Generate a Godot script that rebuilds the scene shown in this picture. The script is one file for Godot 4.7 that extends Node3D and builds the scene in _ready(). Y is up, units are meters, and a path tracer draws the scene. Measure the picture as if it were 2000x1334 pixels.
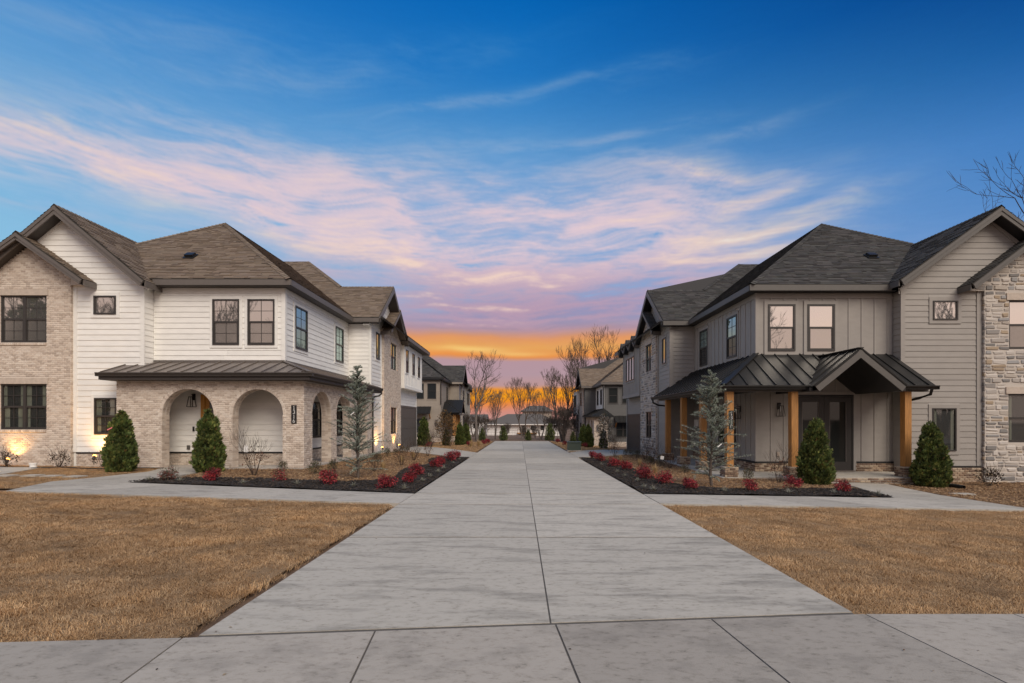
extends Node3D

const UP := Vector3(0, 1, 0)
var rng := RandomNumberGenerator.new()
var wx := {}
var names := {}
var bins := {}
var M := {}
var unit_cube: ArrayMesh
var soft_cube: ArrayMesh
var lap: ArrayMesh


# collects triangles with flat normals; corners are given counter-clockwise seen from outside
class Mb:
	var v := PackedVector3Array()
	var n := PackedVector3Array()
	var c := PackedColorArray()
	var k := PackedInt32Array()
	var col := Color.WHITE

	func tri(a: Vector3, b: Vector3, d: Vector3) -> void:
		var nn := (b - a).cross(d - a).normalized()
		var i := v.size()
		v.append(a); v.append(b); v.append(d)
		n.append(nn); n.append(nn); n.append(nn)
		c.append(col); c.append(col); c.append(col)
		k.append(i); k.append(i + 2); k.append(i + 1)

	func quad(a: Vector3, b: Vector3, d: Vector3, e: Vector3) -> void:
		var nn := (d - a).cross(e - b).normalized()
		var i := v.size()
		v.append(a); v.append(b); v.append(d); v.append(e)
		n.append(nn); n.append(nn); n.append(nn); n.append(nn)
		c.append(col); c.append(col); c.append(col); c.append(col)
		k.append(i); k.append(i + 2); k.append(i + 1)
		k.append(i); k.append(i + 3); k.append(i + 2)

	func box(a: Vector3, b: Vector3) -> void:
		var p := a.min(b)
		var q := a.max(b)
		quad(Vector3(p.x, p.y, q.z), Vector3(q.x, p.y, q.z), q, Vector3(p.x, q.y, q.z))
		quad(Vector3(q.x, p.y, p.z), p, Vector3(p.x, q.y, p.z), Vector3(q.x, q.y, p.z))
		quad(Vector3(q.x, p.y, q.z), Vector3(q.x, p.y, p.z), Vector3(q.x, q.y, p.z), q)
		quad(p, Vector3(p.x, p.y, q.z), Vector3(p.x, q.y, q.z), Vector3(p.x, q.y, p.z))
		quad(Vector3(p.x, q.y, q.z), q, Vector3(q.x, q.y, p.z), Vector3(p.x, q.y, p.z))
		quad(p, Vector3(q.x, p.y, p.z), Vector3(q.x, p.y, q.z), Vector3(p.x, p.y, q.z))

	# a flat convex polygon with its normal nn, thickened by th against the normal
	func slab(pts: Array, nn: Vector3, th: float) -> void:
		var m := pts.size()
		var area := Vector3.ZERO
		for i in m:
			area += (pts[i] as Vector3).cross(pts[(i + 1) % m])
		var q := pts.duplicate()
		if area.dot(nn) < 0:
			q.reverse()
		var down := -nn * th
		for i in range(1, m - 1):
			tri(q[0], q[i], q[i + 1])
			tri(q[0] + down, q[i + 1] + down, q[i] + down)
		for i in m:
			var a: Vector3 = q[i]
			var b: Vector3 = q[(i + 1) % m]
			quad(a, a + down, b + down, b)

	func tube(p: PackedVector3Array, r: PackedFloat32Array, sides: int) -> void:
		var m := p.size()
		var first := v.size()
		var ref := Vector3(0.31, 0.17, 0.93)
		for i in m:
			var t := (p[mini(i + 1, m - 1)] - p[maxi(i - 1, 0)]).normalized()
			if absf(t.dot(ref)) > 0.95:
				ref = Vector3(0.93, 0.3, 0.1)
			var x := t.cross(ref).normalized()
			var y := t.cross(x)
			for s in sides:
				var w := TAU * s / sides
				var o := x * cos(w) + y * sin(w)
				v.append(p[i] + o * r[i]); n.append(o); c.append(col)
		for i in m - 1:
			for s in sides:
				var a := first + i * sides + s
				var b := first + i * sides + (s + 1) % sides
				k.append(a); k.append(a + sides); k.append(b)
				k.append(b); k.append(a + sides); k.append(b + sides)

	func leaf(p: Vector3, along: Vector3, side: Vector3, l: float, w: float) -> void:
		var tip := p + along * l
		var mid := p + along * l * 0.45
		var nn := side.cross(along).normalized()
		var s := side * w * 0.5
		var i := v.size()
		v.append(p); v.append(mid + s + nn * w * 0.12); v.append(tip); v.append(mid - s + nn * w * 0.12)
		n.append(nn); n.append((nn + side * 0.3).normalized()); n.append(nn); n.append((nn - side * 0.3).normalized())
		for z in 4:
			c.append(col)
		k.append(i); k.append(i + 2); k.append(i + 1)
		k.append(i); k.append(i + 3); k.append(i + 2)

	func mesh() -> ArrayMesh:
		var a := []
		a.resize(Mesh.ARRAY_MAX)
		a[Mesh.ARRAY_VERTEX] = v
		a[Mesh.ARRAY_NORMAL] = n
		a[Mesh.ARRAY_COLOR] = c
		a[Mesh.ARRAY_INDEX] = k
		var m := ArrayMesh.new()
		m.add_surface_from_arrays(Mesh.PRIMITIVE_TRIANGLES, a)
		return m


func V(x: float, y: float, d: float) -> Vector3:
	return Vector3(x, y, -d)

func rnd(a: float, b: float) -> float:
	return rng.randf_range(a, b)

func ss(a: float, b: float, x: float) -> float:
	return smoothstep(a, b, x)

# height of the graded ground at x metres to the right and d metres ahead
func gh(x: float, d: float) -> float:
	var y := -0.01 * clampf(d, -5.0, 50.0) - 0.022 * clampf(d - 50.0, 0.0, 80.0)
	if x < -2.25:
		y += 0.012 * (-2.25 - maxf(x, -20.0)) - 0.1 * ss(28, 46, d) * ss(2.2, 5, -x)
	if x > 2.62:
		y -= 0.033 * (minf(x, 14.0) - 2.62) * (1.0 - 0.5 * ss(28, 46, d)) + 0.3 * ss(28, 46, d) * ss(2.6, 6, x)
	return y

# ---------------------------------------------------------------- nodes
func next_name(parent: Node, called: String) -> String:
	var key := str(parent.get_instance_id()) + called
	var i: int = names.get(key, 0)
	names[key] = i + 1
	return called if i == 0 else "%s_%03d" % [called, i]

func hang(o: Node3D, called: String, parent: Node, xf: Transform3D) -> void:
	o.name = next_name(parent, called)
	parent.add_child(o, true)
	o.transform = xf if parent == self else (wx[parent] as Transform3D).affine_inverse() * xf
	wx[o] = xf

func tag(o: Node, label: String, category: String, group := "") -> Node:
	o.set_meta("label", label)
	o.set_meta("category", category)
	if group:
		o.set_meta("group", group)
	return o

func thing(called: String, label: String, category: String, at: Vector3, group := "", turn := 0.0) -> Node3D:
	var o := Node3D.new()
	hang(o, called, self, Transform3D(Basis(UP, turn), at))
	tag(o, label, category, group)
	return o

func put(parent: Node, called: String, mesh: Mesh, m: Material, xf := Transform3D()) -> MeshInstance3D:
	var o := MeshInstance3D.new()
	o.mesh = mesh
	o.material_override = m
	hang(o, called, parent, xf)
	return o

func made(parent: Node, called: String, mb: Mb, m: Material) -> MeshInstance3D:
	return put(parent, called, mb.mesh(), m)

func box(parent: Node, called: String, a: Vector3, b: Vector3, m: Material) -> MeshInstance3D:
	var s := (b - a).abs()
	return put(parent, called, unit_cube, m, Transform3D(Basis.from_scale(s), (a + b) * 0.5))

# a board from p to q: w across, h along the up vector
func board(parent: Node, called: String, p: Vector3, q: Vector3, up: Vector3, w: float, h: float, m: Material, shape: Mesh = null) -> MeshInstance3D:
	var z := (q - p).normalized()
	var x := up.cross(z).normalized()
	var y := z.cross(x)
	return put(parent, called, shape if shape else unit_cube, m, Transform3D(Basis(x * w, y * h, z * p.distance_to(q)), (p + q) * 0.5))

func stuff(o: Node) -> Node:
	o.set_meta("kind", "stuff")
	return o

func struct(o: Node) -> Node:
	o.set_meta("kind", "structure")
	return o

# ---------------------------------------------------------------- faces of walls
func front(d: float) -> Dictionary:
	return {"o": V(0, 0, d), "a": Vector3(1, 0, 0), "n": Vector3(0, 0, 1)}

func side(x: float, s: float) -> Dictionary:
	return {"o": V(x, 0, 0), "a": Vector3(0, 0, -1), "n": Vector3(s, 0, 0)}

func at(F: Dictionary, a: float, y: float, out: float) -> Vector3:
	return F.o + F.a * a + UP * y + F.n * out

func fbox(parent: Node, called: String, F: Dictionary, a0: float, a1: float, y0: float, y1: float, o0: float, o1: float, m: Material) -> MeshInstance3D:
	return box(parent, called, at(F, a0, y0, o0), at(F, a1, y1, o1), m)

func fbasis(F: Dictionary, l: float, h: float, t: float) -> Basis:
	var a: Vector3 = F.a
	if a.cross(UP).dot(F.n) < 0:
		a = -a
	return Basis(a * l, UP * h, (F.n as Vector3) * t)

# ---------------------------------------------------------------- many alike pieces: the nearest as parts, the rest joined
func kindof(parent: Node, called: String, meshes: Array, tones: Array, mats: Array, loose: Material) -> void:
	bins[[parent, called]] = {"mesh": meshes, "tone": tones, "mat": mats, "loose": loose, "list": []}

func piece(parent: Node, called: String, xf: Transform3D, tone := -1) -> void:
	var b: Dictionary = bins[[parent, called]]
	var t := tone if tone >= 0 else rng.randi() % (b.tone as Array).size()
	b.list.append([xf.origin.distance_squared_to(Vector3(0, 1.5, 0)), xf, t, rng.randi() % (b.mesh as Array).size()])

func flush(parent: Node, called: String, rest_name: String, most := 300) -> void:
	var b: Dictionary = bins[[parent, called]]
	var l: Array = b.list
	l.sort_custom(func(p, q): return p[0] < q[0])
	for i in mini(most, l.size()):
		put(parent, called, b.mesh[l[i][3]], b.mat[l[i][2]], l[i][1])
	if l.size() > most:
		var xs := []
		var cs := []
		for i in range(most, l.size()):
			xs.append(l[i][1])
			cs.append((b.tone[l[i][2]] as Color) * rnd(0.95, 1.05))
		stuff(many(parent, rest_name, b.mesh[0], b.loose, xs, cs))

func many(parent: Node, called: String, mesh: Mesh, m: Material, xs: Array, cs: Array) -> MultiMeshInstance3D:
	var mm := MultiMesh.new()
	mm.transform_format = MultiMesh.TRANSFORM_3D
	mm.use_colors = true
	mm.mesh = mesh
	mm.instance_count = xs.size()
	var origin := Transform3D() if parent == self else (wx[parent] as Transform3D)
	var inv := origin.affine_inverse()
	for i in xs.size():
		mm.set_instance_transform(i, inv * (xs[i] as Transform3D))
		mm.set_instance_color(i, cs[i])
	var o := MultiMeshInstance3D.new()
	o.multimesh = mm
	o.material_override = m
	hang(o, called, parent, origin)
	return o

# ---------------------------------------------------------------- materials
func lin(r: float, g: float, b: float) -> Color:
	return Color(r, g, b).linear_to_srgb()

func noise(freq: float, oct: int, seed_: int, lo: float, hi: float, size := 512, kind := FastNoiseLite.TYPE_SIMPLEX_SMOOTH, mid := -1.0, gain := 0.5) -> NoiseTexture2D:
	var f := FastNoiseLite.new()
	f.noise_type = kind
	f.frequency = freq
	f.fractal_octaves = oct
	f.fractal_gain = gain
	f.seed = seed_
	var t := NoiseTexture2D.new()
	t.width = size
	t.height = size
	t.seamless = true
	t.noise = f
	var g := Gradient.new()
	g.set_color(0, Color(lo, lo, lo).linear_to_srgb())
	g.set_color(1, Color(hi, hi, hi).linear_to_srgb())
	if mid >= 0:
		g.add_point(0.5, Color(mid, mid, mid).linear_to_srgb())
	t.color_ramp = g
	return t

func relief(freq: float, oct: int, seed_: int, strength: float, size := 512) -> NoiseTexture2D:
	var t := noise(freq, oct, seed_, 0, 1, size)
	t.color_ramp = null
	t.as_normal_map = true
	t.bump_strength = strength
	return t

# color is a real-world (linear) base colour
func mat(c: Color, rough: float, tex: Texture2D = null, scale := Vector3.ONE, metal := 0.0) -> StandardMaterial3D:
	var m := StandardMaterial3D.new()
	m.albedo_color = Color(c.r, c.g, c.b).linear_to_srgb()
	m.roughness = rough
	m.metallic = metal
	if tex:
		m.albedo_texture = tex
		m.uv1_triplanar = true
		m.uv1_world_triplanar = true
		m.uv1_scale = scale
	return m

func bumpy(m: StandardMaterial3D, t: Texture2D, s := 1.0) -> StandardMaterial3D:
	m.normal_enabled = true
	m.normal_texture = t
	m.normal_scale = s
	m.uv1_triplanar = true
	m.uv1_world_triplanar = true
	return m

func finer(m: StandardMaterial3D, t: Texture2D, scale: Vector3) -> StandardMaterial3D:
	m.detail_enabled = true
	m.detail_albedo = t
	m.detail_blend_mode = BaseMaterial3D.BLEND_MODE_MUL
	m.detail_uv_layer = BaseMaterial3D.DETAIL_UV_2
	m.uv2_triplanar = true
	m.uv2_world_triplanar = true
	m.uv2_scale = scale
	return m

func tinted(m: StandardMaterial3D) -> StandardMaterial3D:
	m.vertex_color_use_as_albedo = true
	return m

func tones(list: Array, rough: float, tex: Texture2D, scale: Vector3, bump: Texture2D = null) -> Array:
	var out := []
	for c in list:
		var m := mat(c, rough, tex, scale)
		if bump:
			bumpy(m, bump, 0.6)
		out.append(m)
	return out

func materials() -> void:
	var mottle := noise(0.02, 4, 3, 0.8, 1.05)
	var grainy := noise(0.06, 3, 5, 0.72, 1.1)
	var speck := noise(0.25, 2, 7, 0.78, 1.12)
	var streak := noise(0.012, 5, 9, 0.8, 1.1, 1024)
	var rough_n := relief(0.09, 4, 11, 3.0)
	var soft_n := relief(0.03, 3, 13, 2.0)
	M.rough_n = rough_n
	M.mottle = mottle
	M.speck = speck
	M.grainy = grainy
	# concrete
	var grain := noise(0.02, 7, 33, 0.36, 1.26, 1024, FastNoiseLite.TYPE_SIMPLEX_SMOOTH, 1.0, 0.75)
	grain.color_ramp.add_point(0.27, Color(0.86, 0.85, 0.83).linear_to_srgb())
	for spec in [["drive", Color(0.42, 0.384, 0.328), Vector3(0.13, 0.3, 0.62)], ["walk", Color(0.405, 0.37, 0.32), Vector3(0.16, 0.3, 0.5)], ["pavement", Color(0.345, 0.308, 0.262), Vector3(0.3, 0.3, 0.45)], ["slab", Color(0.42, 0.38, 0.34), Vector3(0.4, 0.4, 0.4)]]:
		var m := mat(spec[1], 0.85, noise(0.005, 8, 21 + (spec[0] as String).length(), 0.7 if spec[0] == "pavement" else 0.56, 1.2, 1024, FastNoiseLite.TYPE_SIMPLEX_SMOOTH, 1.0, 0.66), spec[2])
		finer(m, grain, Vector3(0.33, 0.4, 0.61))
		bumpy(m, noise_normal_fine(), 0.3)
		M[spec[0]] = m
		M[(spec[0] as String) + "_slabs"] = [m]
		for k in [0.9, 1.06, 0.95, 1.1]:
			var v: StandardMaterial3D = m.duplicate()
			v.albedo_color = ((spec[1] as Color) * k).linear_to_srgb()
			v.uv1_offset = Vector3(k * 3.7, 0, k * 9.1)
			M[(spec[0] as String) + "_slabs"].append(v)
	M.joint = mat(Color(0.10, 0.088, 0.075), 0.95, mottle)
	M.dirt = bumpy(mat(Color(0.17, 0.105, 0.065), 1.0, grainy, Vector3(0.8, 0.8, 0.8)), rough_n, 1.0)
	M.thatch = bumpy(mat(Color(0.25, 0.158, 0.08), 1.0, grainy, Vector3(0.9, 0.9, 0.9)), rough_n, 1.0)
	M.far_ground = mat(Color(0.14, 0.1, 0.065), 1.0, grainy, Vector3(0.1, 0.1, 0.1))
	M.mulch = bumpy(mat(Color(0.19, 0.11, 0.058), 1.0, speck, Vector3(0.9, 0.9, 0.9)), rough_n, 1.5)
	M.black_mulch = bumpy(mat(Color(0.024, 0.018, 0.015), 1.0, speck, Vector3(0.9, 0.9, 0.9)), rough_n, 1.5)
	M.chip = tinted(mat(Color.WHITE, 0.95))
	M.asphalt = mat(Color(0.05, 0.05, 0.052), 0.9, speck, Vector3(0.8, 0.8, 0.8))
	M.grass = tinted(mat(Color.WHITE, 0.9))
	M.grass.backlight_enabled = true
	M.grass.backlight = Color(0.35, 0.3, 0.2)
	# paint and cladding
	var paint := noise(0.01, 4, 41, 0.93, 1.03)
	M.white = mat(Color(0.79, 0.775, 0.74), 0.6, paint, Vector3(0.35, 0.8, 0.35))
	M.greige = mat(Color(0.295, 0.272, 0.25), 0.6, paint, Vector3(0.35, 0.8, 0.35))
	M.grey = mat(Color(0.30, 0.284, 0.262), 0.6, paint, Vector3(0.5, 0.3, 0.5))
	M.taupe = mat(Color(0.31, 0.265, 0.22), 0.6, paint, Vector3(0.35, 0.8, 0.35))
	M.slate = mat(Color(0.10, 0.097, 0.094), 0.6, paint, Vector3(0.35, 0.8, 0.35))
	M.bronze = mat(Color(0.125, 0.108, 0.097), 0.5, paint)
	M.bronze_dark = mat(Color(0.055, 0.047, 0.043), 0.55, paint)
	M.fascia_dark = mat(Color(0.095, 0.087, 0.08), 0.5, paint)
	M.black = mat(Color(0.012, 0.011, 0.011), 0.45)
	M.frame = mat(Color(0.035, 0.031, 0.029), 0.4)
	M.lintel = bumpy(mat(Color(0.52, 0.44, 0.37), 0.8, mottle, Vector3(0.6, 0.6, 0.6)), rough_n, 0.4)
	M.garage_dark = mat(Color(0.03, 0.028, 0.028), 0.45, paint)
	M.garage_brown = mat(Color(0.10, 0.09, 0.082), 0.5, paint)
	M.metal_tan = mat(Color(0.17, 0.142, 0.125), 0.38, paint, Vector3(0.4, 0.4, 0.4), 0.35)
	M.metal_black = mat(Color(0.02, 0.019, 0.018), 0.42, paint, Vector3(0.4, 0.4, 0.4), 0.0)
	M.metal_black.metallic_specular = 0.35
	var wood := noise(0.02, 5, 51, 0.62, 1.1, 512)
	M.cedar = mat(Color(0.44, 0.205, 0.055), 0.6, wood, Vector3(3.0, 0.25, 3.0))
	M.cedar_door = mat(Color(0.50, 0.22, 0.03), 0.45, wood, Vector3(3.0, 0.25, 3.0))
	M.white_plastic = mat(Color(0.75, 0.74, 0.72), 0.4)
	M.pink = mat(Color(0.75, 0.2, 0.2), 0.6)
	M.red = mat(Color(0.5, 0.02, 0.02), 0.5)
	M.green_steel = mat(Color(0.05, 0.07, 0.055), 0.5, paint)
	# glass: coated panes that mirror the sky, screens that dull the lower sashes
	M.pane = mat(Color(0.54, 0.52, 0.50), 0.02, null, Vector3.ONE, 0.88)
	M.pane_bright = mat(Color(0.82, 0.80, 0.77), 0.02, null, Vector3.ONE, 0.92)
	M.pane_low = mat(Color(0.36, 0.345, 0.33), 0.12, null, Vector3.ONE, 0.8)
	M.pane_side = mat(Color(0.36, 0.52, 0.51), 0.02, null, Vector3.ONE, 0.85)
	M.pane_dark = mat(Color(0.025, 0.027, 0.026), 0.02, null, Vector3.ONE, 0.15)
	M.door_paint = mat(Color(0.03, 0.026, 0.024), 0.5)
	M.clear = mat(Color(0.1, 0.1, 0.1), 0.0)
	M.clear.transparency = BaseMaterial3D.TRANSPARENCY_ALPHA
	M.clear.albedo_color.a = 0.02
	M.room_shade = mat(Color(0.012, 0.013, 0.012), 0.7)  # near-black colour standing in for the shade of an unlit interior
	M.curtain = mat(Color(0.13, 0.14, 0.11), 0.9)
	M.blind = mat(Color(0.17, 0.165, 0.15), 0.8)
	M.screen = mat(Color(0.05, 0.05, 0.05), 0.3, null, Vector3.ONE, 0.3)
	# masonry
	M.brick_tones = [Color(0.66, 0.57, 0.485), Color(0.60, 0.505, 0.425), Color(0.69, 0.61, 0.53), Color(0.56, 0.47, 0.395), Color(0.47, 0.385, 0.32), Color(0.64, 0.545, 0.46), Color(0.67, 0.58, 0.50), Color(0.52, 0.43, 0.36)]
	var patchy := noise(0.12, 3, 15, 0.55, 1.25, 512, FastNoiseLite.TYPE_SIMPLEX_SMOOTH, 1.0)
	M.brick = tones(M.brick_tones, 0.9, patchy, Vector3(1.6, 1.6, 1.6), rough_n)
	M.brick_loose = tinted(bumpy(mat(Color.WHITE, 0.9, patchy, Vector3(1.6, 1.6, 1.6)), rough_n, 0.6))
	M.mortar = mat(Color(0.70, 0.625, 0.55), 0.95, grainy, Vector3(2, 2, 2))
	M.clay_tones = [Color(0.26, 0.17, 0.11), Color(0.15, 0.095, 0.065), Color(0.36, 0.26, 0.18), Color(0.21, 0.14, 0.1), Color(0.42, 0.33, 0.24)]
	M.clay = tones(M.clay_tones, 0.9, speck, Vector3(2.5, 2.5, 2.5), rough_n)
	M.clay_mortar = mat(Color(0.52, 0.43, 0.33), 0.95, grainy, Vector3(2, 2, 2))
	M.stone_tones = [Color(0.418, 0.380, 0.347), Color(0.286, 0.264, 0.248), Color(0.484, 0.440, 0.396), Color(0.215, 0.204, 0.196), Color(0.550, 0.506, 0.462), Color(0.374, 0.292, 0.209), Color(0.319, 0.311, 0.308), Color(0.440, 0.391, 0.341)]
	M.stone = tones(M.stone_tones, 0.95, speck, Vector3(1.6, 1.6, 1.6), rough_n)
	M.stone_loose = tinted(bumpy(mat(Color.WHITE, 0.95, speck, Vector3(1.6, 1.6, 1.6)), rough_n, 0.8))
	M.stone_mortar = bumpy(mat(Color(0.57, 0.515, 0.46), 0.98, grainy, Vector3(2, 2, 2)), rough_n, 1.0)
	M.shingle = tinted(finer(mat(Color.WHITE, 0.95), noise(0.3, 2, 61, 0.7, 1.15, 512), Vector3(2, 2, 2)))
	M.deck = mat(Color(0.04, 0.035, 0.03), 0.9)
	for k in ["white", "greige", "grey", "taupe", "slate"]:
		var base: StandardMaterial3D = M[k]
		var c := base.albedo_color.srgb_to_linear()
		M[k + "_tones"] = [c, c * 0.965, c * 1.03]
		M[k + "_mats"] = tones(M[k + "_tones"], 0.6, paint, Vector3(0.35, 0.8, 0.35))
		M[k + "_loose"] = tinted(mat(Color.WHITE, 0.6, paint, Vector3(0.35, 0.8, 0.35)))
	# plants
	M.bark = bumpy(mat(Color(0.11, 0.085, 0.07), 0.95, grainy, Vector3(2, 0.6, 2)), rough_n, 1.0)
	M.bark_grey = bumpy(mat(Color(0.15, 0.125, 0.11), 0.95, grainy, Vector3(2, 0.6, 2)), rough_n, 1.0)
	M.twig = mat(Color(0.055, 0.035, 0.025), 0.9)
	M.leaf = tinted(mat(Color.WHITE, 0.65))
	M.leaf.backlight_enabled = true
	M.leaf.backlight = Color(0.3, 0.3, 0.3)

var fine_n: Texture2D
func noise_normal_fine() -> Texture2D:
	if fine_n == null:
		fine_n = relief(0.2, 3, 77, 1.5, 1024)
	return fine_n

func base_meshes() -> void:
	var b := Mb.new()
	b.box(Vector3(-0.5, -0.5, -0.5), Vector3(0.5, 0.5, 0.5))
	unit_cube = b.mesh()
	soft_cube = chamfered(0.035, 0.09, 0.12, 0.0)
	b = Mb.new()
	var p := [Vector3(-0.5, 0, 0), Vector3(0.5, 0, 0), Vector3(0.5, 1.06, 0), Vector3(-0.5, 1.06, 0), Vector3(-0.5, 0, 1), Vector3(0.5, 0, 1), Vector3(0.5, 1.06, 0.12), Vector3(-0.5, 1.06, 0.12)]
	b.quad(p[4], p[5], p[6], p[7])
	b.quad(p[0], p[1], p[5], p[4])
	b.quad(p[7], p[6], p[2], p[3])
	b.quad(p[0], p[4], p[7], p[3])
	b.quad(p[5], p[1], p[2], p[6])
	b.quad(p[1], p[0], p[3], p[2])
	lap = b.mesh()

# a unit block with bevels of bx, by, bz of its sides and corners moved by up to jit
func chamfered(bx: float, by: float, bz: float, jit: float) -> ArrayMesh:
	var m := Mb.new()
	var q := {}
	for x in [-1, 1]:
		for y in [-1, 1]:
			for z in [-1, 1]:
				var j := Vector3(rnd(-jit, jit), rnd(-jit, jit) * 1.4, rnd(-jit, jit))
				q[[x, y, z, 0]] = Vector3(0.5 * x, (0.5 - by) * y, (0.5 - bz) * z) + j
				q[[x, y, z, 1]] = Vector3((0.5 - bx) * x, 0.5 * y, (0.5 - bz) * z) + j
				q[[x, y, z, 2]] = Vector3((0.5 - bx) * x, (0.5 - by) * y, 0.5 * z) + j
	for s in [-1, 1]:
		out_quad(m, q[[s, -1, -1, 0]], q[[s, -1, 1, 0]], q[[s, 1, 1, 0]], q[[s, 1, -1, 0]])
		out_quad(m, q[[-1, s, -1, 1]], q[[-1, s, 1, 1]], q[[1, s, 1, 1]], q[[1, s, -1, 1]])
		out_quad(m, q[[-1, -1, s, 2]], q[[1, -1, s, 2]], q[[1, 1, s, 2]], q[[-1, 1, s, 2]])
		for t in [-1, 1]:
			out_quad(m, q[[s, t, -1, 0]], q[[s, t, 1, 0]], q[[s, t, 1, 1]], q[[s, t, -1, 1]])
			out_quad(m, q[[s, -1, t, 0]], q[[s, 1, t, 0]], q[[s, 1, t, 2]], q[[s, -1, t, 2]])
			out_quad(m, q[[-1, s, t, 1]], q[[1, s, t, 1]], q[[1, s, t, 2]], q[[-1, s, t, 2]])
			for r in [-1, 1]:
				var a: Vector3 = q[[s, t, r, 0]]
				var b: Vector3 = q[[s, t, r, 1]]
				var c: Vector3 = q[[s, t, r, 2]]
				if (b - a).cross(c - a).dot(a) < 0:
					m.tri(a, c, b)
				else:
					m.tri(a, b, c)
	return m.mesh()

func out_quad(m: Mb, a: Vector3, b: Vector3, c: Vector3, d: Vector3) -> void:
	if (c - a).cross(d - b).dot(a + b + c + d) < 0:
		m.quad(a, d, c, b)
	else:
		m.quad(a, b, c, d)

# ---------------------------------------------------------------- building parts
func extrude(mb: Mb, F: Dictionary, poly: Array, o0: float, o1: float) -> void:
	var p2 := PackedVector2Array(poly)
	if Geometry2D.is_polygon_clockwise(p2):
		p2.reverse()
	var t := Geometry2D.triangulate_polygon(p2)
	var flip: bool = (F.a as Vector3).cross(UP).dot(F.n) < 0
	for i in range(0, t.size(), 3):
		var a := p2[t[i]]
		var b := p2[t[i + 1]]
		var c := p2[t[i + 2]]
		if ((b - a).cross(c - a) < 0) != flip:
			var x := b
			b = c
			c = x
		mb.tri(at(F, a.x, a.y, o1), at(F, b.x, b.y, o1), at(F, c.x, c.y, o1))
		mb.tri(at(F, a.x, a.y, o0), at(F, c.x, c.y, o0), at(F, b.x, b.y, o0))
	for i in p2.size():
		var a := p2[i]
		var b := p2[(i + 1) % p2.size()]
		if flip:
			mb.quad(at(F, a.x, a.y, o1), at(F, b.x, b.y, o1), at(F, b.x, b.y, o0), at(F, a.x, a.y, o0))
		else:
			mb.quad(at(F, a.x, a.y, o0), at(F, b.x, b.y, o0), at(F, b.x, b.y, o1), at(F, a.x, a.y, o1))

func cut(lo: float, hi: float, lo2: float, hi2: float, spans: Array) -> Array:
	var out := []
	for s in spans:
		if hi2 <= s[0] or lo2 >= s[1]:
			out.append(s)
			continue
		if lo2 > s[0]:
			out.append([s[0], lo2])
		if hi2 < s[1]:
			out.append([hi2, s[1]])
	return out

# where a hole [a0, a1, y0, y1] or an arch [centre, radius, spring, y0, "arch"] spans the band y..y2
func span(h: Array, y: float, y2: float) -> Array:
	if h.size() == 5:
		if y2 <= h[3] or y >= h[2] + h[1]:
			return []
		var ym := (y + y2) * 0.5
		var r: float = h[1]
		if ym > h[2]:
			if ym - h[2] >= r:
				return []
			r = sqrt(r * r - (ym - h[2]) * (ym - h[2]))
		return [h[0] - r, h[0] + r]
	return [h[0], h[1]] if y2 > h[2] + 0.012 and y < h[3] - 0.012 else []

func panels(mb: Mb, F: Dictionary, a0: float, a1: float, y0: float, y1: float, holes: Array, o0: float, o1: float) -> void:
	var xs := [a0, a1]
	var ys := [y0, y1]
	for h in holes:
		for x in [h[0], h[1]]:
			if x > a0 and x < a1:
				xs.append(x)
		for y in [h[2], h[3]]:
			if y > y0 and y < y1:
				ys.append(y)
	xs.sort()
	ys.sort()
	for i in xs.size() - 1:
		for j in ys.size() - 1:
			var x: float = (xs[i] + xs[i + 1]) * 0.5
			var y: float = (ys[j] + ys[j + 1]) * 0.5
			var skip: bool = xs[i + 1] - xs[i] < 0.001 or ys[j + 1] - ys[j] < 0.001
			for h in holes:
				skip = skip or (x > h[0] and x < h[1] and y > h[2] and y < h[3])
			if not skip:
				mb.box(at(F, xs[i], ys[j], o0), at(F, xs[i + 1], ys[j + 1], o1))

func gable_limits(g: Array, y: float, lo: float, hi: float) -> Array:
	if g.is_empty():
		return [lo, hi]
	var hw: float = maxf(0.0, (g[1] - y) / g[2])
	return [maxf(lo, g[0] - hw), minf(hi, g[0] + hw)]

func siding(H: Node, called: String, F: Dictionary, a0: float, a1: float, y0: float, y1: float, holes: Array, out := 0.0, gable := [], ex := 0.186) -> void:
	var y := y0
	while y < y1 - 0.03:
		var top := minf(y + ex, y1)
		var lim := gable_limits(gable, (y + top) * 0.5, a0, a1)
		if lim[1] - lim[0] < 0.05:
			break
		var spans := [lim]
		for h in holes:
			var s := span(h, y, top)
			if s.is_empty():
				continue
			spans = cut(0, 0, s[0], s[1], spans)
			var l: float = maxf(s[0], lim[0])
			var r: float = minf(s[1], lim[1])
			if r - l > 0.05:
				if h[2] - y > 0.02:
					lap_board(H, called, F, l, r, y, h[2], out)
				if top - h[3] > 0.02:
					lap_board(H, called, F, l, r, h[3], top, out)
		for s in spans:
			var x: float = s[0]
			while x < s[1] - 0.02:
				var e: float = s[1]
				if e - x > 3.7:
					e = x + rnd(1.8, 3.6)
				lap_board(H, called, F, x + 0.0015, e - 0.0015, y, top, out)
				x = e
		y = top

func lap_board(H: Node, called: String, F: Dictionary, x0: float, x1: float, y0: float, y1: float, out: float) -> void:
	piece(H, called, Transform3D(fbasis(F, x1 - x0, y1 - y0, 0.019), at(F, (x0 + x1) * 0.5, y0, out)))

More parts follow.
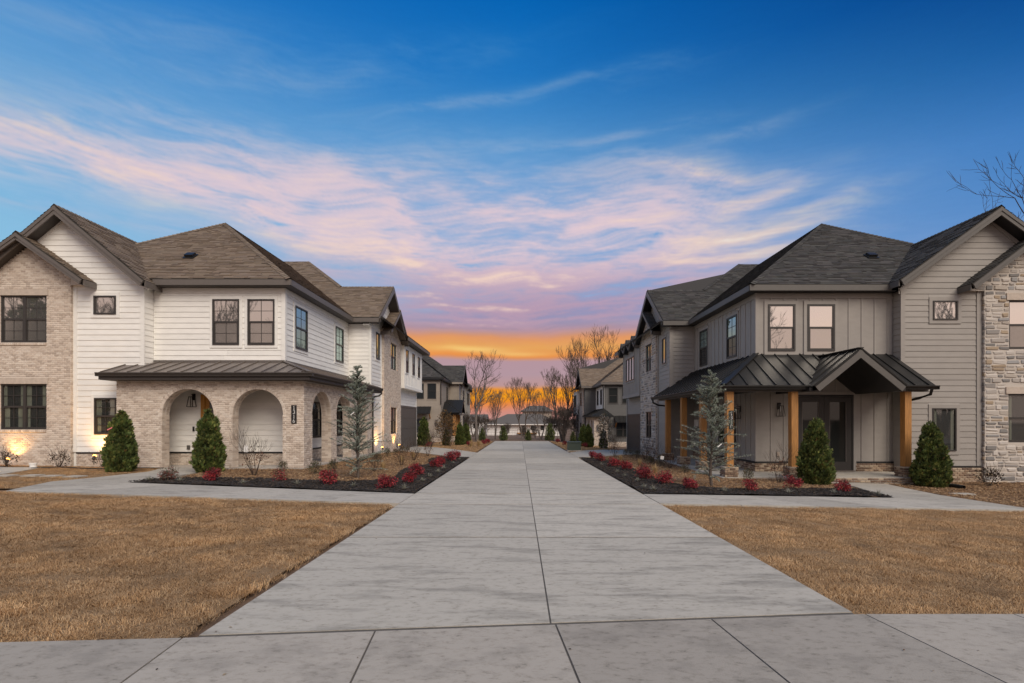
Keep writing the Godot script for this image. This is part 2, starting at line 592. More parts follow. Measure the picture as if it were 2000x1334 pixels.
func battens(H: Node, F: Dictionary, a0: float, a1: float, y0: float, y1: float, holes: Array, out: float, step: float, m: Material, first := 0.0) -> void:
	var x := a0 + first
	while x < a1 - 0.03:
		var spans := [[y0, y1]]
		for h in holes:
			if x > h[0] - 0.03 and x < h[1] + 0.03:
				spans = cut(0, 0, h[2], h[3], spans)
		for s in spans:
			if s[1] - s[0] > 0.05:
				fbox(H, "batten", F, x - 0.028, x + 0.028, s[0], s[1], out, out + 0.02, m)
		x += step

func bricks(H: Node, called: String, F: Dictionary, a0: float, a1: float, y0: float, y1: float, holes: Array, out: float, gable := [], long := 0.145, high := 0.055) -> void:
	var r := 0
	var y := y0
	while y < y1 - 0.02:
		var top := minf(y + high, y1)
		var lim := gable_limits(gable, top, a0, a1)
		if lim[1] - lim[0] < 0.05:
			break
		var spans := [lim]
		for h in holes:
			var s := span(h, y, top)
			if not s.is_empty():
				spans = cut(0, 0, s[0], s[1], spans)
		for s in spans:
			var x := a0 - (0.0 if r % 2 == 0 else long * 0.5 + 0.006)
			while x < s[1]:
				var l := maxf(x, s[0])
				var e := minf(x + long, s[1])
				if e - l > 0.025:
					piece(H, called, Transform3D(fbasis(F, e - l, top - y, 0.05), at(F, (l + e) * 0.5, (y + top) * 0.5, out - 0.012 + rnd(-0.003, 0.003))))
				x += long + 0.0125
		y += high + 0.0125
		r += 1

func stones(H: Node, called: String, F: Dictionary, a0: float, a1: float, y0: float, y1: float, holes: Array, out: float, gable := []) -> void:
	var y := y0
	while y < y1 - 0.03:
		var top := minf(y + rnd(0.095, 0.19), y1)
		var lim := gable_limits(gable, top, a0, a1)
		if lim[1] - lim[0] < 0.06:
			break
		var spans := [lim]
		for h in holes:
			var s := span(h, y, top)
			if not s.is_empty():
				spans = cut(0, 0, s[0], s[1], spans)
		for s in spans:
			var x: float = s[0]
			while x < s[1] - 0.03:
				var e: float = minf(x + rnd(0.16, 0.48), s[1])
				if s[1] - e < 0.09:
					e = s[1]
				var split: bool = top - y > 0.17 and rng.randf() < 0.3
				for part in ([0, 1] if split else [0]):
					var b: float = y + (top - y) * 0.5 * part
					var c: float = (y + (top - y) * 0.5 - 0.008 + (0.0 if part == 0 else (top - y) * 0.5 + 0.008)) if split else top
					var xf := Transform3D(fbasis(F, e - x - 0.028, c - b - 0.024, rnd(0.09, 0.13)), at(F, (x + e) * 0.5, (b + c) * 0.5, out - 0.035))
					xf.basis = Basis(F.n, rnd(-0.05, 0.05)) * xf.basis
					piece(H, called, xf)
				x = e
		y = top

func trim(H: Node, called: String, F: Dictionary, a0: float, a1: float, y0: float, y1: float, w: float, o0: float, o1: float, m: Material) -> void:
	fbox(H, called, F, a0 - w, a1 + w, y1, y1 + w, o0, o1, m)
	fbox(H, called, F, a0 - w, a1 + w, y0 - w, y0, o0, o1, m)
	fbox(H, called, F, a0 - w, a0, y0, y1, o0, o1 - 0.002, m)
	fbox(H, called, F, a1, a1 + w, y0, y1, o0, o1 - 0.002, m)

func window(H: Node, F: Dictionary, a0: float, a1: float, y0: float, y1: float, o: float, kind: String, up: Material, low: Material, bars := true, rim := 0.05) -> void:
	var mb := Mb.new()
	var units := [[a0 + rim, a1 - rim]]
	if kind == "double":
		var m := (a0 + a1) * 0.5
		units = [[a0 + rim, m - 0.045], [m + 0.045, a1 - rim]]
		mb.box(at(F, m - 0.045, y0 + rim, o), at(F, m + 0.045, y1 - rim, o + 0.055))
	elif kind == "triple":
		var w := (a1 - a0) / 3.0
		units = [[a0 + rim, a0 + w - 0.03], [a0 + w + 0.03, a0 + 2 * w - 0.03], [a0 + 2 * w + 0.03, a1 - rim]]
		for i in [1, 2]:
			mb.box(at(F, a0 + w * i - 0.03, y0 + rim, o), at(F, a0 + w * i + 0.03, y1 - rim, o + 0.055))
	mb.box(at(F, a0, y1 - rim, o), at(F, a1, y1, o + 0.06))
	mb.box(at(F, a0, y0, o), at(F, a1, y0 + rim, o + 0.06))
	mb.box(at(F, a0, y0 + rim, o), at(F, a0 + rim, y1 - rim, o + 0.058))
	mb.box(at(F, a1 - rim, y0 + rim, o), at(F, a1, y1 - rim, o + 0.058))
	var ym := (y0 + y1) * 0.5
	if kind != "fixed" and kind != "triple":
		for u in units:
			mb.box(at(F, u[0], ym - 0.03, o), at(F, u[1], ym + 0.03, o + 0.048))
			for x in [u[0], u[1] - 0.03]:
				mb.box(at(F, x, y0 + rim, o), at(F, x + 0.03, ym - 0.03, o + 0.04))
			mb.box(at(F, u[0] + 0.03, y0 + rim, o), at(F, u[1] - 0.03, y0 + rim + 0.03, o + 0.04))
	var w := made(H, "window", mb, M.frame)
	for u in units:
		var parts := [[ym + 0.03, y1 - rim, up, 0.02], [y0 + rim, ym - 0.03, low, 0.012]] if kind != "fixed" and kind != "triple" else [[y0 + rim, y1 - rim, up, 0.018]]
		for q in parts:
			var tilt := Basis(UP, rnd(-0.006, 0.006)) * Basis((F.a as Vector3), rnd(-0.006, 0.006))
			put(w, "pane", unit_cube, q[2], Transform3D(tilt * fbasis(F, u[1] - u[0] - 0.004, q[1] - q[0] - 0.004, 0.006), at(F, (u[0] + u[1]) * 0.5, (q[0] + q[1]) * 0.5, o + q[3])))
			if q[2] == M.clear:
				fbox(w, "dark_room", F, u[0], u[1], q[0], q[1], o + 0.0015, o + 0.004, M.room_shade)  # thin dark sheet on the wall, interior shade painted as its colour
				var cw: float = (u[1] - u[0]) * rnd(0.16, 0.3)
				for e in ([u[0]] if rng.randf() < 0.35 else [u[0], u[1] - cw]):
					var cb := Mb.new()
					var x: float = e
					while x < e + cw - 0.01:
						cb.box(at(F, x, q[0], o + 0.004), at(F, x + 0.022, q[1], o + rnd(0.0065, 0.0105)))
						x += 0.022
					made(w, "curtain", cb, M.curtain)
			if bars:
				var g := Mb.new()
				var xm: float = (u[0] + u[1]) * 0.5
				g.box(at(F, xm - 0.008, q[0], o + q[3]), at(F, xm + 0.008, q[1], o + q[3] + 0.012))
				var yb: float = q[0] + (q[1] - q[0]) * 0.5
				g.box(at(F, u[0], yb - 0.008, o + q[3]), at(F, u[1], yb + 0.008, o + q[3] + 0.0115))
				made(w, "glazing_bars", g, M.frame)

# one sloping plane of laminated shingles: its deck as a part, its shingles into mb
func roof(H: Node, mb: Mb, pts: Array, cols: Array) -> void:
	var n := Vector3.ZERO
	for i in pts.size():
		n += (pts[i] as Vector3).cross(pts[(i + 1) % pts.size()])
	n = n.normalized()
	if n.y < 0:
		n = -n
	var t := (UP - n * n.y).normalized()
	var e := t.cross(n)
	var o: Vector3 = pts[0]
	var dk := Mb.new()
	dk.slab(pts, n, 0.06)
	made(H, "roof_deck", dk, M.deck)
	var poly := PackedVector2Array()
	var lo := Vector2(1e9, 1e9)
	var hi := -lo
	for p in pts:
		var q := Vector2((p - o).dot(e), (p - o).dot(t))
		poly.append(q)
		lo = lo.min(q)
		hi = hi.max(q)
	var y := lo.y - 0.02
	var ex := 0.142
	while y < hi.y:
		var x := lo.x - rnd(0, 0.4)
		var row := rnd(0.97, 1.03)
		while x < hi.x:
			var w := rnd(0.12, 0.42)
			var r := PackedVector2Array([Vector2(x, y), Vector2(x + w, y), Vector2(x + w, y + ex + 0.01), Vector2(x, y + ex + 0.01)])
			var thick := 0.026 if rng.randf() < 0.45 else 0.015
			mb.col = (cols[rng.randi() % cols.size()] as Color) * row * rnd(0.94, 1.06)
			var lift := func(q: Vector2) -> Vector3: return o + e * q.x + t * q.y + n * (0.004 + thick * clampf(1.0 - (q.y - y) / ex, 0.0, 1.0))
			var inside := 0
			for q in r:
				if Geometry2D.is_point_in_polygon(q, poly):
					inside += 1
			if inside == 4:
				var a: Vector3 = lift.call(r[0])
				var b: Vector3 = lift.call(r[1])
				mb.quad(a, b, lift.call(r[2]), lift.call(r[3]))
				mb.quad(a - n * thick, b - n * thick, b, a)
			else:
				for c in Geometry2D.intersect_polygons(r, poly):
					if Geometry2D.is_polygon_clockwise(c):
						c.reverse()
					for i in range(1, c.size() - 1):
						mb.tri(lift.call(c[0]), lift.call(c[i]), lift.call(c[i + 1]))
			x += w
		y += ex

func caps(mb: Mb, p: Vector3, q: Vector3, n1: Vector3, n2: Vector3, cols: Array) -> void:
	var dir := (q - p).normalized()
	var s1 := dir.cross(n1)
	var s2 := dir.cross(n2)
	if s1.dot(n2) > 0:
		s1 = -s1
	if s2.dot(n1) > 0:
		s2 = -s2
	var up := (n1 + n2).normalized()
	var l := p.distance_to(q)
	var x := 0.0
	while x < l:
		var a := p + dir * x + up * 0.05
		var b := p + dir * minf(x + 0.19, l) + up * 0.03
		mb.col = (cols[rng.randi() % cols.size()] as Color) * rnd(0.95, 1.15)
		for s in [s1, s2]:
			var d0: Vector3 = a + s * 0.15 - up * 0.012
			var d1: Vector3 = b + s * 0.15 - up * 0.012
			if (b - a).cross(d0 - a).dot(up) > 0:
				mb.quad(a, b, d1, d0)
			else:
				mb.quad(a, d0, d1, b)
		x += 0.16

# a gable whose ridge runs into the house: planes, rakes, soffits, eave boards
func gable(H: Node, mb: Mb, F: Dictionary, ac: float, half: float, ytip: float, yap: float, o1: float, o0: float, wall_out: float, cols: Array, fm: Material, sm: Material, rake := 0.22, left := true, right := true) -> void:
	for s in [-1.0, 1.0]:
		if (s < 0 and not left) or (s > 0 and not right):
			continue
		var tip: float = ac + half * s
		roof(H, mb, [at(F, tip, ytip, o1), at(F, ac, yap, o1), at(F, ac, yap, o0), at(F, tip, ytip, o0)], cols)
		var p := at(F, tip, ytip, o1 - 0.02)
		var q := at(F, ac, yap, o1 - 0.02)
		var dir := (q - p).normalized()
		var nn := (F.n as Vector3).cross(dir).normalized()
		if nn.y < 0:
			nn = -nn
		board(H, "rake_board", p - nn * (rake * 0.5 + 0.03), q - nn * (rake * 0.5 + 0.03), nn, 0.04, rake, fm)
		board(H, "rake_trim", p - nn * 0.075 + F.n * 0.03, q - nn * 0.075 + F.n * 0.03, nn, 0.02, 0.09, fm)
		var mid := (o1 + wall_out) * 0.5 - 0.01
		var back: Vector3 = F.n * (mid - o1 + 0.02)
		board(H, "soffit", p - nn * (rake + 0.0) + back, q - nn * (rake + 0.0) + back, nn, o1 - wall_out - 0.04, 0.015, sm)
		board(H, "fascia", at(F, tip, ytip - 0.1, o1 - 0.045), at(F, tip, ytip - 0.1, o0), UP, 0.035, 0.19, fm)
	var n1 := (at(F, ac, yap, o1) - at(F, ac - half, ytip, o1)).cross(F.n).normalized()
	var n2 := (at(F, ac, yap, o1) - at(F, ac + half, ytip, o1)).cross(F.n).normalized()
	caps(mb, at(F, ac, yap, o1), at(F, ac, yap, o0), n1 if n1.y > 0 else -n1, n2 if n2.y > 0 else -n2, cols)

# a plane of standing-seam metal: each pan and each seam a part
func metal_roof(H: Node, pts: Array, m: Material, step: float, first := 0.0) -> void:
	var n := Vector3.ZERO
	for i in pts.size():
		n += (pts[i] as Vector3).cross(pts[(i + 1) % pts.size()])
	n = n.normalized()
	if n.y < 0:
		n = -n
	var t := (UP - n * n.y).normalized()
	var e := t.cross(n)
	var o: Vector3 = pts[0]
	var poly := PackedVector2Array()
	var lo := Vector2(1e9, 1e9)
	var hi := -lo
	for p in pts:
		var q := Vector2((p - o).dot(e), (p - o).dot(t))
		poly.append(q)
		lo = lo.min(q)
		hi = hi.max(q)
	var x := lo.x + first - step
	while x < hi.x:
		var r := PackedVector2Array([Vector2(x, lo.y - 1), Vector2(x + step, lo.y - 1), Vector2(x + step, hi.y + 1), Vector2(x, hi.y + 1)])
		for c in Geometry2D.intersect_polygons(r, poly):
			var l := []
			for q in c:
				l.append(o + e * q.x + t * q.y)
			var mb := Mb.new()
			mb.slab(l, n, 0.03)
			made(H, "roof_panel", mb, m)
		for c in Geometry2D.intersect_polyline_with_polygon(PackedVector2Array([Vector2(x, lo.y - 1), Vector2(x, hi.y + 1)]), poly):
			var a: Vector2 = c[0]
			var b: Vector2 = c[c.size() - 1]
			if a.distance_to(b) > 0.08:
				board(H, "roof_seam", o + e * a.x + t * a.y + n * 0.014, o + e * b.x + t * b.y + n * 0.014, n, 0.026, 0.038, m)
		x += step

func gutter(H: Node, p: Vector3, q: Vector3, outward: Vector3, m: Material) -> void:
	var mb := Mb.new()
	var pr := [Vector2(0, -0.11), Vector2(0.07, -0.11), Vector2(0.085, -0.06), Vector2(0.125, -0.02), Vector2(0.125, 0.008), Vector2(0.113, 0.008), Vector2(0.108, -0.02), Vector2(0.07, -0.058), Vector2(0.06, -0.1), Vector2(0, -0.1)]
	var ring := func(o: Vector3) -> Array:
		var l := []
		for c in pr:
			l.append(o + outward * c.x + UP * c.y)
		return l
	var a: Array = ring.call(p)
	var b: Array = ring.call(q)
	var dir := (q - p).normalized()
	var good := dir.cross(UP).dot(outward) > 0
	for i in pr.size():
		var j := (i + 1) % pr.size()
		if good:
			mb.quad(a[i], a[j], b[j], b[i])
		else:
			mb.quad(b[i], b[j], a[j], a[i])
	mb.box(p + UP * -0.11 + outward * 0.002, p + outward * 0.11 + UP * 0.0 + dir * 0.004)
	mb.box(q + UP * -0.11 + outward * 0.002, q + outward * 0.11 + UP * 0.0 - dir * 0.004)
	made(H, "gutter", mb, m)

func downspout(H: Node, pts: Array, r: float, m: Material) -> void:
	var mb := Mb.new()
	var p := PackedVector3Array(pts)
	var rr := PackedFloat32Array()
	for i in p.size():
		rr.append(r)
	mb.tube(p, rr, 8)
	made(H, "downspout", mb, m)

func arch_outline(a0: float, a1: float, y0: float, y1: float, arches: Array) -> Array:
	var l := [Vector2(a0, y1), Vector2(a0, y0)]
	for h in arches:
		l.append(Vector2(h[0] - h[1], y0))
		for i in 25:
			var w := PI - PI * i / 24.0
			l.append(Vector2(h[0] + h[1] * cos(w), h[2] + h[1] * sin(w)))
		l.append(Vector2(h[0] + h[1], y0))
	l.append(Vector2(a1, y0))
	l.append(Vector2(a1, y1))
	return l

# rowlock bricks round an arch, and the bricks of its two jambs
func arch_bricks(H: Node, F: Dictionary, h: Array, depth: float, y0: float, out: float) -> void:
	var n := int(PI * h[1] / 0.068)
	for i in n:
		var w := PI * (i + 0.5) / n
		var radial: Vector3 = F.a * cos(w) + UP * sin(w)
		for half in 2:
			var b := Basis(radial.cross(F.n), radial, F.n) * Basis.from_scale(Vector3(0.057, 0.1, depth * 0.5 - 0.006))
			piece(H, "brick", Transform3D(b, at(F, h[0] + cos(w) * (h[1] + 0.044), h[2] + sin(w) * (h[1] + 0.044), out + 0.012 - depth * (0.25 + 0.5 * half))))
	for s in [-1.0, 1.0]:
		var y := y0
		var r := 0
		while y < h[2] - 0.03:
			var cuts := [[0.0, depth * 0.62], [depth * 0.62 + 0.01, depth]] if r % 2 == 0 else [[0.0, depth * 0.34], [depth * 0.34 + 0.01, depth]]
			for c in cuts:
				var l: float = c[1] - c[0]
				var b := fbasis(F, 0.05, 0.0575, l)
				piece(H, "brick", Transform3D(b, at(F, h[0] + s * (h[1] + 0.012), y + 0.029, out + 0.013 - (c[0] + c[1]) * 0.5)))
			y += 0.0675
			r += 1

func lantern(label: String, F: Dictionary, a: float, y: float, group: String, out := 0.0) -> Node3D:
	var t := thing("wall_lantern", label, "wall lantern", at(F, a, y, out), group)
	fbox(t, "wall_plate", F, a - 0.055, a + 0.055, y + 0.02, y + 0.24, out, out + 0.02, M.black)
	fbox(t, "arm", F, a - 0.012, a + 0.012, y + 0.2, y + 0.22, out + 0.02, out + 0.14, M.black)
	fbox(t, "hood", F, a - 0.07, a + 0.07, y + 0.12, y + 0.14, out + 0.06, out + 0.2, M.black)
	var mb := Mb.new()
	for c in [[-1, 0], [1, 0], [-1, 1], [1, 1]]:
		var p := PackedVector3Array([at(F, a + c[0] * 0.06, y + 0.12, out + 0.07 + c[1] * 0.12), at(F, a + c[0] * 0.1, y - 0.2, out + 0.04 + c[1] * 0.19)])
		mb.tube(p, PackedFloat32Array([0.012, 0.012]), 4)
	mb.box(at(F, a - 0.105, y - 0.215, out + 0.035), at(F, a + 0.105, y - 0.2, out + 0.05))
	mb.box(at(F, a - 0.105, y - 0.215, out + 0.22), at(F, a + 0.105, y - 0.2, out + 0.235))
	mb.box(at(F, a - 0.105, y - 0.215, out + 0.05), at(F, a - 0.09, y - 0.2, out + 0.22))
	mb.box(at(F, a + 0.09, y - 0.215, out + 0.05), at(F, a + 0.105, y - 0.2, out + 0.22))
	made(t, "cage", mb, M.black)
	mb = Mb.new()
	mb.tube(PackedVector3Array([at(F, a, y + 0.12, out + 0.13), at(F, a, y + 0.02, out + 0.13), at(F, a, y - 0.06, out + 0.13)]), PackedFloat32Array([0.01, 0.014, 0.004]), 8)
	made(t, "bulb_holder", mb, M.white_plastic)
	return t

# an upright plate with its digits one below the other
func number_plate(label: String, text: String, F: Dictionary, a: float, y0: float, y1: float, w: float, out: float) -> void:
	var t := thing("house_number_plate", label, "house number", at(F, a, y0, out), "")
	fbox(t, "plate", F, a - w * 0.5, a + w * 0.5, y0, y1, out, out + 0.015, M.black)
	var step := (y1 - y0 - 0.03) / text.length()
	for i in text.length():
		var mb := Mb.new()
		var h := step * 0.38
		var k := h * 0.62
		var yc := y1 - 0.015 - step * (i + 0.5)
		var lines := []
		match text[i]:
			"1": lines = [[Vector2(-0.5, 0.65), Vector2(0.1, 1), Vector2(0.1, -1)], [Vector2(-0.5, -1), Vector2(0.7, -1)]]
			"3": lines = [round_line(0, 0.5, 0.8, 0.5, 2.5, -1.57), round_line(0, -0.5, 0.9, 0.5, 1.57, -2.6)]
			"6": lines = [round_line(0, -0.42, 0.85, 0.55, 0, TAU), [Vector2(-0.82, -0.3), Vector2(-0.6, 0.45), Vector2(0.25, 1)]]
			"0": lines = [round_line(0, 0, 0.85, 1, 0, TAU)]
		for l in lines:
			var p := PackedVector3Array()
			var r := PackedFloat32Array()
			for q in l:
				p.append(at(F, a + q.x * k, yc + q.y * h, out + 0.018))
				r.append(w * 0.045)
			mb.tube(p, r, 6)
		made(t, "digit", mb, M.white_plastic)

func round_line(cx: float, cy: float, rx: float, ry: float, w0: float, w1: float) -> Array:
	var l := []
	for i in 15:
		var w := lerpf(w0, w1, i / 14.0)
		l.append(Vector2(cx + cos(w) * rx, cy + sin(w) * ry))
	return l

# ---------------------------------------------------------------- the houses
var tan_roof := [Color(0.208, 0.155, 0.111), Color(0.187, 0.139, 0.1), Color(0.23, 0.174, 0.126), Color(0.166, 0.123, 0.09), Color(0.197, 0.147, 0.105), Color(0.213, 0.165, 0.126)]
var dark_roof := [Color(0.068, 0.063, 0.058), Color(0.055, 0.051, 0.047), Color(0.082, 0.076, 0.07), Color(0.046, 0.043, 0.04), Color(0.061, 0.058, 0.055)]

func kinds(H: Node, list: Array) -> void:
	for k in list:
		match k:
			"brick": kindof(H, "brick", [chamfered(0.04, 0.14, 0.25, 0.02), chamfered(0.05, 0.12, 0.2, 0.025), chamfered(0.035, 0.15, 0.25, 0.02)], M.brick_tones, M.brick, M.brick_loose)
			"base_brick": kindof(H, "base_brick", [chamfered(0.04, 0.14, 0.25, 0.02), chamfered(0.05, 0.12, 0.2, 0.025)], M.clay_tones, M.clay, M.brick_loose)
			"stone": kindof(H, "stone", [chamfered(0.1, 0.2, 0.25, 0.07), chamfered(0.08, 0.16, 0.3, 0.085), chamfered(0.12, 0.22, 0.3, 0.07), chamfered(0.07, 0.18, 0.2, 0.09), chamfered(0.14, 0.26, 0.3, 0.06)], M.stone_tones, M.stone, M.stone_loose)

func lap_kind(H: Node, called: String, paint: String) -> void:
	kindof(H, called, [lap], M[paint + "_tones"], M[paint + "_mats"], M[paint + "_loose"])

func grow_hole(a0: float, a1: float, y0: float, y1: float, w := 0.09) -> Array:
	return [a0 - w, a1 + w, y0 - w, y1 + w]

func sill_bricks(H: Node, F: Dictionary, a0: float, a1: float, y: float, out: float) -> void:
	var x := a0
	while x < a1 - 0.03:
		piece(H, "brick", Transform3D(fbasis(F, 0.058, 0.09, 0.13), at(F, x + 0.03, y - 0.05, out - 0.03)))
		x += 0.068

func roof_vent(H: Node, p: Vector3, pitch: float) -> void:
	var b := Basis(Vector3.RIGHT, pitch)
	put(H, "roof_vent", unit_cube, M.black, Transform3D(b * Basis.from_scale(Vector3(0.3, 0.1, 0.26)), p + UP * 0.1))
	put(H, "vent_flange", unit_cube, M.black, Transform3D(b * Basis.from_scale(Vector3(0.4, 0.02, 0.4)), p + UP * 0.05))

func house_1316() -> void:
	var H := thing("house", "white board house with cream brick arched corner porch numbered 1316", "house", V(-12.5, 0, 24))
	kinds(H, ["brick"])
	lap_kind(H, "siding_board", "white")
	var W: Material = M.white
	# masses behind the cladding
	box(H, "wall", V(-17.4, -0.6, 17.52), V(-8.04, 6.0, 36), W)
	box(H, "wall", V(-17.6, -0.6, 17.07), V(-12.53, 5.99, 19), W)
	box(H, "wall", V(-12, -0.6, 24.0), V(-6.98, 5.98, 29.6), W)
	box(H, "wall", V(-12, -0.6, 29.6), V(-7.12, 5.97, 35.2), W)
	box(H, "wall", V(-7.4, 3.35, 29.75), V(-6.72, 5.96, 35.2), W)
	# upper storey, front
	var F := front(17.52)
	var wins := [[-10.49, -9.58, 4.05, 5.61], [-9.29, -8.37, 4.05, 5.61]]
	var holes := []
	for w in wins:
		holes.append(grow_hole(w[0], w[1], w[2], w[3], 0.1))
		window(H, F, w[0], w[1], w[2], w[3], 0.0, "hung", M.pane, M.pane_low)
		trim(H, "window_trim", F, w[0], w[1], w[2], w[3], 0.1, 0.0, 0.034, W)
	siding(H, "siding_board", F, -12.5, -8.14, 3.32, 5.82, holes)
	fbox(H, "frieze_board", F, -12.5, -8.04, 5.82, 5.995, 0.0, 0.03, W)
	fbox(H, "corner_board", F, -8.14, -8.005, 3.3, 5.815, 0.0, 0.036, W)
	# back wall of the porch with its door
	var door := [-10.86, -9.74, -0.05, 2.36]
	siding(H, "siding_board", F, -12.9, -8.1, 0.4, 2.74, [door])
	fbox(H, "drip_cap", F, -12.9, door[0], 0.345, 0.4, 0.0, 0.05, M.black)
	fbox(H, "drip_cap", F, door[1], -8.1, 0.345, 0.4, 0.0, 0.05, M.black)
	fbox(H, "brick_backing", F, -12.9, door[0], -0.3, 0.345, 0.0, 0.02, M.mortar)
	fbox(H, "brick_backing", F, door[1], -8.1, -0.3, 0.345, 0.0, 0.02, M.mortar)
	bricks(H, "brick", F, -12.9, -8.1, -0.05, 0.34, [door], 0.03)
	var dr := fbox(H, "door", F, door[0] + 0.13, door[1] - 0.13, -0.03, 2.24, 0.01, 0.05, M.cedar_door)
	dr.set_meta("label", "orange stained wood front door")
	fbox(H, "door_frame", F, door[0], door[0] + 0.13, -0.03, 2.36, 0.0, 0.09, M.cedar_door)
	fbox(H, "door_frame", F, door[1] - 0.13, door[1], -0.03, 2.36, 0.0, 0.09, M.cedar_door)
	fbox(H, "door_frame", F, door[0] + 0.13, door[1] - 0.13, 2.24, 2.36, 0.0, 0.088, M.cedar_door)
	fbox(H, "door_glass", F, door[0] + 0.28, door[1] - 0.28, 0.25, 2.12, 0.05, 0.056, M.pane_dark)
	fbox(H, "doorbell", F, -11.17, -11.11, 1.1, 1.26, 0.02, 0.045, M.black)
	fbox(H, "outlet_cover", F, -11.36, -11.26, 0.48, 0.62, 0.02, 0.05, M.garage_brown)
	# gabled wing in white boards
	F = front(17.07)
	wins = [[-14.17, -13.43, 5.0, 5.62], [-14.15, -13.41, 1.0, 2.22]]
	holes = []
	for w in wins:
		holes.append(grow_hole(w[0], w[1], w[2], w[3], 0.11))
		window(H, F, w[0], w[1], w[2], w[3], 0.0, "fixed" if w[2] > 3 else "hung", M.pane if w[2] > 3 else M.clear, M.clear, w[2] < 3)
		trim(H, "window_trim", F, w[0], w[1], w[2], w[3], 0.11, 0.0, 0.034, W)
	var mb := Mb.new()
	extrude(mb, F, [Vector2(-17.9, 5.9), Vector2(-12.45, 5.9), Vector2(-15.15, 8.2)], -0.3, 0.0)
	made(H, "gable_wall", mb, W)
	siding(H, "siding_board", F, -14.74, -12.63, 0.42, 5.82, holes)
	siding(H, "siding_board", F, -17.9, -12.45, 5.814, 8.2, holes, 0.0, [-15.15, 8.22, 0.836])
	fbox(H, "corner_board", F, -12.63, -12.495, 0.42, 6.0, 0.0, 0.036, W)
	fbox(H, "corner_board", F, -14.87, -14.74, 0.42, 6.0, 0.0, 0.034, W)
	for s in [-1.0, 1.0]:
		board(H, "frieze_board", at(F, -15.15 + 2.8 * s, 5.86, 0.02), at(F, -15.15, 8.2, 0.02), UP, 0.03, 0.12, W)
	var S := side(-12.53, 1)
	siding(H, "siding_board", S, 17.07, 17.52, 0.42, 5.95, [])
	fbox(H, "drip_cap", F, -14.75, -12.5, 0.365, 0.42, 0.0, 0.055, M.bronze_dark)
	fbox(H, "brick_backing", F, -14.75, -12.5, -0.5, 0.365, 0.0, 0.02, M.mortar)
	bricks(H, "brick", F, -14.75, -12.5, -0.32, 0.36, [], 0.03)
	# brick gable at the far left
	wins = [[-17.2, -15.66, 4.05, 5.61], [-17.2, -15.66, 1.17, 2.68]]
	mb = Mb.new()
	panels(mb, F, -17.45, -14.87, -0.6, 5.95, wins, 0.001, 0.12)
	extrude(mb, F, [Vector2(-17.9, 5.95), Vector2(-14.5, 5.95), Vector2(-16.25, 7.22)], 0.002, 0.12)
	made(H, "brick_wall", mb, M.mortar)
	holes = []
	for w in wins:
		window(H, F, w[0], w[1], w[2], w[3], 0.03, "double", M.clear if w[2] < 3 else M.pane, M.clear if w[2] < 3 else M.pane_low)
		fbox(H, "lintel", F, w[0] - 0.06, w[1] + 0.06, w[3], w[3] + 0.2, 0.03, 0.15, M.lintel)
		sill_bricks(H, F, w[0] - 0.02, w[1] + 0.02, w[2], 0.13)
		holes.append([w[0] - 0.06, w[1] + 0.06, w[3], w[3] + 0.2])
		holes.append([w[0], w[1], w[2] - 0.1, w[3]])
	bricks(H, "brick", F, -17.45, -14.87, -0.32, 5.95, holes, 0.12)
	bricks(H, "brick", F, -17.45, -14.87, 5.97, 7.2, [], 0.12, [-16.25, 7.27, 0.714])
	S = side(-14.87, 1)
	bricks(H, "brick", S, 16.942, 17.06, -0.32, 5.95, [], 0.0)
	# porch of brick arches
	F = front(16.4)
	S = side(-6.92, 1)
	var fa := [[-10.63, 0.83, 1.65, -0.5, "arch"], [-8.39, 0.81, 1.66, -0.5, "arch"]]
	var sa := [[17.92, 0.86, 1.62, -0.5, "arch"], [20.18, 0.85, 1.62, -0.5, "arch"], [22.4, 0.82, 1.62, -0.5, "arch"]]
	mb = Mb.new()
	extrude(mb, F, arch_outline(-12.91, -6.92, -0.5, 2.74, fa), -0.35, 0.0)
	made(H, "porch_wall", mb, M.mortar)
	mb = Mb.new()
	extrude(mb, S, arch_outline(16.75, 24.0, -0.5, 2.74, sa), -0.35, 0.0)
	made(H, "porch_wall", mb, M.mortar)
	var ring := []
	for h in fa:
		ring.append([h[0], h[1] + 0.1, h[2], -0.5, "arch"])
		arch_bricks(H, F, h, 0.35, -0.04, 0.0)
	# keep the jambs whole below the spring of each arch
	bricks(H, "brick", F, -12.91, -6.92, -0.32, 2.72, ring, 0.0)
	for h in fa:
		for s in [-1.0, 1.0]:
			bricks(H, "brick", F, h[0] + s * (h[1] + 0.05) - 0.05, h[0] + s * (h[1] + 0.05) + 0.05, -0.32, h[2] - 0.05, [], 0.0)
	ring = []
	for h in sa:
		ring.append([h[0], h[1] + 0.1, h[2], -0.5, "arch"])
		arch_bricks(H, S, h, 0.35, -0.04, 0.0)
		for s in [-1.0, 1.0]:
			bricks(H, "brick", S, h[0] + s * (h[1] + 0.05) - 0.05, h[0] + s * (h[1] + 0.05) + 0.05, -0.32, h[2] - 0.05, [], 0.0)
	bricks(H, "brick", S, 16.4, 24.0, -0.32, 2.72, ring, 0.0)
	mb = Mb.new()
	mb.box(V(-12.9, -0.5, 16.37), V(-6.9, -0.05, 17.5))
	mb.box(V(-8.0, -0.5, 17.5), V(-6.88, -0.052, 23.98))
	made(H, "porch_floor", mb, M.slab)
	# storey above the porch, side
	S = side(-8.04, 1)
	wins = [[18.27, 19.3, 4.05, 5.58], [22.27, 23.24, 4.05, 5.58], [19.55, 20.66, 0.79, 2.19], [21.95, 23.05, 0.79, 2.19]]
	holes = []
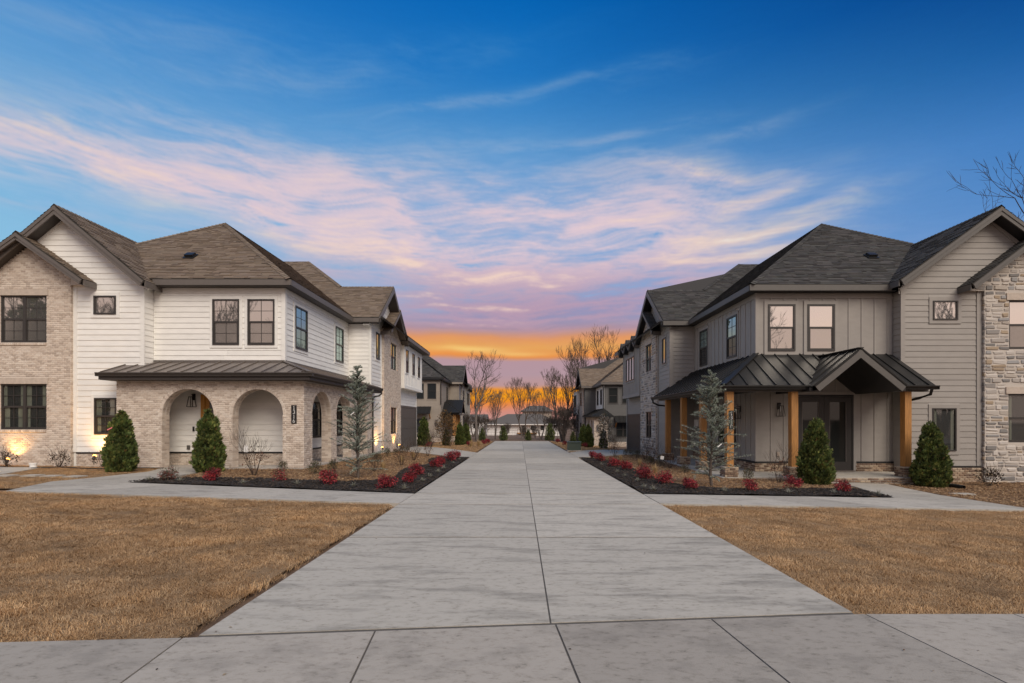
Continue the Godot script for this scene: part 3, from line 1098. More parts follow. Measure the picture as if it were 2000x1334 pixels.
	for w in wins:
		holes.append(grow_hole(w[0], w[1], w[2], w[3], 0.1))
		window(H, S, w[0], w[1], w[2], w[3], 0.0, "hung", M.pane_side if w[2] > 3 else M.clear, M.pane_side if w[2] > 3 else M.clear)
		trim(H, "window_trim", S, w[0], w[1], w[2], w[3], 0.1, 0.0, 0.034, W)
	siding(H, "siding_board", S, 17.62, 24.0, 3.32, 5.82, holes)
	siding(H, "siding_board", S, 17.52, 24.0, 0.4, 2.74, holes)
	fbox(H, "drip_cap", S, 17.52, 24.0, 0.345, 0.4, 0.0, 0.05, M.black)
	fbox(H, "brick_backing", S, 17.55, 24.0, -0.3, 0.345, 0.0, 0.02, M.mortar)
	bricks(H, "brick", S, 17.57, 24.0, -0.05, 0.34, [], 0.03)
	fbox(H, "frieze_board", S, 17.52, 24.0, 5.82, 5.995, 0.0, 0.03, W)
	fbox(H, "corner_board", S, 17.49, 17.62, 3.3, 5.815, 0.0, 0.035, W)
	# cross wing behind
	F = front(24.0)
	siding(H, "siding_board", F, -8.0, -7.08, 0.4, 5.82, [])
	fbox(H, "corner_board", F, -7.08, -6.945, 0.4, 5.98, 0.0, 0.036, W)
	fbox(H, "frieze_board", F, -8.0, -7.08, 5.82, 5.98, 0.0, 0.03, W)
	S = side(-6.98, 1)
	window(H, S, 24.75, 25.35, 4.45, 5.75, 0.0, "fixed", M.pane_side, M.pane_side, false)
	trim(H, "window_trim", S, 24.75, 25.35, 4.45, 5.75, 0.09, 0.0, 0.034, W)
	siding(H, "siding_board", S, 24.1, 25.72, 0.42, 5.9, [grow_hole(24.75, 25.35, 4.45, 5.75)])
	mb = Mb.new()
	extrude(mb, S, [Vector2(23.7, 5.9), Vector2(29.1, 5.9), Vector2(26.4, 8.02)], -0.3, 0.0)
	made(H, "gable_wall", mb, W)
	siding(H, "siding_board", S, 23.75, 29.1, 5.88, 8.0, [], 0.0, [26.4, 8.05, 0.757])
	fbox(H, "corner_board", S, 23.965, 24.1, 0.4, 5.9, 0.0, 0.035, W)
	fbox(H, "corner_board", S, 25.72, 25.849, 0.4, 6.0, 0.0, 0.034, W)
	wins = [[27.2, 28.5, 4.2, 5.62], [27.2, 28.5, 0.73, 2.16]]
	mb = Mb.new()
	panels(mb, S, 25.85, 29.5, -0.6, 5.95, wins, 0.001, 0.13)
	extrude(mb, S, [Vector2(25.5, 5.95), Vector2(29.9, 5.95), Vector2(27.7, 7.05)], 0.002, 0.13)
	made(H, "brick_wall", mb, M.mortar)
	holes = []
	for w in wins:
		window(H, S, w[0], w[1], w[2], w[3], 0.03, "double" if w[2] > 3 else "double", M.pane_side if w[2] > 3 else M.pane_dark, M.pane_side if w[2] > 3 else M.pane_dark, false)
		fbox(H, "lintel", S, w[0] - 0.06, w[1] + 0.06, w[3], w[3] + 0.2, 0.03, 0.155, M.lintel)
		holes.append([w[0] - 0.06, w[1] + 0.06, w[3], w[3] + 0.2])
		holes.append([w[0], w[1], w[2], w[3]])
	bricks(H, "brick", S, 25.85, 29.5, -0.32, 5.95, holes, 0.13)
	bricks(H, "brick", S, 25.6, 29.8, 5.97, 7.05, [], 0.13, [27.7, 7.08, 0.714])
	bricks(H, "brick", front(25.85), -6.97, -6.84, -0.32, 6.1, [], 0.0)
	# batten box over the garage
	S = side(-6.72, 1)
	holes = []
	for a in [30.1, 31.9, 33.6]:
		window(H, S, a, a + 0.65, 4.3, 5.64, 0.0, "hung", M.pane_side, M.pane_dark, false)
		trim(H, "window_trim", S, a, a + 0.65, 4.3, 5.64, 0.09, 0.0, 0.034, W)
		holes.append(grow_hole(a, a + 0.65, 4.3, 5.64))
	battens(H, S, 29.75, 35.2, 3.52, 5.9, holes, 0.0, 0.42, W, 0.05)
	fbox(H, "skirt_board", S, 29.75, 35.2, 3.34, 3.52, 0.0, 0.034, W)
	S = side(-7.12, 1)
	siding(H, "siding_board", S, 29.65, 35.06, 2.34, 3.34, [])
	fbox(H, "corner_board", S, 35.06, 35.2, -0.4, 3.34, 0.0, 0.05, W)
	garage_door(H, S, 30.1, 34.9, -0.35, 2.24, M.garage_brown)
	# roofs
	var mr := Mb.new()
	var p := 0.75
	roof(H, mr, [V(-17.83, 6.21, 17.15), V(-7.69, 6.21, 17.15), V(-12.76, 10.0, 22.2)], tan_roof)
	roof(H, mr, [V(-7.69, 6.21, 17.15), V(-7.69, 6.21, 36.4), V(-12.76, 10.0, 31.35), V(-12.76, 10.0, 22.2)], tan_roof)
	roof(H, mr, [V(-17.83, 6.21, 17.15), V(-17.83, 6.21, 36.4), V(-12.76, 10.0, 31.35), V(-12.76, 10.0, 22.2)], tan_roof)
	roof(H, mr, [V(-17.83, 6.21, 36.4), V(-7.69, 6.21, 36.4), V(-12.76, 10.0, 31.35)], tan_roof)
	var nf := Vector3(0, 1, p).normalized()
	var nr := Vector3(p, 1, 0).normalized()
	caps(mr, V(-7.69, 6.21, 17.15), V(-12.76, 10.0, 22.2), nf, nr, tan_roof)
	caps(mr, V(-17.83, 6.21, 17.15), V(-12.76, 10.0, 22.2), nf, Vector3(-p, 1, 0).normalized(), tan_roof)
	caps(mr, V(-12.76, 10.0, 22.2), V(-12.76, 10.0, 31.3), nr, Vector3(-p, 1, 0).normalized(), tan_roof)
	roof(H, mr, [V(-13.6, 6.21, 23.6), V(-6.5, 6.21, 23.6), V(-6.5, 8.33, 26.42), V(-9.2, 8.33, 26.42), V(-12.15, 10.58, 29.43), V(-13.6, 10.58, 29.43)], tan_roof)
	roof(H, mr, [V(-6.5, 8.33, 26.42), V(-6.5, 6.21, 29.24), V(-9.4, 6.21, 29.24), V(-9.4, 8.33, 26.42)], tan_roof)
	roof(H, mr, [V(-6.3, 6.2, 23.7), V(-6.3, 6.2, 36.0), V(-12.15, 10.57, 30.4), V(-12.15, 10.57, 29.43)], tan_roof)
	roof(H, mr, [V(-6.3, 6.2, 36.0), V(-13.6, 6.2, 36.0), V(-13.6, 10.57, 30.2), V(-12.15, 10.57, 30.2)], tan_roof)
	caps(mr, V(-9.2, 8.35, 26.42), V(-12.15, 10.58, 29.43), nf, nr, tan_roof)
	caps(mr, V(-6.5, 8.33, 26.42), V(-9.2, 8.33, 26.42), nf, Vector3(0, 1, -p).normalized(), tan_roof)
	gable(H, mr, front(17.07), -15.15, 2.93, 6.03, 8.48, 0.42, -5.2, 0.0, tan_roof, M.bronze, M.bronze_dark, 0.2)
	gable(H, mr, front(16.95), -16.25, 2.15, 6.03, 7.55, 0.45, -0.4, 0.0, tan_roof, M.bronze, M.bronze_dark, 0.17)
	gable(H, mr, side(-6.85, 1), 27.7, 2.1, 5.95, 7.4, 0.42, -0.4, 0.0, tan_roof, M.bronze, M.bronze_dark, 0.15)
	# rakes and eaves of the cross wing
	for s in [[23.6, 26.42], [29.24, 26.42]]:
		var a := V(-6.48, 6.21, s[0])
		var b := V(-6.48, 8.33, s[1])
		var nn := Vector3(1, 0, 0).cross((b - a).normalized())
		nn = nn if nn.y > 0 else -nn
		board(H, "rake_board", a - nn * 0.13, b - nn * 0.13, nn, 0.04, 0.2, M.bronze)
		board(H, "soffit", a - nn * 0.21 - Vector3(0.24, 0, 0), b - nn * 0.21 - Vector3(0.24, 0, 0), nn, 0.46, 0.015, M.bronze_dark)
	board(H, "fascia", V(-12.3, 6.105, 17.17), V(-7.67, 6.105, 17.17), UP, 0.04, 0.19, M.bronze)
	board(H, "fascia", V(-7.68, 6.105, 17.19), V(-7.68, 6.105, 23.6), UP, 0.04, 0.19, M.bronze)
	board(H, "fascia", V(-7.7, 6.105, 23.62), V(-6.5, 6.105, 23.62), UP, 0.04, 0.19, M.bronze)
	board(H, "fascia", V(-6.32, 6.1, 29.0), V(-6.32, 6.1, 36.0), UP, 0.04, 0.19, M.bronze)
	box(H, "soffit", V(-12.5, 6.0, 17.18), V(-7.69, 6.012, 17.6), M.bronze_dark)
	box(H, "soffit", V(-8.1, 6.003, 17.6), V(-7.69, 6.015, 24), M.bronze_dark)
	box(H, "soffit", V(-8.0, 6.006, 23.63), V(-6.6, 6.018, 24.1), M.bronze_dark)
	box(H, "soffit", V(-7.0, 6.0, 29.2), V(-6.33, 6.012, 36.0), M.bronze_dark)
	made(H, "roof_shingles", mr, M.shingle)
	stuff(H.get_child(H.get_child_count() - 1))
	roof_vent(H, V(-12.1, 7.45, 18.8), 0.64)
	# porch roof of standing-seam metal
	var T: Material = M.metal_tan
	metal_roof(H, [V(-13.24, 2.98, 16.05), V(-6.57, 2.98, 16.05), V(-8.04, 3.47, 17.52), V(-13.24, 3.47, 17.52)], T, 0.42, 0.1)
	metal_roof(H, [V(-6.57, 2.98, 16.05), V(-6.57, 2.98, 24.3), V(-8.04, 3.47, 24.3), V(-8.04, 3.47, 17.52)], T, 0.42, 0.2)
	board(H, "hip_cap", V(-6.57, 3.0, 16.05), V(-8.04, 3.49, 17.52), UP, 0.16, 0.03, T)
	fbox(H, "flashing", front(17.52), -12.5, -8.02, 3.46, 3.53, 0.0, 0.045, M.bronze)
	fbox(H, "flashing", side(-8.04, 1), 17.5, 24.0, 3.46, 3.53, 0.0, 0.045, M.bronze)
	gutter(H, V(-13.24, 2.965, 16.06), V(-6.46, 2.965, 16.06), Vector3(0, 0, 1), M.bronze_dark)
	gutter(H, V(-6.58, 2.965, 16.06), V(-6.58, 2.965, 24.3), Vector3(1, 0, 0), M.bronze_dark)
	board(H, "fascia", V(-13.22, 2.85, 16.08), V(-6.59, 2.85, 16.08), UP, 0.03, 0.2, M.bronze_dark)
	board(H, "fascia", V(-6.6, 2.85, 16.1), V(-6.6, 2.85, 24.3), UP, 0.03, 0.2, M.bronze_dark)
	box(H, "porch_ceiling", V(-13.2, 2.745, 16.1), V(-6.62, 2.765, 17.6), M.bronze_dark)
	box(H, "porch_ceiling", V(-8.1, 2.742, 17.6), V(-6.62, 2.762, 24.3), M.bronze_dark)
	mb = Mb.new()
	mb.slab([V(-13.2, 2.76, 16.1), V(-13.2, 2.95, 16.1), V(-13.2, 3.43, 17.5), V(-13.2, 2.76, 17.5)], Vector3(-1, 0, 0), 0.03)
	made(H, "roof_end", mb, M.bronze_dark)
	downspout(H, [V(-6.5, 2.86, 24.1), V(-6.5, 2.72, 24.1), V(-6.62, 2.62, 24.08), V(-6.85, 2.55, 23.95), V(-6.86, 2.4, 23.93), V(-6.86, -0.2, 23.93)], 0.038, M.bronze_dark)
	flush(H, "brick", "brickwork")
	flush(H, "siding_board", "siding_boards_far", 300)
	lantern("black trapezoid lantern inside the left front brick arch", front(17.52), -11.13, 2.14, "", 0.024)
	number_plate("black plate with white upright digits 1316 on brick corner", "1316", front(16.4), -7.22, 1.37, 1.96, 0.17, 0.016)

func garage_door(H: Node, F: Dictionary, a0: float, a1: float, y0: float, y1: float, m: Material) -> void:
	var g := fbox(H, "garage_door", F, a0, a1, y0, y1, 0.0, 0.02, M.black)
	var h := (y1 - y0) / 4.0
	for i in 4:
		fbox(g, "door_section", F, a0 + 0.02, a1 - 0.02, y0 + h * i + 0.008, y0 + h * (i + 1) - 0.008, 0.02, 0.05, m)
	trim(H, "garage_trim", F, a0, a1, y0 - 0.2, y1, 0.12, 0.0, 0.07, m)

func house_1310() -> void:
	var H := thing("house", "greige board and batten house with cedar post porch numbered 1310", "house", V(12.5, -0.4, 24))
	kinds(H, ["base_brick", "stone"])
	lap_kind(H, "siding_board", "greige")
	lap_kind(H, "side_siding_board", "grey")
	var W: Material = M.greige
	var G: Material = M.grey
	box(H, "wall", V(7.85, -1.0, 17.0), V(18.4, 5.7, 35), W)
	box(H, "wall", V(12.39, -1.0, 16.63), V(18.2, 5.69, 19), W)
	box(H, "wall", V(6.76, -1.0, 23.0), V(12, 5.68, 28.2), G)
	box(H, "wall", V(7.0, -1.2, 28.2), V(12, 5.67, 33.3), G)
	box(H, "wall", V(6.6, 2.83, 28.15), V(7.4, 5.66, 32.7), G)
	# upper storey, front, in boards and battens
	var F := front(17.0)
	var holes := []
	for w in [[8.23, 9.13], [9.54, 10.44]]:
		holes.append(grow_hole(w[0], w[1], 3.77, 5.32, 0.13))
		window(H, F, w[0], w[1], 3.77, 5.32, 0.0, "hung", M.pane_bright, M.pane, false, 0.06)
		trim(H, "window_trim", F, w[0], w[1], 3.77, 5.32, 0.12, 0.0, 0.036, W)
	battens(H, F, 7.85, 12.3, 3.58, 5.52, holes, 0.0, 0.43, W, 0.5)
	fbox(H, "frieze_board", F, 7.95, 12.38, 5.52, 5.69, 0.0, 0.03, W)
	fbox(H, "skirt_board", F, 7.95, 12.38, 3.4, 3.58, 0.0, 0.026, W)
	fbox(H, "corner_board", F, 7.815, 7.95, 3.4, 5.69, 0.0, 0.036, W)
	fbox(H, "corner_board", F, 12.25, 12.35, 3.58, 5.52, 0.0, 0.032, W)
	# wall under the porch, with the double door
	var door := [9.12, 11.05, -0.2, 2.32]
	battens(H, F, 7.85, 12.38, 0.11, 3.4, [grow_hole(door[0], door[1], -0.4, door[3], 0.12)], 0.0, 0.43, W, 0.5)
	fbox(H, "corner_board", F, 7.82, 7.95, 0.11, 2.5, 0.0, 0.034, W)
	fbox(H, "drip_cap", F, 7.8, door[0] - 0.1, 0.05, 0.11, 0.0, 0.06, M.black)
	fbox(H, "drip_cap", F, door[1] + 0.1, 12.38, 0.05, 0.11, 0.0, 0.06, M.black)
	fbox(H, "brick_backing", F, 7.8, door[0] - 0.08, -0.5, 0.05, 0.0, 0.05, M.clay_mortar)
	fbox(H, "brick_backing", F, door[1] + 0.08, 12.38, -0.5, 0.05, 0.0, 0.05, M.clay_mortar)
	bricks(H, "base_brick", F, 7.78, 12.38, -0.21, 0.05, [[door[0] - 0.08, door[1] + 0.08, -1, 1]], 0.055)
	fbox(H, "door_trim", F, door[0] - 0.1, door[0], -0.2, 2.42, 0.0, 0.05, W)
	fbox(H, "door_trim", F, door[1], door[1] + 0.1, -0.2, 2.42, 0.0, 0.05, W)
	fbox(H, "door_trim", F, door[0], door[1], 2.32, 2.42, 0.0, 0.048, W)
	var mid: float = (door[0] + door[1]) * 0.5
	for q in [[door[0] + 0.06, mid - 0.004], [mid + 0.004, door[1] - 0.06]]:
		var mb := Mb.new()
		mb.box(at(F, q[0], -0.18, 0.005), at(F, q[0] + 0.17, 2.26, 0.05))
		mb.box(at(F, q[1] - 0.17, -0.18, 0.005), at(F, q[1], 2.26, 0.05))
		mb.box(at(F, q[0] + 0.17, 2.08, 0.005), at(F, q[1] - 0.17, 2.26, 0.05))
		mb.box(at(F, q[0] + 0.17, -0.18, 0.005), at(F, q[1] - 0.17, 0.1, 0.05))
		var leaf := made(H, "door", mb, M.door_paint)
		fbox(leaf, "door_glass", F, q[0] + 0.17, q[1] - 0.17, 0.1, 2.08, 0.015, 0.022, M.pane_dark)
		for e in [q[0] + 0.17, q[1] - 0.19]:
			fbox(leaf, "glass_stop", F, e, e + 0.02, 0.1, 2.08, 0.024, 0.045, M.bronze)
	fbox(H, "door_frame", F, door[0], door[0] + 0.055, -0.2, 2.32, 0.0, 0.06, M.black)
	fbox(H, "door_frame", F, door[1] - 0.055, door[1], -0.2, 2.32, 0.0, 0.06, M.black)
	fbox(H, "door_frame", F, door[0] + 0.055, door[1] - 0.055, 2.27, 2.32, 0.0, 0.058, M.black)
	fbox(H, "door_sill", F, door[0], door[1], -0.215, -0.18, 0.0, 0.12, M.metal_tan)
	# gabled wing at the right
	F = front(16.63)
	holes = []
	for w in [[13.4, 14.2, 4.73, 5.35], [13.38, 14.15, 0.48, 1.87]]:
		holes.append(grow_hole(w[0], w[1], w[2], w[3], 0.12))
		window(H, F, w[0], w[1], w[2], w[3], 0.0, "fixed", M.pane_bright if w[2] > 3 else M.clear, M.clear, false, 0.04)
		trim(H, "window_trim", F, w[0], w[1], w[2], w[3], 0.12, 0.0, 0.036, W)
	siding(H, "siding_board", F, 12.5, 14.82, 0.0, 5.6, holes)
	var mb := Mb.new()
	extrude(mb, F, [Vector2(12.3, 5.6), Vector2(18.2, 5.6), Vector2(15.23, 7.98)], -0.3, 0.0)
	made(H, "gable_wall", mb, W)
	siding(H, "siding_board", F, 12.3, 18.1, 5.58, 7.98, holes, 0.0, [15.23, 8.0, 0.76])
	fbox(H, "corner_board", F, 12.355, 12.5, 0.0, 5.8, 0.0, 0.036, W)
	fbox(H, "corner_board", F, 14.82, 14.98, 0.0, 5.8, 0.0, 0.036, W)
	board(H, "frieze_board", at(F, 12.35, 5.68, 0.02), at(F, 15.23, 7.97, 0.02), UP, 0.03, 0.12, W)
	board(H, "frieze_board", at(F, 18.1, 5.68, 0.02), at(F, 15.23, 7.97, 0.02), UP, 0.03, 0.12, W)
	fbox(H, "drip_cap", F, 12.35, 14.95, -0.06, 0.0, 0.0, 0.06, M.black)
	fbox(H, "brick_backing", F, 12.35, 14.98, -0.9, -0.06, 0.0, 0.05, M.clay_mortar)
	bricks(H, "base_brick", F, 12.35, 14.98, -0.6, -0.065, [], 0.055)
	siding(H, "side_siding_board", side(12.39, -1), 16.63, 17.0, 0.0, 5.65, [])
	# stone gable at the far right
	var wins := [[15.78, 17.4, 3.77, 5.35], [15.76, 17.4, 0.76, 2.33]]
	mb = Mb.new()
	panels(mb, F, 15.0, 18.3, -1.2, 5.65, wins, 0.001, 0.12)
	extrude(mb, F, [Vector2(14.3, 5.65), Vector2(18.3, 5.65), Vector2(16.35, 7.08)], 0.002, 0.12)
	made(H, "stone_wall", mb, M.stone_mortar)
	holes = []
	for w in wins:
		window(H, F, w[0], w[1], w[2], w[3], 0.03, "double", M.pane_bright if w[2] > 3 else M.clear, M.pane_low if w[2] > 3 else M.clear, false)
		fbox(H, "lintel", F, w[0] - 0.1, w[1] + 0.1, w[3], w[3] + 0.22, 0.03, 0.16, M.lintel)
		holes.append([w[0] - 0.1, w[1] + 0.1, w[3], w[3] + 0.22])
		holes.append([w[0], w[1], w[2], w[3]])
	stones(H, "stone", F, 15.0, 18.3, -0.75, 5.65, holes, 0.12)
	stones(H, "stone", F, 14.6, 18.2, 5.66, 7.05, [], 0.12, [16.35, 7.1, 0.75])
	stones(H, "stone", side(15.0, -1), 16.5, 16.62, -0.75, 5.65, [], 0.0)
	# side of the upper storey
	var S := side(7.85, -1)
	holes = []
	for w in [[18.43, 19.32, 3.78, 5.3], [21.3, 22.2, 3.78, 5.3], [18.5, 20.1, 0.54, 1.93]]:
		holes.append(grow_hole(w[0], w[1], w[2], w[3], 0.11))
		window(H, S, w[0], w[1], w[2], w[3], 0.0, "hung", M.pane_side if w[2] > 3 else M.pane_dark, M.pane_dark, w[2] > 3)
		trim(H, "window_trim", S, w[0], w[1], w[2], w[3], 0.1, 0.0, 0.036, G)
	fbox(H, "wall_sheet", S, 17.0, 23.0, 0.1, 5.69, 0.0, 0.004, G)
	battens(H, S, 17.0, 23.0, 3.4, 5.52, holes, 0.004, 0.4, G, 0.4)
	battens(H, S, 17.0, 23.0, 0.11, 2.5, holes, 0.004, 0.4, G, 0.4)
	fbox(H, "frieze_board", S, 17.1, 23.0, 5.52, 5.69, 0.0, 0.03, G)
	fbox(H, "corner_board", S, 16.965, 17.1, 0.11, 5.69, 0.004, 0.035, W)
	fbox(H, "drip_cap", S, 16.94, 23.0, 0.05, 0.11, 0.0, 0.06, M.black)
	fbox(H, "brick_backing", S, 16.95, 23.0, -0.5, 0.05, 0.0, 0.05, M.clay_mortar)
	bricks(H, "base_brick", S, 16.94, 23.0, -0.21, 0.05, [], 0.055)
	# cross wing
	F = front(23.0)
	siding(H, "siding_board", F, 6.9, 7.84, 0.1, 5.52, [])
	fbox(H, "corner_board", F, 6.725, 6.9, 0.1, 5.68, 0.0, 0.036, W)
	fbox(H, "frieze_board", F, 6.9, 7.84, 5.52, 5.68, 0.0, 0.03, W)
	S = side(6.76, -1)
	window(H, S, 23.6, 24.15, 4.1, 5.31, 0.0, "fixed", M.pane_side, M.pane_side, false)
	trim(H, "window_trim", S, 23.6, 24.15, 4.1, 5.31, 0.08, 0.0, 0.034, G)
	siding(H, "side_siding_board", S, 23.1, 24.85, -0.15, 5.6, [grow_hole(23.6, 24.15, 4.1, 5.31, 0.08)])
	mb = Mb.new()
	extrude(mb, S, [Vector2(22.8, 5.6), Vector2(28.2, 5.6), Vector2(25.5, 7.62)], -0.3, 0.0)
	made(H, "gable_wall", mb, G)
	siding(H, "side_siding_board", S, 22.85, 28.15, 5.58, 7.6, [], 0.0, [25.5, 7.65, 0.716])
	fbox(H, "corner_board", S, 24.85, 24.99, -0.2, 5.7, 0.0, 0.05, W)
	wins = [[25.8, 26.95, 3.97, 5.36], [25.8, 26.95, 0.54, 1.91]]
	mb = Mb.new()
	panels(mb, S, 25.0, 28.1, -1.2, 5.6, wins, 0.001, 0.13)
	extrude(mb, S, [Vector2(24.6, 5.6), Vector2(28.4, 5.6), Vector2(26.5, 6.88)], 0.002, 0.13)
	made(H, "stone_wall", mb, M.stone_mortar)
	holes = []
	for w in wins:
		window(H, S, w[0], w[1], w[2], w[3], 0.03, "double", M.pane_side if w[2] > 3 else M.pane_dark, M.pane_side if w[2] > 3 else M.pane_dark, false)
		fbox(H, "lintel", S, w[0] - 0.1, w[1] + 0.1, w[3], w[3] + 0.2, 0.03, 0.16, M.lintel)
		holes.append([w[0] - 0.1, w[1] + 0.1, w[3], w[3] + 0.2])
		holes.append([w[0], w[1], w[2], w[3]])
	stones(H, "stone", S, 25.0, 28.1, -0.8, 5.6, holes, 0.13)
	stones(H, "stone", S, 24.7, 28.3, 5.6, 6.85, [], 0.13, [26.5, 6.9, 0.71])
	stones(H, "stone", front(25.0), 6.64, 6.76, -0.8, 5.6, [], 0.0)
	# batten box with three small gables over the garage
	S = side(6.6, -1)
	window(H, S, 29.4, 31.6, 3.8, 5.18, 0.0, "triple", M.pane_side, M.pane_side, false)
	trim(H, "window_trim", S, 29.4, 31.6, 3.8, 5.18, 0.1, 0.0, 0.036, G)
	battens(H, S, 28.15, 32.7, 3.0, 5.6, [grow_hole(29.4, 31.6, 3.8, 5.18, 0.1)], 0.0, 0.36, G, 0.05)
	fbox(H, "skirt_board", S, 28.15, 32.7, 2.82, 3.0, 0.0, 0.034, G)
	fbox(H, "corner_board", front(28.15), 6.57, 6.76, 2.83, 5.6, 0.0, 0.03, G)
	S = side(7.0, -1)
	siding(H, "side_siding_board", S, 28.3, 33.15, 1.84, 2.82, [])
	fbox(H, "corner_board", S, 33.15, 33.3, -0.7, 2.82, 0.0, 0.05, G)
	garage_door(H, S, 29.1, 32.9, -0.75, 1.72, M.garage_dark)
	# roofs
	var mr := Mb.new()
	var p := 0.727
	var R := dark_roof
	roof(H, mr, [V(7.51, 5.9, 16.65), V(18.8, 5.9, 16.65), V(13.15, 10.0, 22.3)], R)
	roof(H, mr, [V(7.51, 5.9, 16.65), V(7.51, 5.9, 35), V(13.15, 10.0, 29.4), V(13.15, 10.0, 22.3)], R)
	roof(H, mr, [V(18.8, 5.9, 16.65), V(18.8, 5.9, 35), V(13.15, 10.0, 29.4), V(13.15, 10.0, 22.3)], R)
	roof(H, mr, [V(7.51, 5.9, 35), V(18.8, 5.9, 35), V(13.15, 10.0, 29.4)], R)
	var nf := Vector3(0, 1, p).normalized()
	var nl := Vector3(-p, 1, 0).normalized()
	caps(mr, V(7.51, 5.9, 16.65), V(13.15, 10.0, 22.3), nf, nl, R)
	caps(mr, V(18.8, 5.9, 16.65), V(13.15, 10.0, 22.3), nf, Vector3(p, 1, 0).normalized(), R)
	caps(mr, V(13.15, 10.0, 22.3), V(13.15, 10.0, 29.4), nl, Vector3(p, 1, 0).normalized(), R)
	roof(H, mr, [V(14, 5.88, 22.65), V(6.35, 5.88, 22.65), V(6.35, 7.92, 25.49), V(9.12, 7.92, 25.49), V(12.3, 10.2, 28.67), V(14, 10.2, 28.67)], R)
	roof(H, mr, [V(6.35, 7.92, 25.49), V(6.35, 5.88, 28.33), V(9.3, 5.88, 28.33), V(9.3, 7.92, 25.49)], R)
	roof(H, mr, [V(6.25, 5.86, 22.75), V(6.25, 5.86, 33.7), V(12.3, 10.19, 28.9), V(12.3, 10.19, 28.67)], R)
	roof(H, mr, [V(6.25, 5.86, 33.7), V(14, 5.86, 33.7), V(14, 10.19, 28.9), V(12.3, 10.19, 28.9)], R)
	caps(mr, V(9.12, 7.94, 25.49), V(12.3, 10.2, 28.67), nf, nl, R)
	caps(mr, V(6.35, 7.92, 25.49), V(9.12, 7.92, 25.49), nf, Vector3(0, 1, -p).normalized(), R)
	gable(H, mr, front(16.63), 15.23, 3.2, 5.93, 8.25, 0.45, -5.5, 0.0, R, M.fascia_dark, M.black, 0.2)
	gable(H, mr, front(16.5), 16.35, 2.13, 5.77, 7.37, 0.42, -0.4, 0.0, R, M.fascia_dark, M.black, 0.17)
	gable(H, mr, side(6.63, -1), 26.4, 1.95, 5.72, 7.1, 0.3, -0.4, 0.0, R, M.fascia_dark, M.black, 0.15)
	for c in [28.95, 30.45, 31.95]:
		gable(H, mr, side(6.6, -1), c, 0.75, 5.62, 6.2, 0.3, -2.2, 0.0, R, M.fascia_dark, M.black, 0.14)
	for s in [[22.65, 25.49], [28.33, 25.49]]:
		var a := V(6.33, 5.88, s[0])
		var b := V(6.33, 7.92, s[1])
		var nn := Vector3(1, 0, 0).cross((b - a).normalized())
		nn = nn if nn.y > 0 else -nn
		board(H, "rake_board", a - nn * 0.13, b - nn * 0.13, nn, 0.04, 0.2, M.fascia_dark)
		board(H, "soffit", a - nn * 0.21 + Vector3(0.22, 0, 0), b - nn * 0.21 + Vector3(0.22, 0, 0), nn, 0.42, 0.015, M.black)
	board(H, "fascia", V(7.49, 5.795, 16.67), V(12.1, 5.795, 16.67), UP, 0.04, 0.19, M.fascia_dark)
	board(H, "fascia", V(7.5, 5.795, 16.69), V(7.5, 5.795, 22.65), UP, 0.04, 0.19, M.fascia_dark)
	board(H, "fascia", V(7.52, 5.775, 22.67), V(6.35, 5.775, 22.67), UP, 0.04, 0.19, M.fascia_dark)
	board(H, "fascia", V(6.27, 5.75, 32.6), V(6.27, 5.75, 33.7), UP, 0.04, 0.19, M.fascia_dark)
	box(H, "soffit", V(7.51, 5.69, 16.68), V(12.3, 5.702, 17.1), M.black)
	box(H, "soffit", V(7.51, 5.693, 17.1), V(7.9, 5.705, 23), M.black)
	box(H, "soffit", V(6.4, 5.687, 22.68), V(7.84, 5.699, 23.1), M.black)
	stuff(made(H, "roof_shingles", mr, M.shingle))
	roof_vent(H, V(12.9, 7.44, 18.77), 0.62)
	# porch
	mb = Mb.new()
	mb.box(V(6.02, -0.8, 15.22), V(12.3, -0.22, 17.0))
	mb.box(V(6.02, -0.8, 17.0), V(7.84, -0.222, 23.0))
	made(H, "porch_floor", mb, M.walk)
	bricks(H, "base_brick", front(15.22), 6.02, 12.3, -0.64, -0.24, [], 0.004)
	bricks(H, "base_brick", side(6.02, -1), 15.24, 23.0, -0.64, -0.24, [], 0.004)
	for q in [[6.34, 15.5], [8.28, 15.5], [11.69, 15.5], [6.34, 17.7], [6.34, 19.8], [6.34, 21.9]]:
		var x: float = q[0]
		var d: float = q[1]
		box(H, "pedestal_core", V(x - 0.185, -0.5, d - 0.185), V(x + 0.185, 0.05, d + 0.185), M.clay_mortar)
		box(H, "pedestal_cap", V(x - 0.2, 0.05, d - 0.2), V(x + 0.2, 0.075, d + 0.2), M.clay_mortar)
		bricks(H, "base_brick", front(d - 0.185), x - 0.205, x + 0.205, -0.42, 0.05, [], 0.01)
		bricks(H, "base_brick", side(x - 0.185, -1), d - 0.18, d + 0.2, -0.42, 0.05, [], 0.01)
		bricks(H, "base_brick", side(x + 0.185, 1), d - 0.18, d + 0.2, -0.42, 0.05, [], 0.01)
		box(H, "porch_post", V(x - 0.1, 0.075, d - 0.1), V(x + 0.1, 2.34, d + 0.1), M.cedar)
	var T: Material = M.metal_black
	metal_roof(H, [V(6.05, 2.52, 15.2), V(8.62, 2.52, 15.2), V(9.9, 3.56, 16.83), V(9.9, 3.67, 17.0), V(7.85, 3.67, 17.0)], T, 0.42, 0.3)
	metal_roof(H, [V(11.18, 2.52, 15.2), V(12.35, 2.52, 15.2), V(12.35, 3.67, 17.0), V(9.9, 3.67, 17.0), V(9.9, 3.56, 16.83)], T, 0.42, 0.15)
	metal_roof(H, [V(6.05, 2.52, 15.2), V(6.05, 2.52, 23.2), V(7.85, 3.67, 23.2), V(7.85, 3.67, 17.0)], T, 0.42, 0.2)
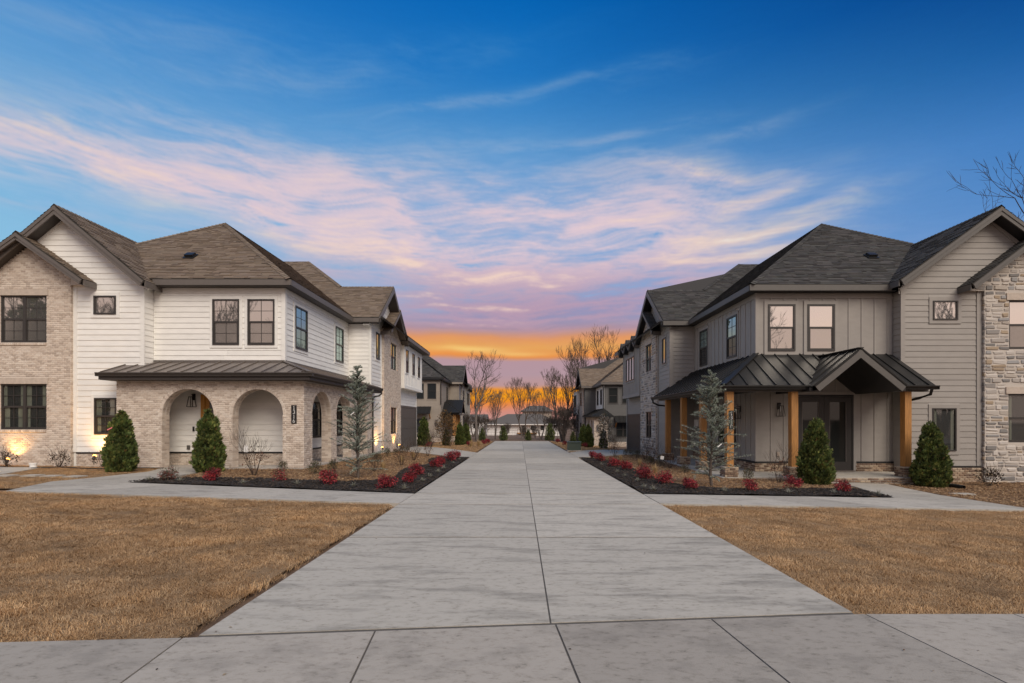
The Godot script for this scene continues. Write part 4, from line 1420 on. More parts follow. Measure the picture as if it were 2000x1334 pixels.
	board(H, "hip_cap", V(6.05, 2.55, 15.2), V(7.85, 3.7, 17.0), UP, 0.18, 0.03, T)
	for s in [-1.0, 1.0]:
		metal_roof(H, [V(9.9 + 1.33 * s, 2.48, 14.85), V(9.9, 3.56, 14.85), V(9.9, 3.56, 17.0), V(9.9 + 1.33 * s, 2.48, 17.0)], T, 0.42, 0.0)
		var a := V(9.9 + 1.33 * s, 2.48, 14.87)
		var b := V(9.9, 3.56, 14.87)
		var nn := Vector3(0, 0, 1).cross((b - a).normalized())
		nn = nn if nn.y > 0 else -nn
		board(H, "rake_board", a - nn * 0.12, b - nn * 0.12, nn, 0.04, 0.17, M.fascia_dark)
		board(H, "porch_ceiling", a - nn * 0.17 - Vector3(0, 0, 1.06), b - nn * 0.17 - Vector3(0, 0, 1.06), nn, 2.1, 0.02, M.black)
		board(H, "ceiling_drop", V(9.9 + 1.36 * s, 2.39, 15.0), V(9.9 + 1.36 * s, 2.39, 16.98), UP, 0.1, 0.1, M.black)
	board(H, "ridge_cap", V(9.9, 3.585, 14.84), V(9.9, 3.585, 16.98), UP, 0.16, 0.025, T)
	var cl := put(H, "ceiling_light", cylinder(0.09, 0.02, 16), M.white_plastic, Transform3D(Basis(Vector3(0, 0, 1), 0.0), V(9.9, 3.27, 15.9)))
	cl.set_meta("label", "small round unlit light in the porch gable ceiling")
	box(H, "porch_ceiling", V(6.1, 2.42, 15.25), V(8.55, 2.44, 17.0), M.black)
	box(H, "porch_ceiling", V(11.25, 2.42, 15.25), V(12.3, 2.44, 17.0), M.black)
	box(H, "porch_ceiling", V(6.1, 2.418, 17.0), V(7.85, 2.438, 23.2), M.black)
	box(H, "porch_beam", V(6.24, 2.34, 15.4), V(8.5, 2.42, 15.6), M.fascia_dark)
	box(H, "porch_beam", V(11.3, 2.34, 15.4), V(12.3, 2.42, 15.6), M.fascia_dark)
	box(H, "porch_beam", V(6.24, 2.338, 15.6), V(6.44, 2.418, 23.0), M.fascia_dark)
	gutter(H, V(5.94, 2.5, 15.22), V(8.56, 2.5, 15.22), Vector3(0, 0, 1), M.black)
	gutter(H, V(11.22, 2.5, 15.22), V(12.4, 2.5, 15.22), Vector3(0, 0, 1), M.black)
	gutter(H, V(6.07, 2.5, 15.24), V(6.07, 2.5, 23.2), Vector3(-1, 0, 0), M.black)
	downspout(H, [V(12.2, 2.4, 15.15), V(12.2, 2.25, 15.2), V(12.1, 2.15, 15.5), V(11.95, 2.08, 15.75), V(11.93, 1.9, 15.76), V(11.93, -0.3, 15.76)], 0.042, M.black)
	downspout(H, [V(6.0, 2.4, 23.1), V(6.02, 2.26, 23.1), V(6.25, 2.15, 23.08), V(6.7, 2.1, 22.96), V(6.72, 1.95, 22.95), V(6.72, -0.3, 22.95)], 0.042, M.black)
	fbox(H, "outlet_cover", front(17.0), 8.53, 8.61, 0.28, 0.42, 0.02, 0.045, M.lintel)
	fbox(H, "meter_box", side(7.85, -1), 22.3, 22.62, 1.2, 1.5, 0.01, 0.1, M.white_plastic)
	fbox(H, "meter_box", side(7.85, -1), 22.75, 22.85, 1.22, 1.5, 0.01, 0.07, M.white_plastic)
	flush(H, "base_brick", "base_brickwork")
	flush(H, "stone", "stonework")
	flush(H, "siding_board", "siding_boards_far")
	flush(H, "side_siding_board", "side_siding_boards_far")
	lantern("black box lantern on the batten wall left of double door", front(17.0), 8.6, 1.82, "lanterns on the 1310 porch", 0.0)
	lantern("black lantern on the shaded side wall behind corner post", side(7.85, -1), 18.2, 1.75, "lanterns on the 1310 porch", 0.004)
	number_plate("black plate with white digits 1310 on the corner cedar post", "1310", front(15.4), 6.36, 1.21, 1.77, 0.135, 0.002)

func cylinder(r: float, h: float, sides: int) -> CylinderMesh:
	var c := CylinderMesh.new()
	c.top_radius = r
	c.bottom_radius = r
	c.height = h
	c.radial_segments = sides
	c.rings = 1
	return c

func awning(H: Node, F: Dictionary, a0: float, a1: float, y0: float, y1: float, o: float) -> void:
	metal_roof(H, [at(F, a0, y0, o), at(F, a1, y0, o), at(F, a1, y1, 0.02), at(F, a0, y1, 0.02)], M.metal_black, 0.4)
	fbox(H, "awning_fascia", F, a0, a1, y0 - 0.1, y0, o - 0.03, o, M.black)
	for a in [a0 + 0.1, a1 - 0.1]:
		board(H, "awning_bracket", at(F, a, y0 - 0.5, 0.03), at(F, a, y0 - 0.06, o - 0.08), F.n, 0.08, 0.09, M.cedar)

func house_far_left() -> void:
	var H := thing("house", "taupe board house with cedar post porch beyond the arched house", "house", V(-12, -0.6, 54))
	kinds(H, ["brick", "stone"])
	lap_kind(H, "siding_board", "taupe")
	lap_kind(H, "side_siding_board", "grey")
	var W: Material = M.taupe
	box(H, "wall", V(-18, -1.5, 48), V(-7.44, 5.25, 66), W)
	box(H, "wall", V(-12, -1.5, 53.9), V(-6.41, 5.24, 62), W)
	box(H, "wall", V(-7, 1.5, 58.2), V(-6.1, 5.23, 63), M.grey)
	var F := front(48.0)
	var wins := [[-9.75, -8.98, 3.46, 4.9], [-8.64, -7.82, 3.46, 4.9], [-10.2, -8.64, 0.3, 1.63]]
	var holes := []
	for w in wins:
		holes.append(grow_hole(w[0], w[1], w[2], w[3], 0.1))
		window(H, F, w[0], w[1], w[2], w[3], 0.0, "hung" if w[2] > 2 else "double", M.pane_dark, M.pane_dark, false)
		trim(H, "window_trim", F, w[0], w[1], w[2], w[3], 0.1, 0.0, 0.036, W)
	siding(H, "siding_board", F, -14, -7.55, -0.1, 5.2, holes)
	fbox(H, "corner_board", F, -7.55, -7.4, -0.1, 5.24, 0.0, 0.036, W)
	fbox(H, "brick_backing", F, -14, -7.42, -1.2, -0.15, 0.0, 0.05, M.lintel)
	bricks(H, "brick", F, -12, -7.42, -0.9, -0.16, [], 0.055)
	fbox(H, "drip_cap", F, -14, -7.4, -0.16, -0.1, 0.0, 0.06, M.black)
	fbox(H, "meter_box", F, -7.9, -7.68, 1.0, 1.5, 0.03, 0.16, M.garage_brown)
	awning(H, F, -10.5, -8.28, 2.15, 2.75, 0.7)
	var S := side(-7.44, 1)
	window(H, S, 51.9, 52.7, 3.3, 4.8, 0.0, "hung", M.pane_dark, M.pane_dark, false)
	siding(H, "siding_board", S, 48.0, 53.9, -0.1, 5.2, [grow_hole(51.9, 52.7, 3.3, 4.8, 0.05)])
	F = front(53.9)
	siding(H, "siding_board", F, -7.44, -6.5, -0.1, 5.2, [])
	fbox(H, "corner_board", F, -6.5, -6.38, -0.1, 5.2, 0.0, 0.036, W)
	S = side(-6.41, 1)
	siding(H, "side_siding_board", S, 53.9, 55.8, -0.1, 5.2, [])
	fbox(H, "stone_wall", S, 55.8, 58.2, -1.2, 5.6, 0.0, 0.15, M.stone_mortar)
	stones(H, "stone", S, 55.8, 58.2, -0.9, 5.5, [[56.5, 57.4, 0.6, 1.9], [56.5, 57.4, 3.4, 4.9]], 0.15)
	stones(H, "stone", front(55.8), -6.4, -6.27, -0.9, 5.5, [], 0.0)
	for y in [0.6, 3.4]:
		window(H, S, 56.5, 57.4, y, y + 1.35, 0.14, "hung", M.pane_dark, M.pane_dark, false)
	S = side(-6.1, 1)
	window(H, S, 59.3, 61.6, 3.3, 4.6, 0.0, "triple", M.pane_side, M.pane_side, false)
	battens(H, S, 58.2, 63, 1.6, 5.2, [grow_hole(59.3, 61.6, 3.3, 4.6, 0.05)], 0.0, 0.4, M.grey, 0.05)
	garage_door(H, side(-6.41, 1), 58.6, 61.6, -1.0, 1.2, M.garage_dark)
	var mr := Mb.new()
	var R := dark_roof
	roof(H, mr, [V(-18, 5.44, 47.65), V(-7.09, 5.44, 47.65), V(-12.5, 9.5, 53.06)], R)
	roof(H, mr, [V(-7.09, 5.44, 47.65), V(-7.09, 5.44, 66.3), V(-12.5, 9.5, 60.9), V(-12.5, 9.5, 53.06)], R)
	roof(H, mr, [V(-14, 5.44, 53.55), V(-5.96, 5.44, 53.55), V(-5.96, 7.45, 56.23), V(-8.43, 7.45, 56.23), V(-12.0, 9.9, 59.5), V(-14, 9.9, 59.5)], R)
	roof(H, mr, [V(-5.96, 7.45, 56.23), V(-5.96, 5.44, 58.9), V(-8.6, 5.44, 58.9), V(-8.6, 7.45, 56.23)], R)
	roof(H, mr, [V(-5.8, 5.4, 53.6), V(-5.8, 5.4, 64), V(-12.0, 9.89, 59.8), V(-12.0, 9.89, 59.5)], R)
	for c in [59.0, 60.5, 62.0]:
		gable(H, mr, side(-6.1, 1), c, 0.75, 5.05, 5.65, 0.3, -2.0, 0.0, R, M.fascia_dark, M.black, 0.14)
	stuff(made(H, "roof_shingles", mr, M.shingle))
	board(H, "rake_board", V(-5.95, 5.3, 53.6), V(-5.95, 7.32, 56.23), Vector3(0, 0.8, 0.6), 0.05, 0.2, M.fascia_dark)
	board(H, "rake_board", V(-5.95, 5.3, 58.9), V(-5.95, 7.32, 56.23), Vector3(0, 0.8, -0.6), 0.05, 0.2, M.fascia_dark)
	board(H, "fascia", V(-18, 5.34, 47.67), V(-7.08, 5.34, 47.67), UP, 0.05, 0.2, M.black)
	board(H, "fascia", V(-7.1, 5.34, 47.67), V(-7.1, 5.34, 53.6), UP, 0.05, 0.2, M.black)
	board(H, "fascia", V(-7.1, 5.34, 53.57), V(-5.96, 5.34, 53.57), UP, 0.05, 0.2, M.taupe)
	box(H, "soffit", V(-18, 5.2, 47.7), V(-7.1, 5.23, 48.1), M.black)
	box(H, "soffit", V(-7.5, 5.203, 47.7), V(-7.1, 5.233, 53.9), M.black)
	downspout(H, [V(-7.3, 5.2, 47.8), V(-7.38, 4.9, 47.92), V(-7.38, 2.9, 47.92)], 0.05, M.black)
	# side porch
	var T: Material = M.metal_black
	metal_roof(H, [V(-7.7, 2.2, 48.9), V(-5.75, 2.2, 48.9), V(-7.44, 3.3, 50.6), V(-7.7, 3.3, 50.6)], T, 0.4)
	for s in [-1.0, 1.0]:
		metal_roof(H, [V(-7.44, 3.5, 51.7), V(-5.7, 3.5, 51.7), V(-5.7, 2.2, 51.7 + 1.7 * s), V(-7.44, 2.2, 51.7 + 1.7 * s)], T, 0.4)
		board(H, "rake_board", V(-5.7, 3.4, 51.7), V(-5.7, 2.1, 51.7 + 1.7 * s), UP, 0.05, 0.18, M.black)
	metal_roof(H, [V(-5.75, 2.2, 48.9), V(-5.75, 2.2, 54.0), V(-7.44, 3.3, 54.0), V(-7.44, 3.3, 50.6)], T, 0.4)
	gutter(H, V(-7.7, 2.2, 48.92), V(-5.7, 2.2, 48.92), Vector3(0, 0, 1), M.black)
	box(H, "porch_ceiling", V(-7.4, 2.0, 49.0), V(-5.8, 2.04, 54.0), M.black)
	box(H, "porch_floor", V(-7.4, -1.2, 49.0), V(-5.9, -0.5, 54.0), M.lintel)
	for d in [49.3, 50.6, 52.9]:
		box(H, "porch_post", V(-6.42, -0.1, d - 0.12), V(-6.16, 2.0, d + 0.12), M.cedar)
		box(H, "pedestal_core", V(-6.55, -0.9, d - 0.25), V(-6.05, -0.1, d + 0.25), M.lintel)
	flush(H, "brick", "brickwork", 0)
	flush(H, "stone", "stonework", 0)
	flush(H, "siding_board", "siding_boards", 0)
	flush(H, "side_siding_board", "side_siding_boards", 0)

func house_far_right() -> void:
	var H := thing("house", "dark grey house with white brick arched porch and tan roof", "house", V(12, -0.9, 52))
	kinds(H, ["brick"])
	lap_kind(H, "siding_board", "slate")
	var W: Material = M.slate
	box(H, "wall", V(7.6, -2, 46), V(18, 4.6, 62), W)
	box(H, "wall", V(6.5, -2, 51), V(12, 4.59, 59), W)
	box(H, "wall", V(6.2, 2.06, 55.2), V(7, 4.58, 59), M.white)
	var F := front(46.0)
	var wins := [[7.98, 8.8, 2.96, 4.38], [9.2, 10.0, 2.96, 4.38], [8.65, 9.9, -0.07, 1.33]]
	var holes := []
	for w in wins:
		holes.append(grow_hole(w[0], w[1], w[2], w[3], 0.1))
		window(H, F, w[0], w[1], w[2], w[3], 0.0, "hung" if w[2] > 2 else "double", M.pane_dark, M.pane_dark, false)
		trim(H, "window_trim", F, w[0], w[1], w[2], w[3], 0.1, 0.0, 0.036, W)
	siding(H, "siding_board", F, 7.7, 14, -0.5, 4.55, holes)
	fbox(H, "brick_backing", F, 7.6, 14, -2.0, -0.5, 0.0, 0.05, M.lintel)
	bricks(H, "brick", F, 7.6, 12, -1.3, -0.52, [], 0.055)
	awning(H, F, 8.5, 10.3, 1.35, 1.85, 0.7)
	var S := side(7.6, -1)
	fbox(H, "wall_sheet", S, 46.0, 51.0, -1, 4.58, 0.0, 0.01, M.white)
	for a in [47.2, 49.3]:
		window(H, S, a, a + 0.75, 2.9, 4.3, 0.01, "hung", M.pane_dark, M.pane_dark, false)
	battens(H, S, 46.0, 51.0, 1.8, 4.5, [[47.1, 48.05, 2.8, 4.4], [49.2, 50.15, 2.8, 4.4]], 0.01, 0.42, M.white, 0.1)
	siding(H, "siding_board", front(51.0), 6.5, 7.6, -0.5, 4.55, [])
	S = side(6.5, -1)
	fbox(H, "brick_wall", S, 51.6, 55.2, -2.0, 5.2, 0.0, 0.13, M.lintel)
	bricks(H, "brick", S, 51.6, 55.2, -1.3, 5.1, [[52.6, 53.6, -0.2, 1.2], [52.6, 53.6, 2.9, 4.3]], 0.13)
	bricks(H, "brick", front(51.6), 6.37, 6.5, -1.3, 5.1, [], 0.0)
	for y in [-0.2, 2.9]:
		window(H, S, 52.6, 53.6, y, y + 1.4, 0.12, "hung", M.pane_dark, M.pane_dark, false)
	S = side(6.2, -1)
	window(H, S, 56.0, 58.2, 2.9, 4.2, 0.0, "triple", M.pane_side, M.pane_side, false)
	battens(H, S, 55.2, 59, 2.1, 4.5, [grow_hole(56.0, 58.2, 2.9, 4.2, 0.05)], 0.0, 0.4, M.white, 0.05)
	garage_door(H, side(6.5, -1), 55.6, 58.6, -1.3, 1.2, M.garage_dark)
	var mr := Mb.new()
	var R := tan_roof
	roof(H, mr, [V(7.25, 4.85, 45.65), V(18, 4.85, 45.65), V(12.7, 8.9, 51.1)], R)
	roof(H, mr, [V(7.25, 4.85, 45.65), V(7.25, 4.85, 62), V(12.7, 8.9, 58), V(12.7, 8.9, 51.1)], R)
	roof(H, mr, [V(14.5, 4.83, 50.65), V(6.1, 4.83, 50.65), V(6.1, 6.82, 53.3), V(8.8, 6.82, 53.3), V(12.5, 9.3, 56.6), V(14.5, 9.3, 56.6)], R)
	roof(H, mr, [V(6.1, 6.82, 53.3), V(6.1, 4.83, 55.95), V(9, 4.83, 55.95), V(9, 6.82, 53.3)], R)
	roof(H, mr, [V(5.85, 4.75, 50.7), V(5.85, 4.75, 60), V(12.5, 9.29, 57), V(12.5, 9.29, 56.6)], R)
	stuff(made(H, "roof_shingles", mr, M.shingle))
	board(H, "rake_board", V(6.09, 4.7, 50.7), V(6.09, 6.69, 53.3), Vector3(0, 0.8, 0.6), 0.05, 0.2, M.bronze_dark)
	board(H, "rake_board", V(6.09, 4.7, 55.9), V(6.09, 6.69, 53.3), Vector3(0, 0.8, -0.6), 0.05, 0.2, M.bronze_dark)
	board(H, "fascia", V(7.24, 4.75, 45.67), V(18, 4.75, 45.67), UP, 0.05, 0.2, M.bronze)
	board(H, "fascia", V(7.26, 4.75, 45.67), V(7.26, 4.75, 50.7), UP, 0.05, 0.2, M.bronze)
	board(H, "fascia", V(7.26, 4.73, 50.67), V(6.1, 4.73, 50.67), UP, 0.05, 0.2, M.bronze)
	box(H, "soffit", V(7.26, 4.6, 45.7), V(18, 4.63, 46.1), M.bronze_dark)
	box(H, "soffit", V(7.26, 4.603, 45.7), V(7.65, 4.633, 51), M.bronze_dark)
	downspout(H, [V(7.4, 4.6, 45.8), V(7.5, 4.4, 45.95), V(7.5, 2.1, 45.95)], 0.05, M.black)
	# white brick porch
	F = front(45.5)
	S = side(6.62, -1)
	fbox(H, "porch_wall", F, 6.62, 7.85, -2, 1.75, -0.35, 0.0, M.lintel)
	var sa := [[47.0, 0.6, 0.9, -1.2, "arch"], [49.0, 0.6, 0.9, -1.2, "arch"]]
	var mb := Mb.new()
	extrude(mb, S, arch_outline(45.86, 51.0, -1.2, 1.75, sa), -0.3, 0.0)
	made(H, "porch_wall", mb, M.lintel)
	bricks(H, "brick", F, 6.62, 7.85, -1.3, 1.72, [], 0.0)
	bricks(H, "brick", S, 45.5, 51.0, -1.3, 1.72, sa, 0.0)
	fbox(H, "meter_box", F, 6.85, 7.0, 0.5, 1.05, 0.02, 0.12, M.garage_brown)
	metal_roof(H, [V(6.25, 1.84, 45.1), V(8.3, 1.84, 45.1), V(7.6, 2.5, 46.0)], M.metal_black, 0.4)
	metal_roof(H, [V(6.25, 1.84, 45.1), V(6.25, 1.84, 51.2), V(7.6, 2.5, 51.2), V(7.6, 2.5, 46.0)], M.metal_black, 0.4)
	board(H, "fascia", V(6.27, 1.78, 45.13), V(8.3, 1.78, 45.13), UP, 0.04, 0.12, M.black)
	board(H, "fascia", V(6.28, 1.78, 45.13), V(6.28, 1.78, 51.2), UP, 0.04, 0.12, M.black)
	box(H, "porch_ceiling", V(6.3, 1.73, 45.15), V(8.2, 1.745, 51.1), M.bronze_dark)
	flush(H, "brick", "brickwork", 0)
	flush(H, "siding_board", "siding_boards", 0)

# ---------------------------------------------------------------- ground
func smooth(pts: Array, times := 2) -> Array:
	var l := pts
	for k in times:
		var o := []
		for i in l.size():
			var a: Vector2 = l[i]
			var b: Vector2 = l[(i + 1) % l.size()]
			o.append(a.lerp(b, 0.2))
			o.append(a.lerp(b, 0.8))
		l = o
	return l

# a thin sheet over the ground; points are (x, distance)
func sheet(parent: Node, called: String, pts: Array, lift: float, m: Material, wave := 0.0) -> MeshInstance3D:
	var poly := PackedVector2Array(pts)
	var lo := Vector2(1e9, 1e9)
	var hi := -lo
	for p in poly:
		lo = lo.min(p)
		hi = hi.max(p)
	var f := FastNoiseLite.new()
	f.frequency = 0.9
	f.seed = 5
	var mb := Mb.new()
	var st := 0.5
	var y := lo.y
	while y < hi.y:
		var x := lo.x
		while x < hi.x:
			for c in Geometry2D.intersect_polygons(PackedVector2Array([Vector2(x, y), Vector2(x + st, y), Vector2(x + st, y + st), Vector2(x, y + st)]), poly):
				if Geometry2D.is_polygon_clockwise(c):
					c.reverse()
				var t := Geometry2D.triangulate_polygon(c)
				for i in range(0, t.size(), 3):
					var w := []
					for q in [c[t[i]], c[t[i + 1]], c[t[i + 2]]]:
						w.append(V(q.x, gh(q.x, q.y) + lift + wave * f.get_noise_2d(q.x, q.y), q.y))
					if (w[1] - w[0]).cross(w[2] - w[0]).y > 0:
						mb.tri(w[0], w[1], w[2])
					else:
						mb.tri(w[0], w[2], w[1])
			x += st
		y += st
	return made(parent, called, mb, m)

func slab_piece(parent: Node, called: String, pts: Array, lift: float, m: Material) -> void:
	var in_pts := Geometry2D.offset_polygon(PackedVector2Array(pts), -0.007)
	if in_pts.is_empty():
		return
	var l := []
	var n := Vector3.ZERO
	for q in in_pts[0]:
		l.append(V(q.x, gh(q.x, q.y) + lift, q.y))
	for i in l.size():
		n += (l[i] as Vector3).cross(l[(i + 1) % l.size()])
	n = n.normalized()
	var mb := Mb.new()
	var t := Geometry2D.triangulate_polygon(in_pts[0])
	for i in range(0, t.size(), 3):
		var a: Vector3 = l[t[i]]
		var b: Vector3 = l[t[i + 1]]
		var c: Vector3 = l[t[i + 2]]
		if (b - a).cross(c - a).y < 0:
			mb.tri(a, c, b)
		else:
			mb.tri(a, b, c)
	if n.y < 0:
		l.reverse()
	for i in l.size():
		var a: Vector3 = l[i]
		var b: Vector3 = l[(i + 1) % l.size()]
		mb.quad(a, a - UP * 0.1, b - UP * 0.1, b)
	made(parent, called, mb, m)

func inside_points(poly: Array, per_m2: float) -> Array:
	var p := PackedVector2Array(poly)
	var lo := Vector2(1e9, 1e9)
	var hi := -lo
	for q in p:
		lo = lo.min(q)
		hi = hi.max(q)
	var out := []
	for i in int((hi.x - lo.x) * (hi.y - lo.y) * per_m2):
		var q := Vector2(rnd(lo.x, hi.x), rnd(lo.y, hi.y))
		if Geometry2D.is_point_in_polygon(q, p):
			out.append(q)
	return out

func chips(called: String, label: String, poly: Array, per_m2: float, cols: Array, size: Vector3, lift: float) -> void:
	var xs := []
	var cs := []
	for q in inside_points(poly, per_m2):
		var b := Basis(UP, rnd(0, TAU)) * Basis(Vector3.RIGHT, rnd(-0.5, 0.5)) * Basis(Vector3(0, 0, 1), rnd(-0.4, 0.4))
		xs.append(Transform3D(b * Basis.from_scale(Vector3(size.x * rnd(0.5, 1.3), size.y, size.z * rnd(0.5, 1.4))), V(q.x, gh(q.x, q.y) + lift + rnd(0, 0.016), q.y)))
		cs.append((cols[rng.randi() % cols.size()] as Color) * rnd(0.75, 1.25))
	var o := many(self, called, unit_cube, M.chip, xs, cs)
	tag(stuff(o), label, "mulch")

func grass_field(called: String, label: String, poly: Array, per_m2: float, tall: float) -> void:
	var mb := Mb.new()
	for i in 26:
		var w := rnd(0, TAU)
		var p := Vector3(rnd(-0.075, 0.075), -0.004, rnd(-0.075, 0.075))
		var lean := Vector3(cos(w), 0, sin(w)) * rnd(0.3, 1.0)
		var s := Vector3(-sin(w), 0, cos(w)) * rnd(0.0011, 0.0021)
		var h := rnd(0.4, 1.0)
		var m1 := p + Vector3(lean.x * 0.025, 0.024 * h, lean.z * 0.025)
		var turn := lean.rotated(UP, rnd(-0.7, 0.7))
		var tip := p + Vector3(turn.x * 0.062, 0.026 * h + rnd(-0.016, 0.014), turn.z * 0.062)
		mb.col = Color(1, 1, 1) * rnd(0.75, 1.2)
		mb.quad(p - s, p + s, m1 + s * 0.8, m1 - s * 0.8)
		mb.tri(m1 - s * 0.8, m1 + s * 0.8, tip)
	for i in mb.n.size():
		mb.n[i] = (mb.n[i] * 0.25 * signf(mb.n[i].y + 0.001) + UP).normalized()
	var mesh := mb.mesh()
	var f := FastNoiseLite.new()
	f.frequency = 0.5
	f.fractal_octaves = 5
	f.fractal_gain = 0.7
	f.seed = 19
	var f2 := FastNoiseLite.new()
	f2.frequency = 1.6
	f2.fractal_octaves = 3
	f2.seed = 8
	var xs := []
	var cs := []
	var cols := [Color(0.43, 0.25, 0.11), Color(0.52, 0.315, 0.15), Color(0.30, 0.165, 0.07), Color(0.60, 0.395, 0.21)]
	for q in inside_points(poly, per_m2):
		var v := f.get_noise_2d(q.x * 0.7, q.y * 1.5)
		var s := rnd(0.7, 1.3)
		var u := f2.get_noise_2d(q.x * 0.8 + q.y * 0.3, q.y * 1.7)
		xs.append(Transform3D(Basis(UP, rnd(0, TAU)) * Basis.from_scale(Vector3(s, s * tall * (1.0 + 0.5 * v + 0.7 * u), s)), V(q.x, gh(q.x, q.y) - 0.004, q.y)))
		cs.append((cols[rng.randi() % 4] as Color) * rnd(0.8, 1.15) * (1.0 + 0.5 * v + 0.4 * u))
	tag(stuff(many(self, called, mesh, M.grass, xs, cs)), label, "grass")

func joint_line(x: float) -> float:
	return 3.77 + (x - 0.264) * 0.0905

func ground() -> void:
	var xs := [-300.0, -120, -60, -35, -25, -20, -17, -14, -11, -8.5, -6.5, -5, -4, -3, -2.25, 0.2, 2.62, 3.3, 4.2, 5.2, 6.2, 7.5, 9, 11, 14, 17, 20, 25, 35, 60, 120, 300]
	var ds := [-200.0, -80, -30, -14, -8, -4, 0, 2, 4, 7, 10, 13, 16, 19, 22, 25, 28, 31, 34, 37, 40, 43, 46, 49, 52, 56, 60, 70, 85, 100, 130, 170, 250, 420]
	var mb := Mb.new()
	for i in xs.size() - 1:
		for j in ds.size() - 1:
			var c := []
			for q in [[xs[i], ds[j]], [xs[i + 1], ds[j]], [xs[i + 1], ds[j + 1]], [xs[i], ds[j + 1]]]:
				c.append(V(q[0], gh(q[0], q[1]) - 0.05, q[1]))
			mb.quad(c[0], c[1], c[2], c[3])
	struct(made(self, "ground", mb, M.dirt))
	# driveway in two rows of slabs
	var D := Node3D.new()
	hang(D, "driveway", self, Transform3D(Basis(), V(0.2, 0, 20)))
	struct(D)
	var rows := [0.0, 6.71, 9.5, 10.98, 13.9, 16.8, 19.7, 22.7, 25.6, 28.5, 31.4, 34.4, 37.4, 40.4, 43.4, 46.7]
	for k in rows.size() - 1:
		for c in [[-2.25, 0.23], [0.23, 2.62]]:
			var a: float = rows[k] + 0.013 if k > 0 else joint_line(c[0]) + 0.034
			var b: float = rows[k] + 0.013 if k > 0 else joint_line(c[1]) + 0.034
			slab_piece(D, "concrete_panel", [Vector2(c[0], a), Vector2(c[1], b), Vector2(c[1], rows[k + 1] - 0.013), Vector2(c[0], rows[k + 1] - 0.013)], 0.02, M.drive_slabs[rng.randi() % 5])
	sheet(D, "joint_filler", [Vector2(-2.24, 3.53), Vector2(2.61, 3.97), Vector2(2.61, 46.65), Vector2(-2.24, 46.65)], 0.0155, M.joint)
	# the aprons of the two garages
	for s in [-1.0, 1.0]:
		var A := Node3D.new()
		hang(A, "garage_apron", self, Transform3D(Basis(), V(5.0 * s, 0, 28)))
		struct(A)
		var e := -2.25 if s < 0 else 2.62
		var ap := [Vector2(e, 23.1), Vector2(3.8 * s, 24.6), Vector2(5.4 * s, 26.9), Vector2(7.05 * s, 28.8), Vector2(7.05 * s, 34.4), Vector2(5.4 * s, 33.2), Vector2(3.8 * s, 30.4), Vector2(e, 27.2)]
		for q in [[[0, 1, 6, 7]], [[1, 2, 5, 6]], [[2, 3, 4, 5]]]:
			slab_piece(A, "concrete_panel", [ap[q[0][0]], ap[q[0][1]], ap[q[0][2]], ap[q[0][3]]], 0.021, M.walk)
		sheet(A, "joint_filler", ap, -0.03, M.joint)
	# pavement along the street, a little askew to the driveway
	var P := Node3D.new()
	hang(P, "pavement", self, Transform3D(Basis(), V(0, 0, 3)))
	struct(P)
	var e := Vector2(1, 0.0905).normalized()
	var n := Vector2(-e.y, e.x)
	var o := Vector2(0.264, 3.77)
	var cuts := [-16.0, -14.0, -12.6, -11.3, -10.0, -8.7, -7.6, -6.4, -5.15, -3.87, -2.6, -1.3, 0.0, 1.19, 2.43, 3.7, 4.95, 6.2, 7.5, 8.8, 10.1, 11.4, 13.0, 14.6, 16.0]
	for i in cuts.size() - 1:
		slab_piece(P, "concrete_panel", [o + e * cuts[i] - n * 1.52, o + e * cuts[i + 1] - n * 1.52, o + e * cuts[i + 1], o + e * cuts[i]], 0.022, M.pavement_slabs[rng.randi() % 5])
	sheet(P, "joint_filler", [o - e * 16 - n * 1.5, o + e * 16 - n * 1.5, o + e * 16 - n * 0.01, o - e * 16 - n * 0.01], 0.0155, M.joint)
	var road := [o - e * 60 - n * 3.2, o + e * 60 - n * 3.2, o + e * 60 - n * 9.5, o - e * 60 - n * 9.5]
	var rl := []
	for q in road:
		rl.append(V(q.x, -0.04, q.y))
	mb = Mb.new()
	mb.slab(rl, UP, 0.1)
	struct(made(self, "road", mb, M.asphalt))
	# front walks
	var W := Node3D.new()
	hang(W, "front_walk", self, Transform3D(Basis(), V(-7, 0, 12)))
	struct(W)
	var low := [Vector2(-2.25, 9.6), Vector2(-5.13, 9.97), Vector2(-8.0, 10.35), Vector2(-10.7, 10.64)]
	var lw := func(t: float) -> Vector2: return Vector2(-2.25, 9.6).lerp(Vector2(-10.7, 10.64), t)
	var uw := func(t: float) -> Vector2: return Vector2(-2.25, 10.96).lerp(Vector2(-9.4, 12.32), t)
	for i in 6:
		slab_piece(W, "concrete_panel", [lw.call(i / 6.0), lw.call((i + 1) / 6.0), uw.call((i + 1) / 6.0), uw.call(i / 6.0)], 0.02, M.walk_slabs[rng.randi() % 5])
	slab_piece(W, "concrete_panel", [Vector2(-10.7, 10.64), Vector2(-9.4, 12.32), Vector2(-9.4, 13.6), Vector2(-11.05, 13.3), Vector2(-11.3, 12.34)], 0.02, M.walk_slabs[rng.randi() % 5])
	slab_piece(W, "concrete_panel", [Vector2(-9.4, 13.6), Vector2(-9.39, 15.0), Vector2(-10.9, 15.0), Vector2(-11.05, 13.3)], 0.02, M.walk_slabs[rng.randi() % 5])
	slab_piece(W, "concrete_panel", [Vector2(-9.39, 15.0), Vector2(-9.36, 16.35), Vector2(-11.35, 16.35), Vector2(-10.9, 15.0)], 0.02, M.walk_slabs[rng.randi() % 5])
	W = Node3D.new()
	hang(W, "front_walk", self, Transform3D(Basis(), V(7, 0, 12)))
	struct(W)
	lw = func(t: float) -> Vector2: return Vector2(2.63, 9.58).lerp(Vector2(10.6, 10.38), t)
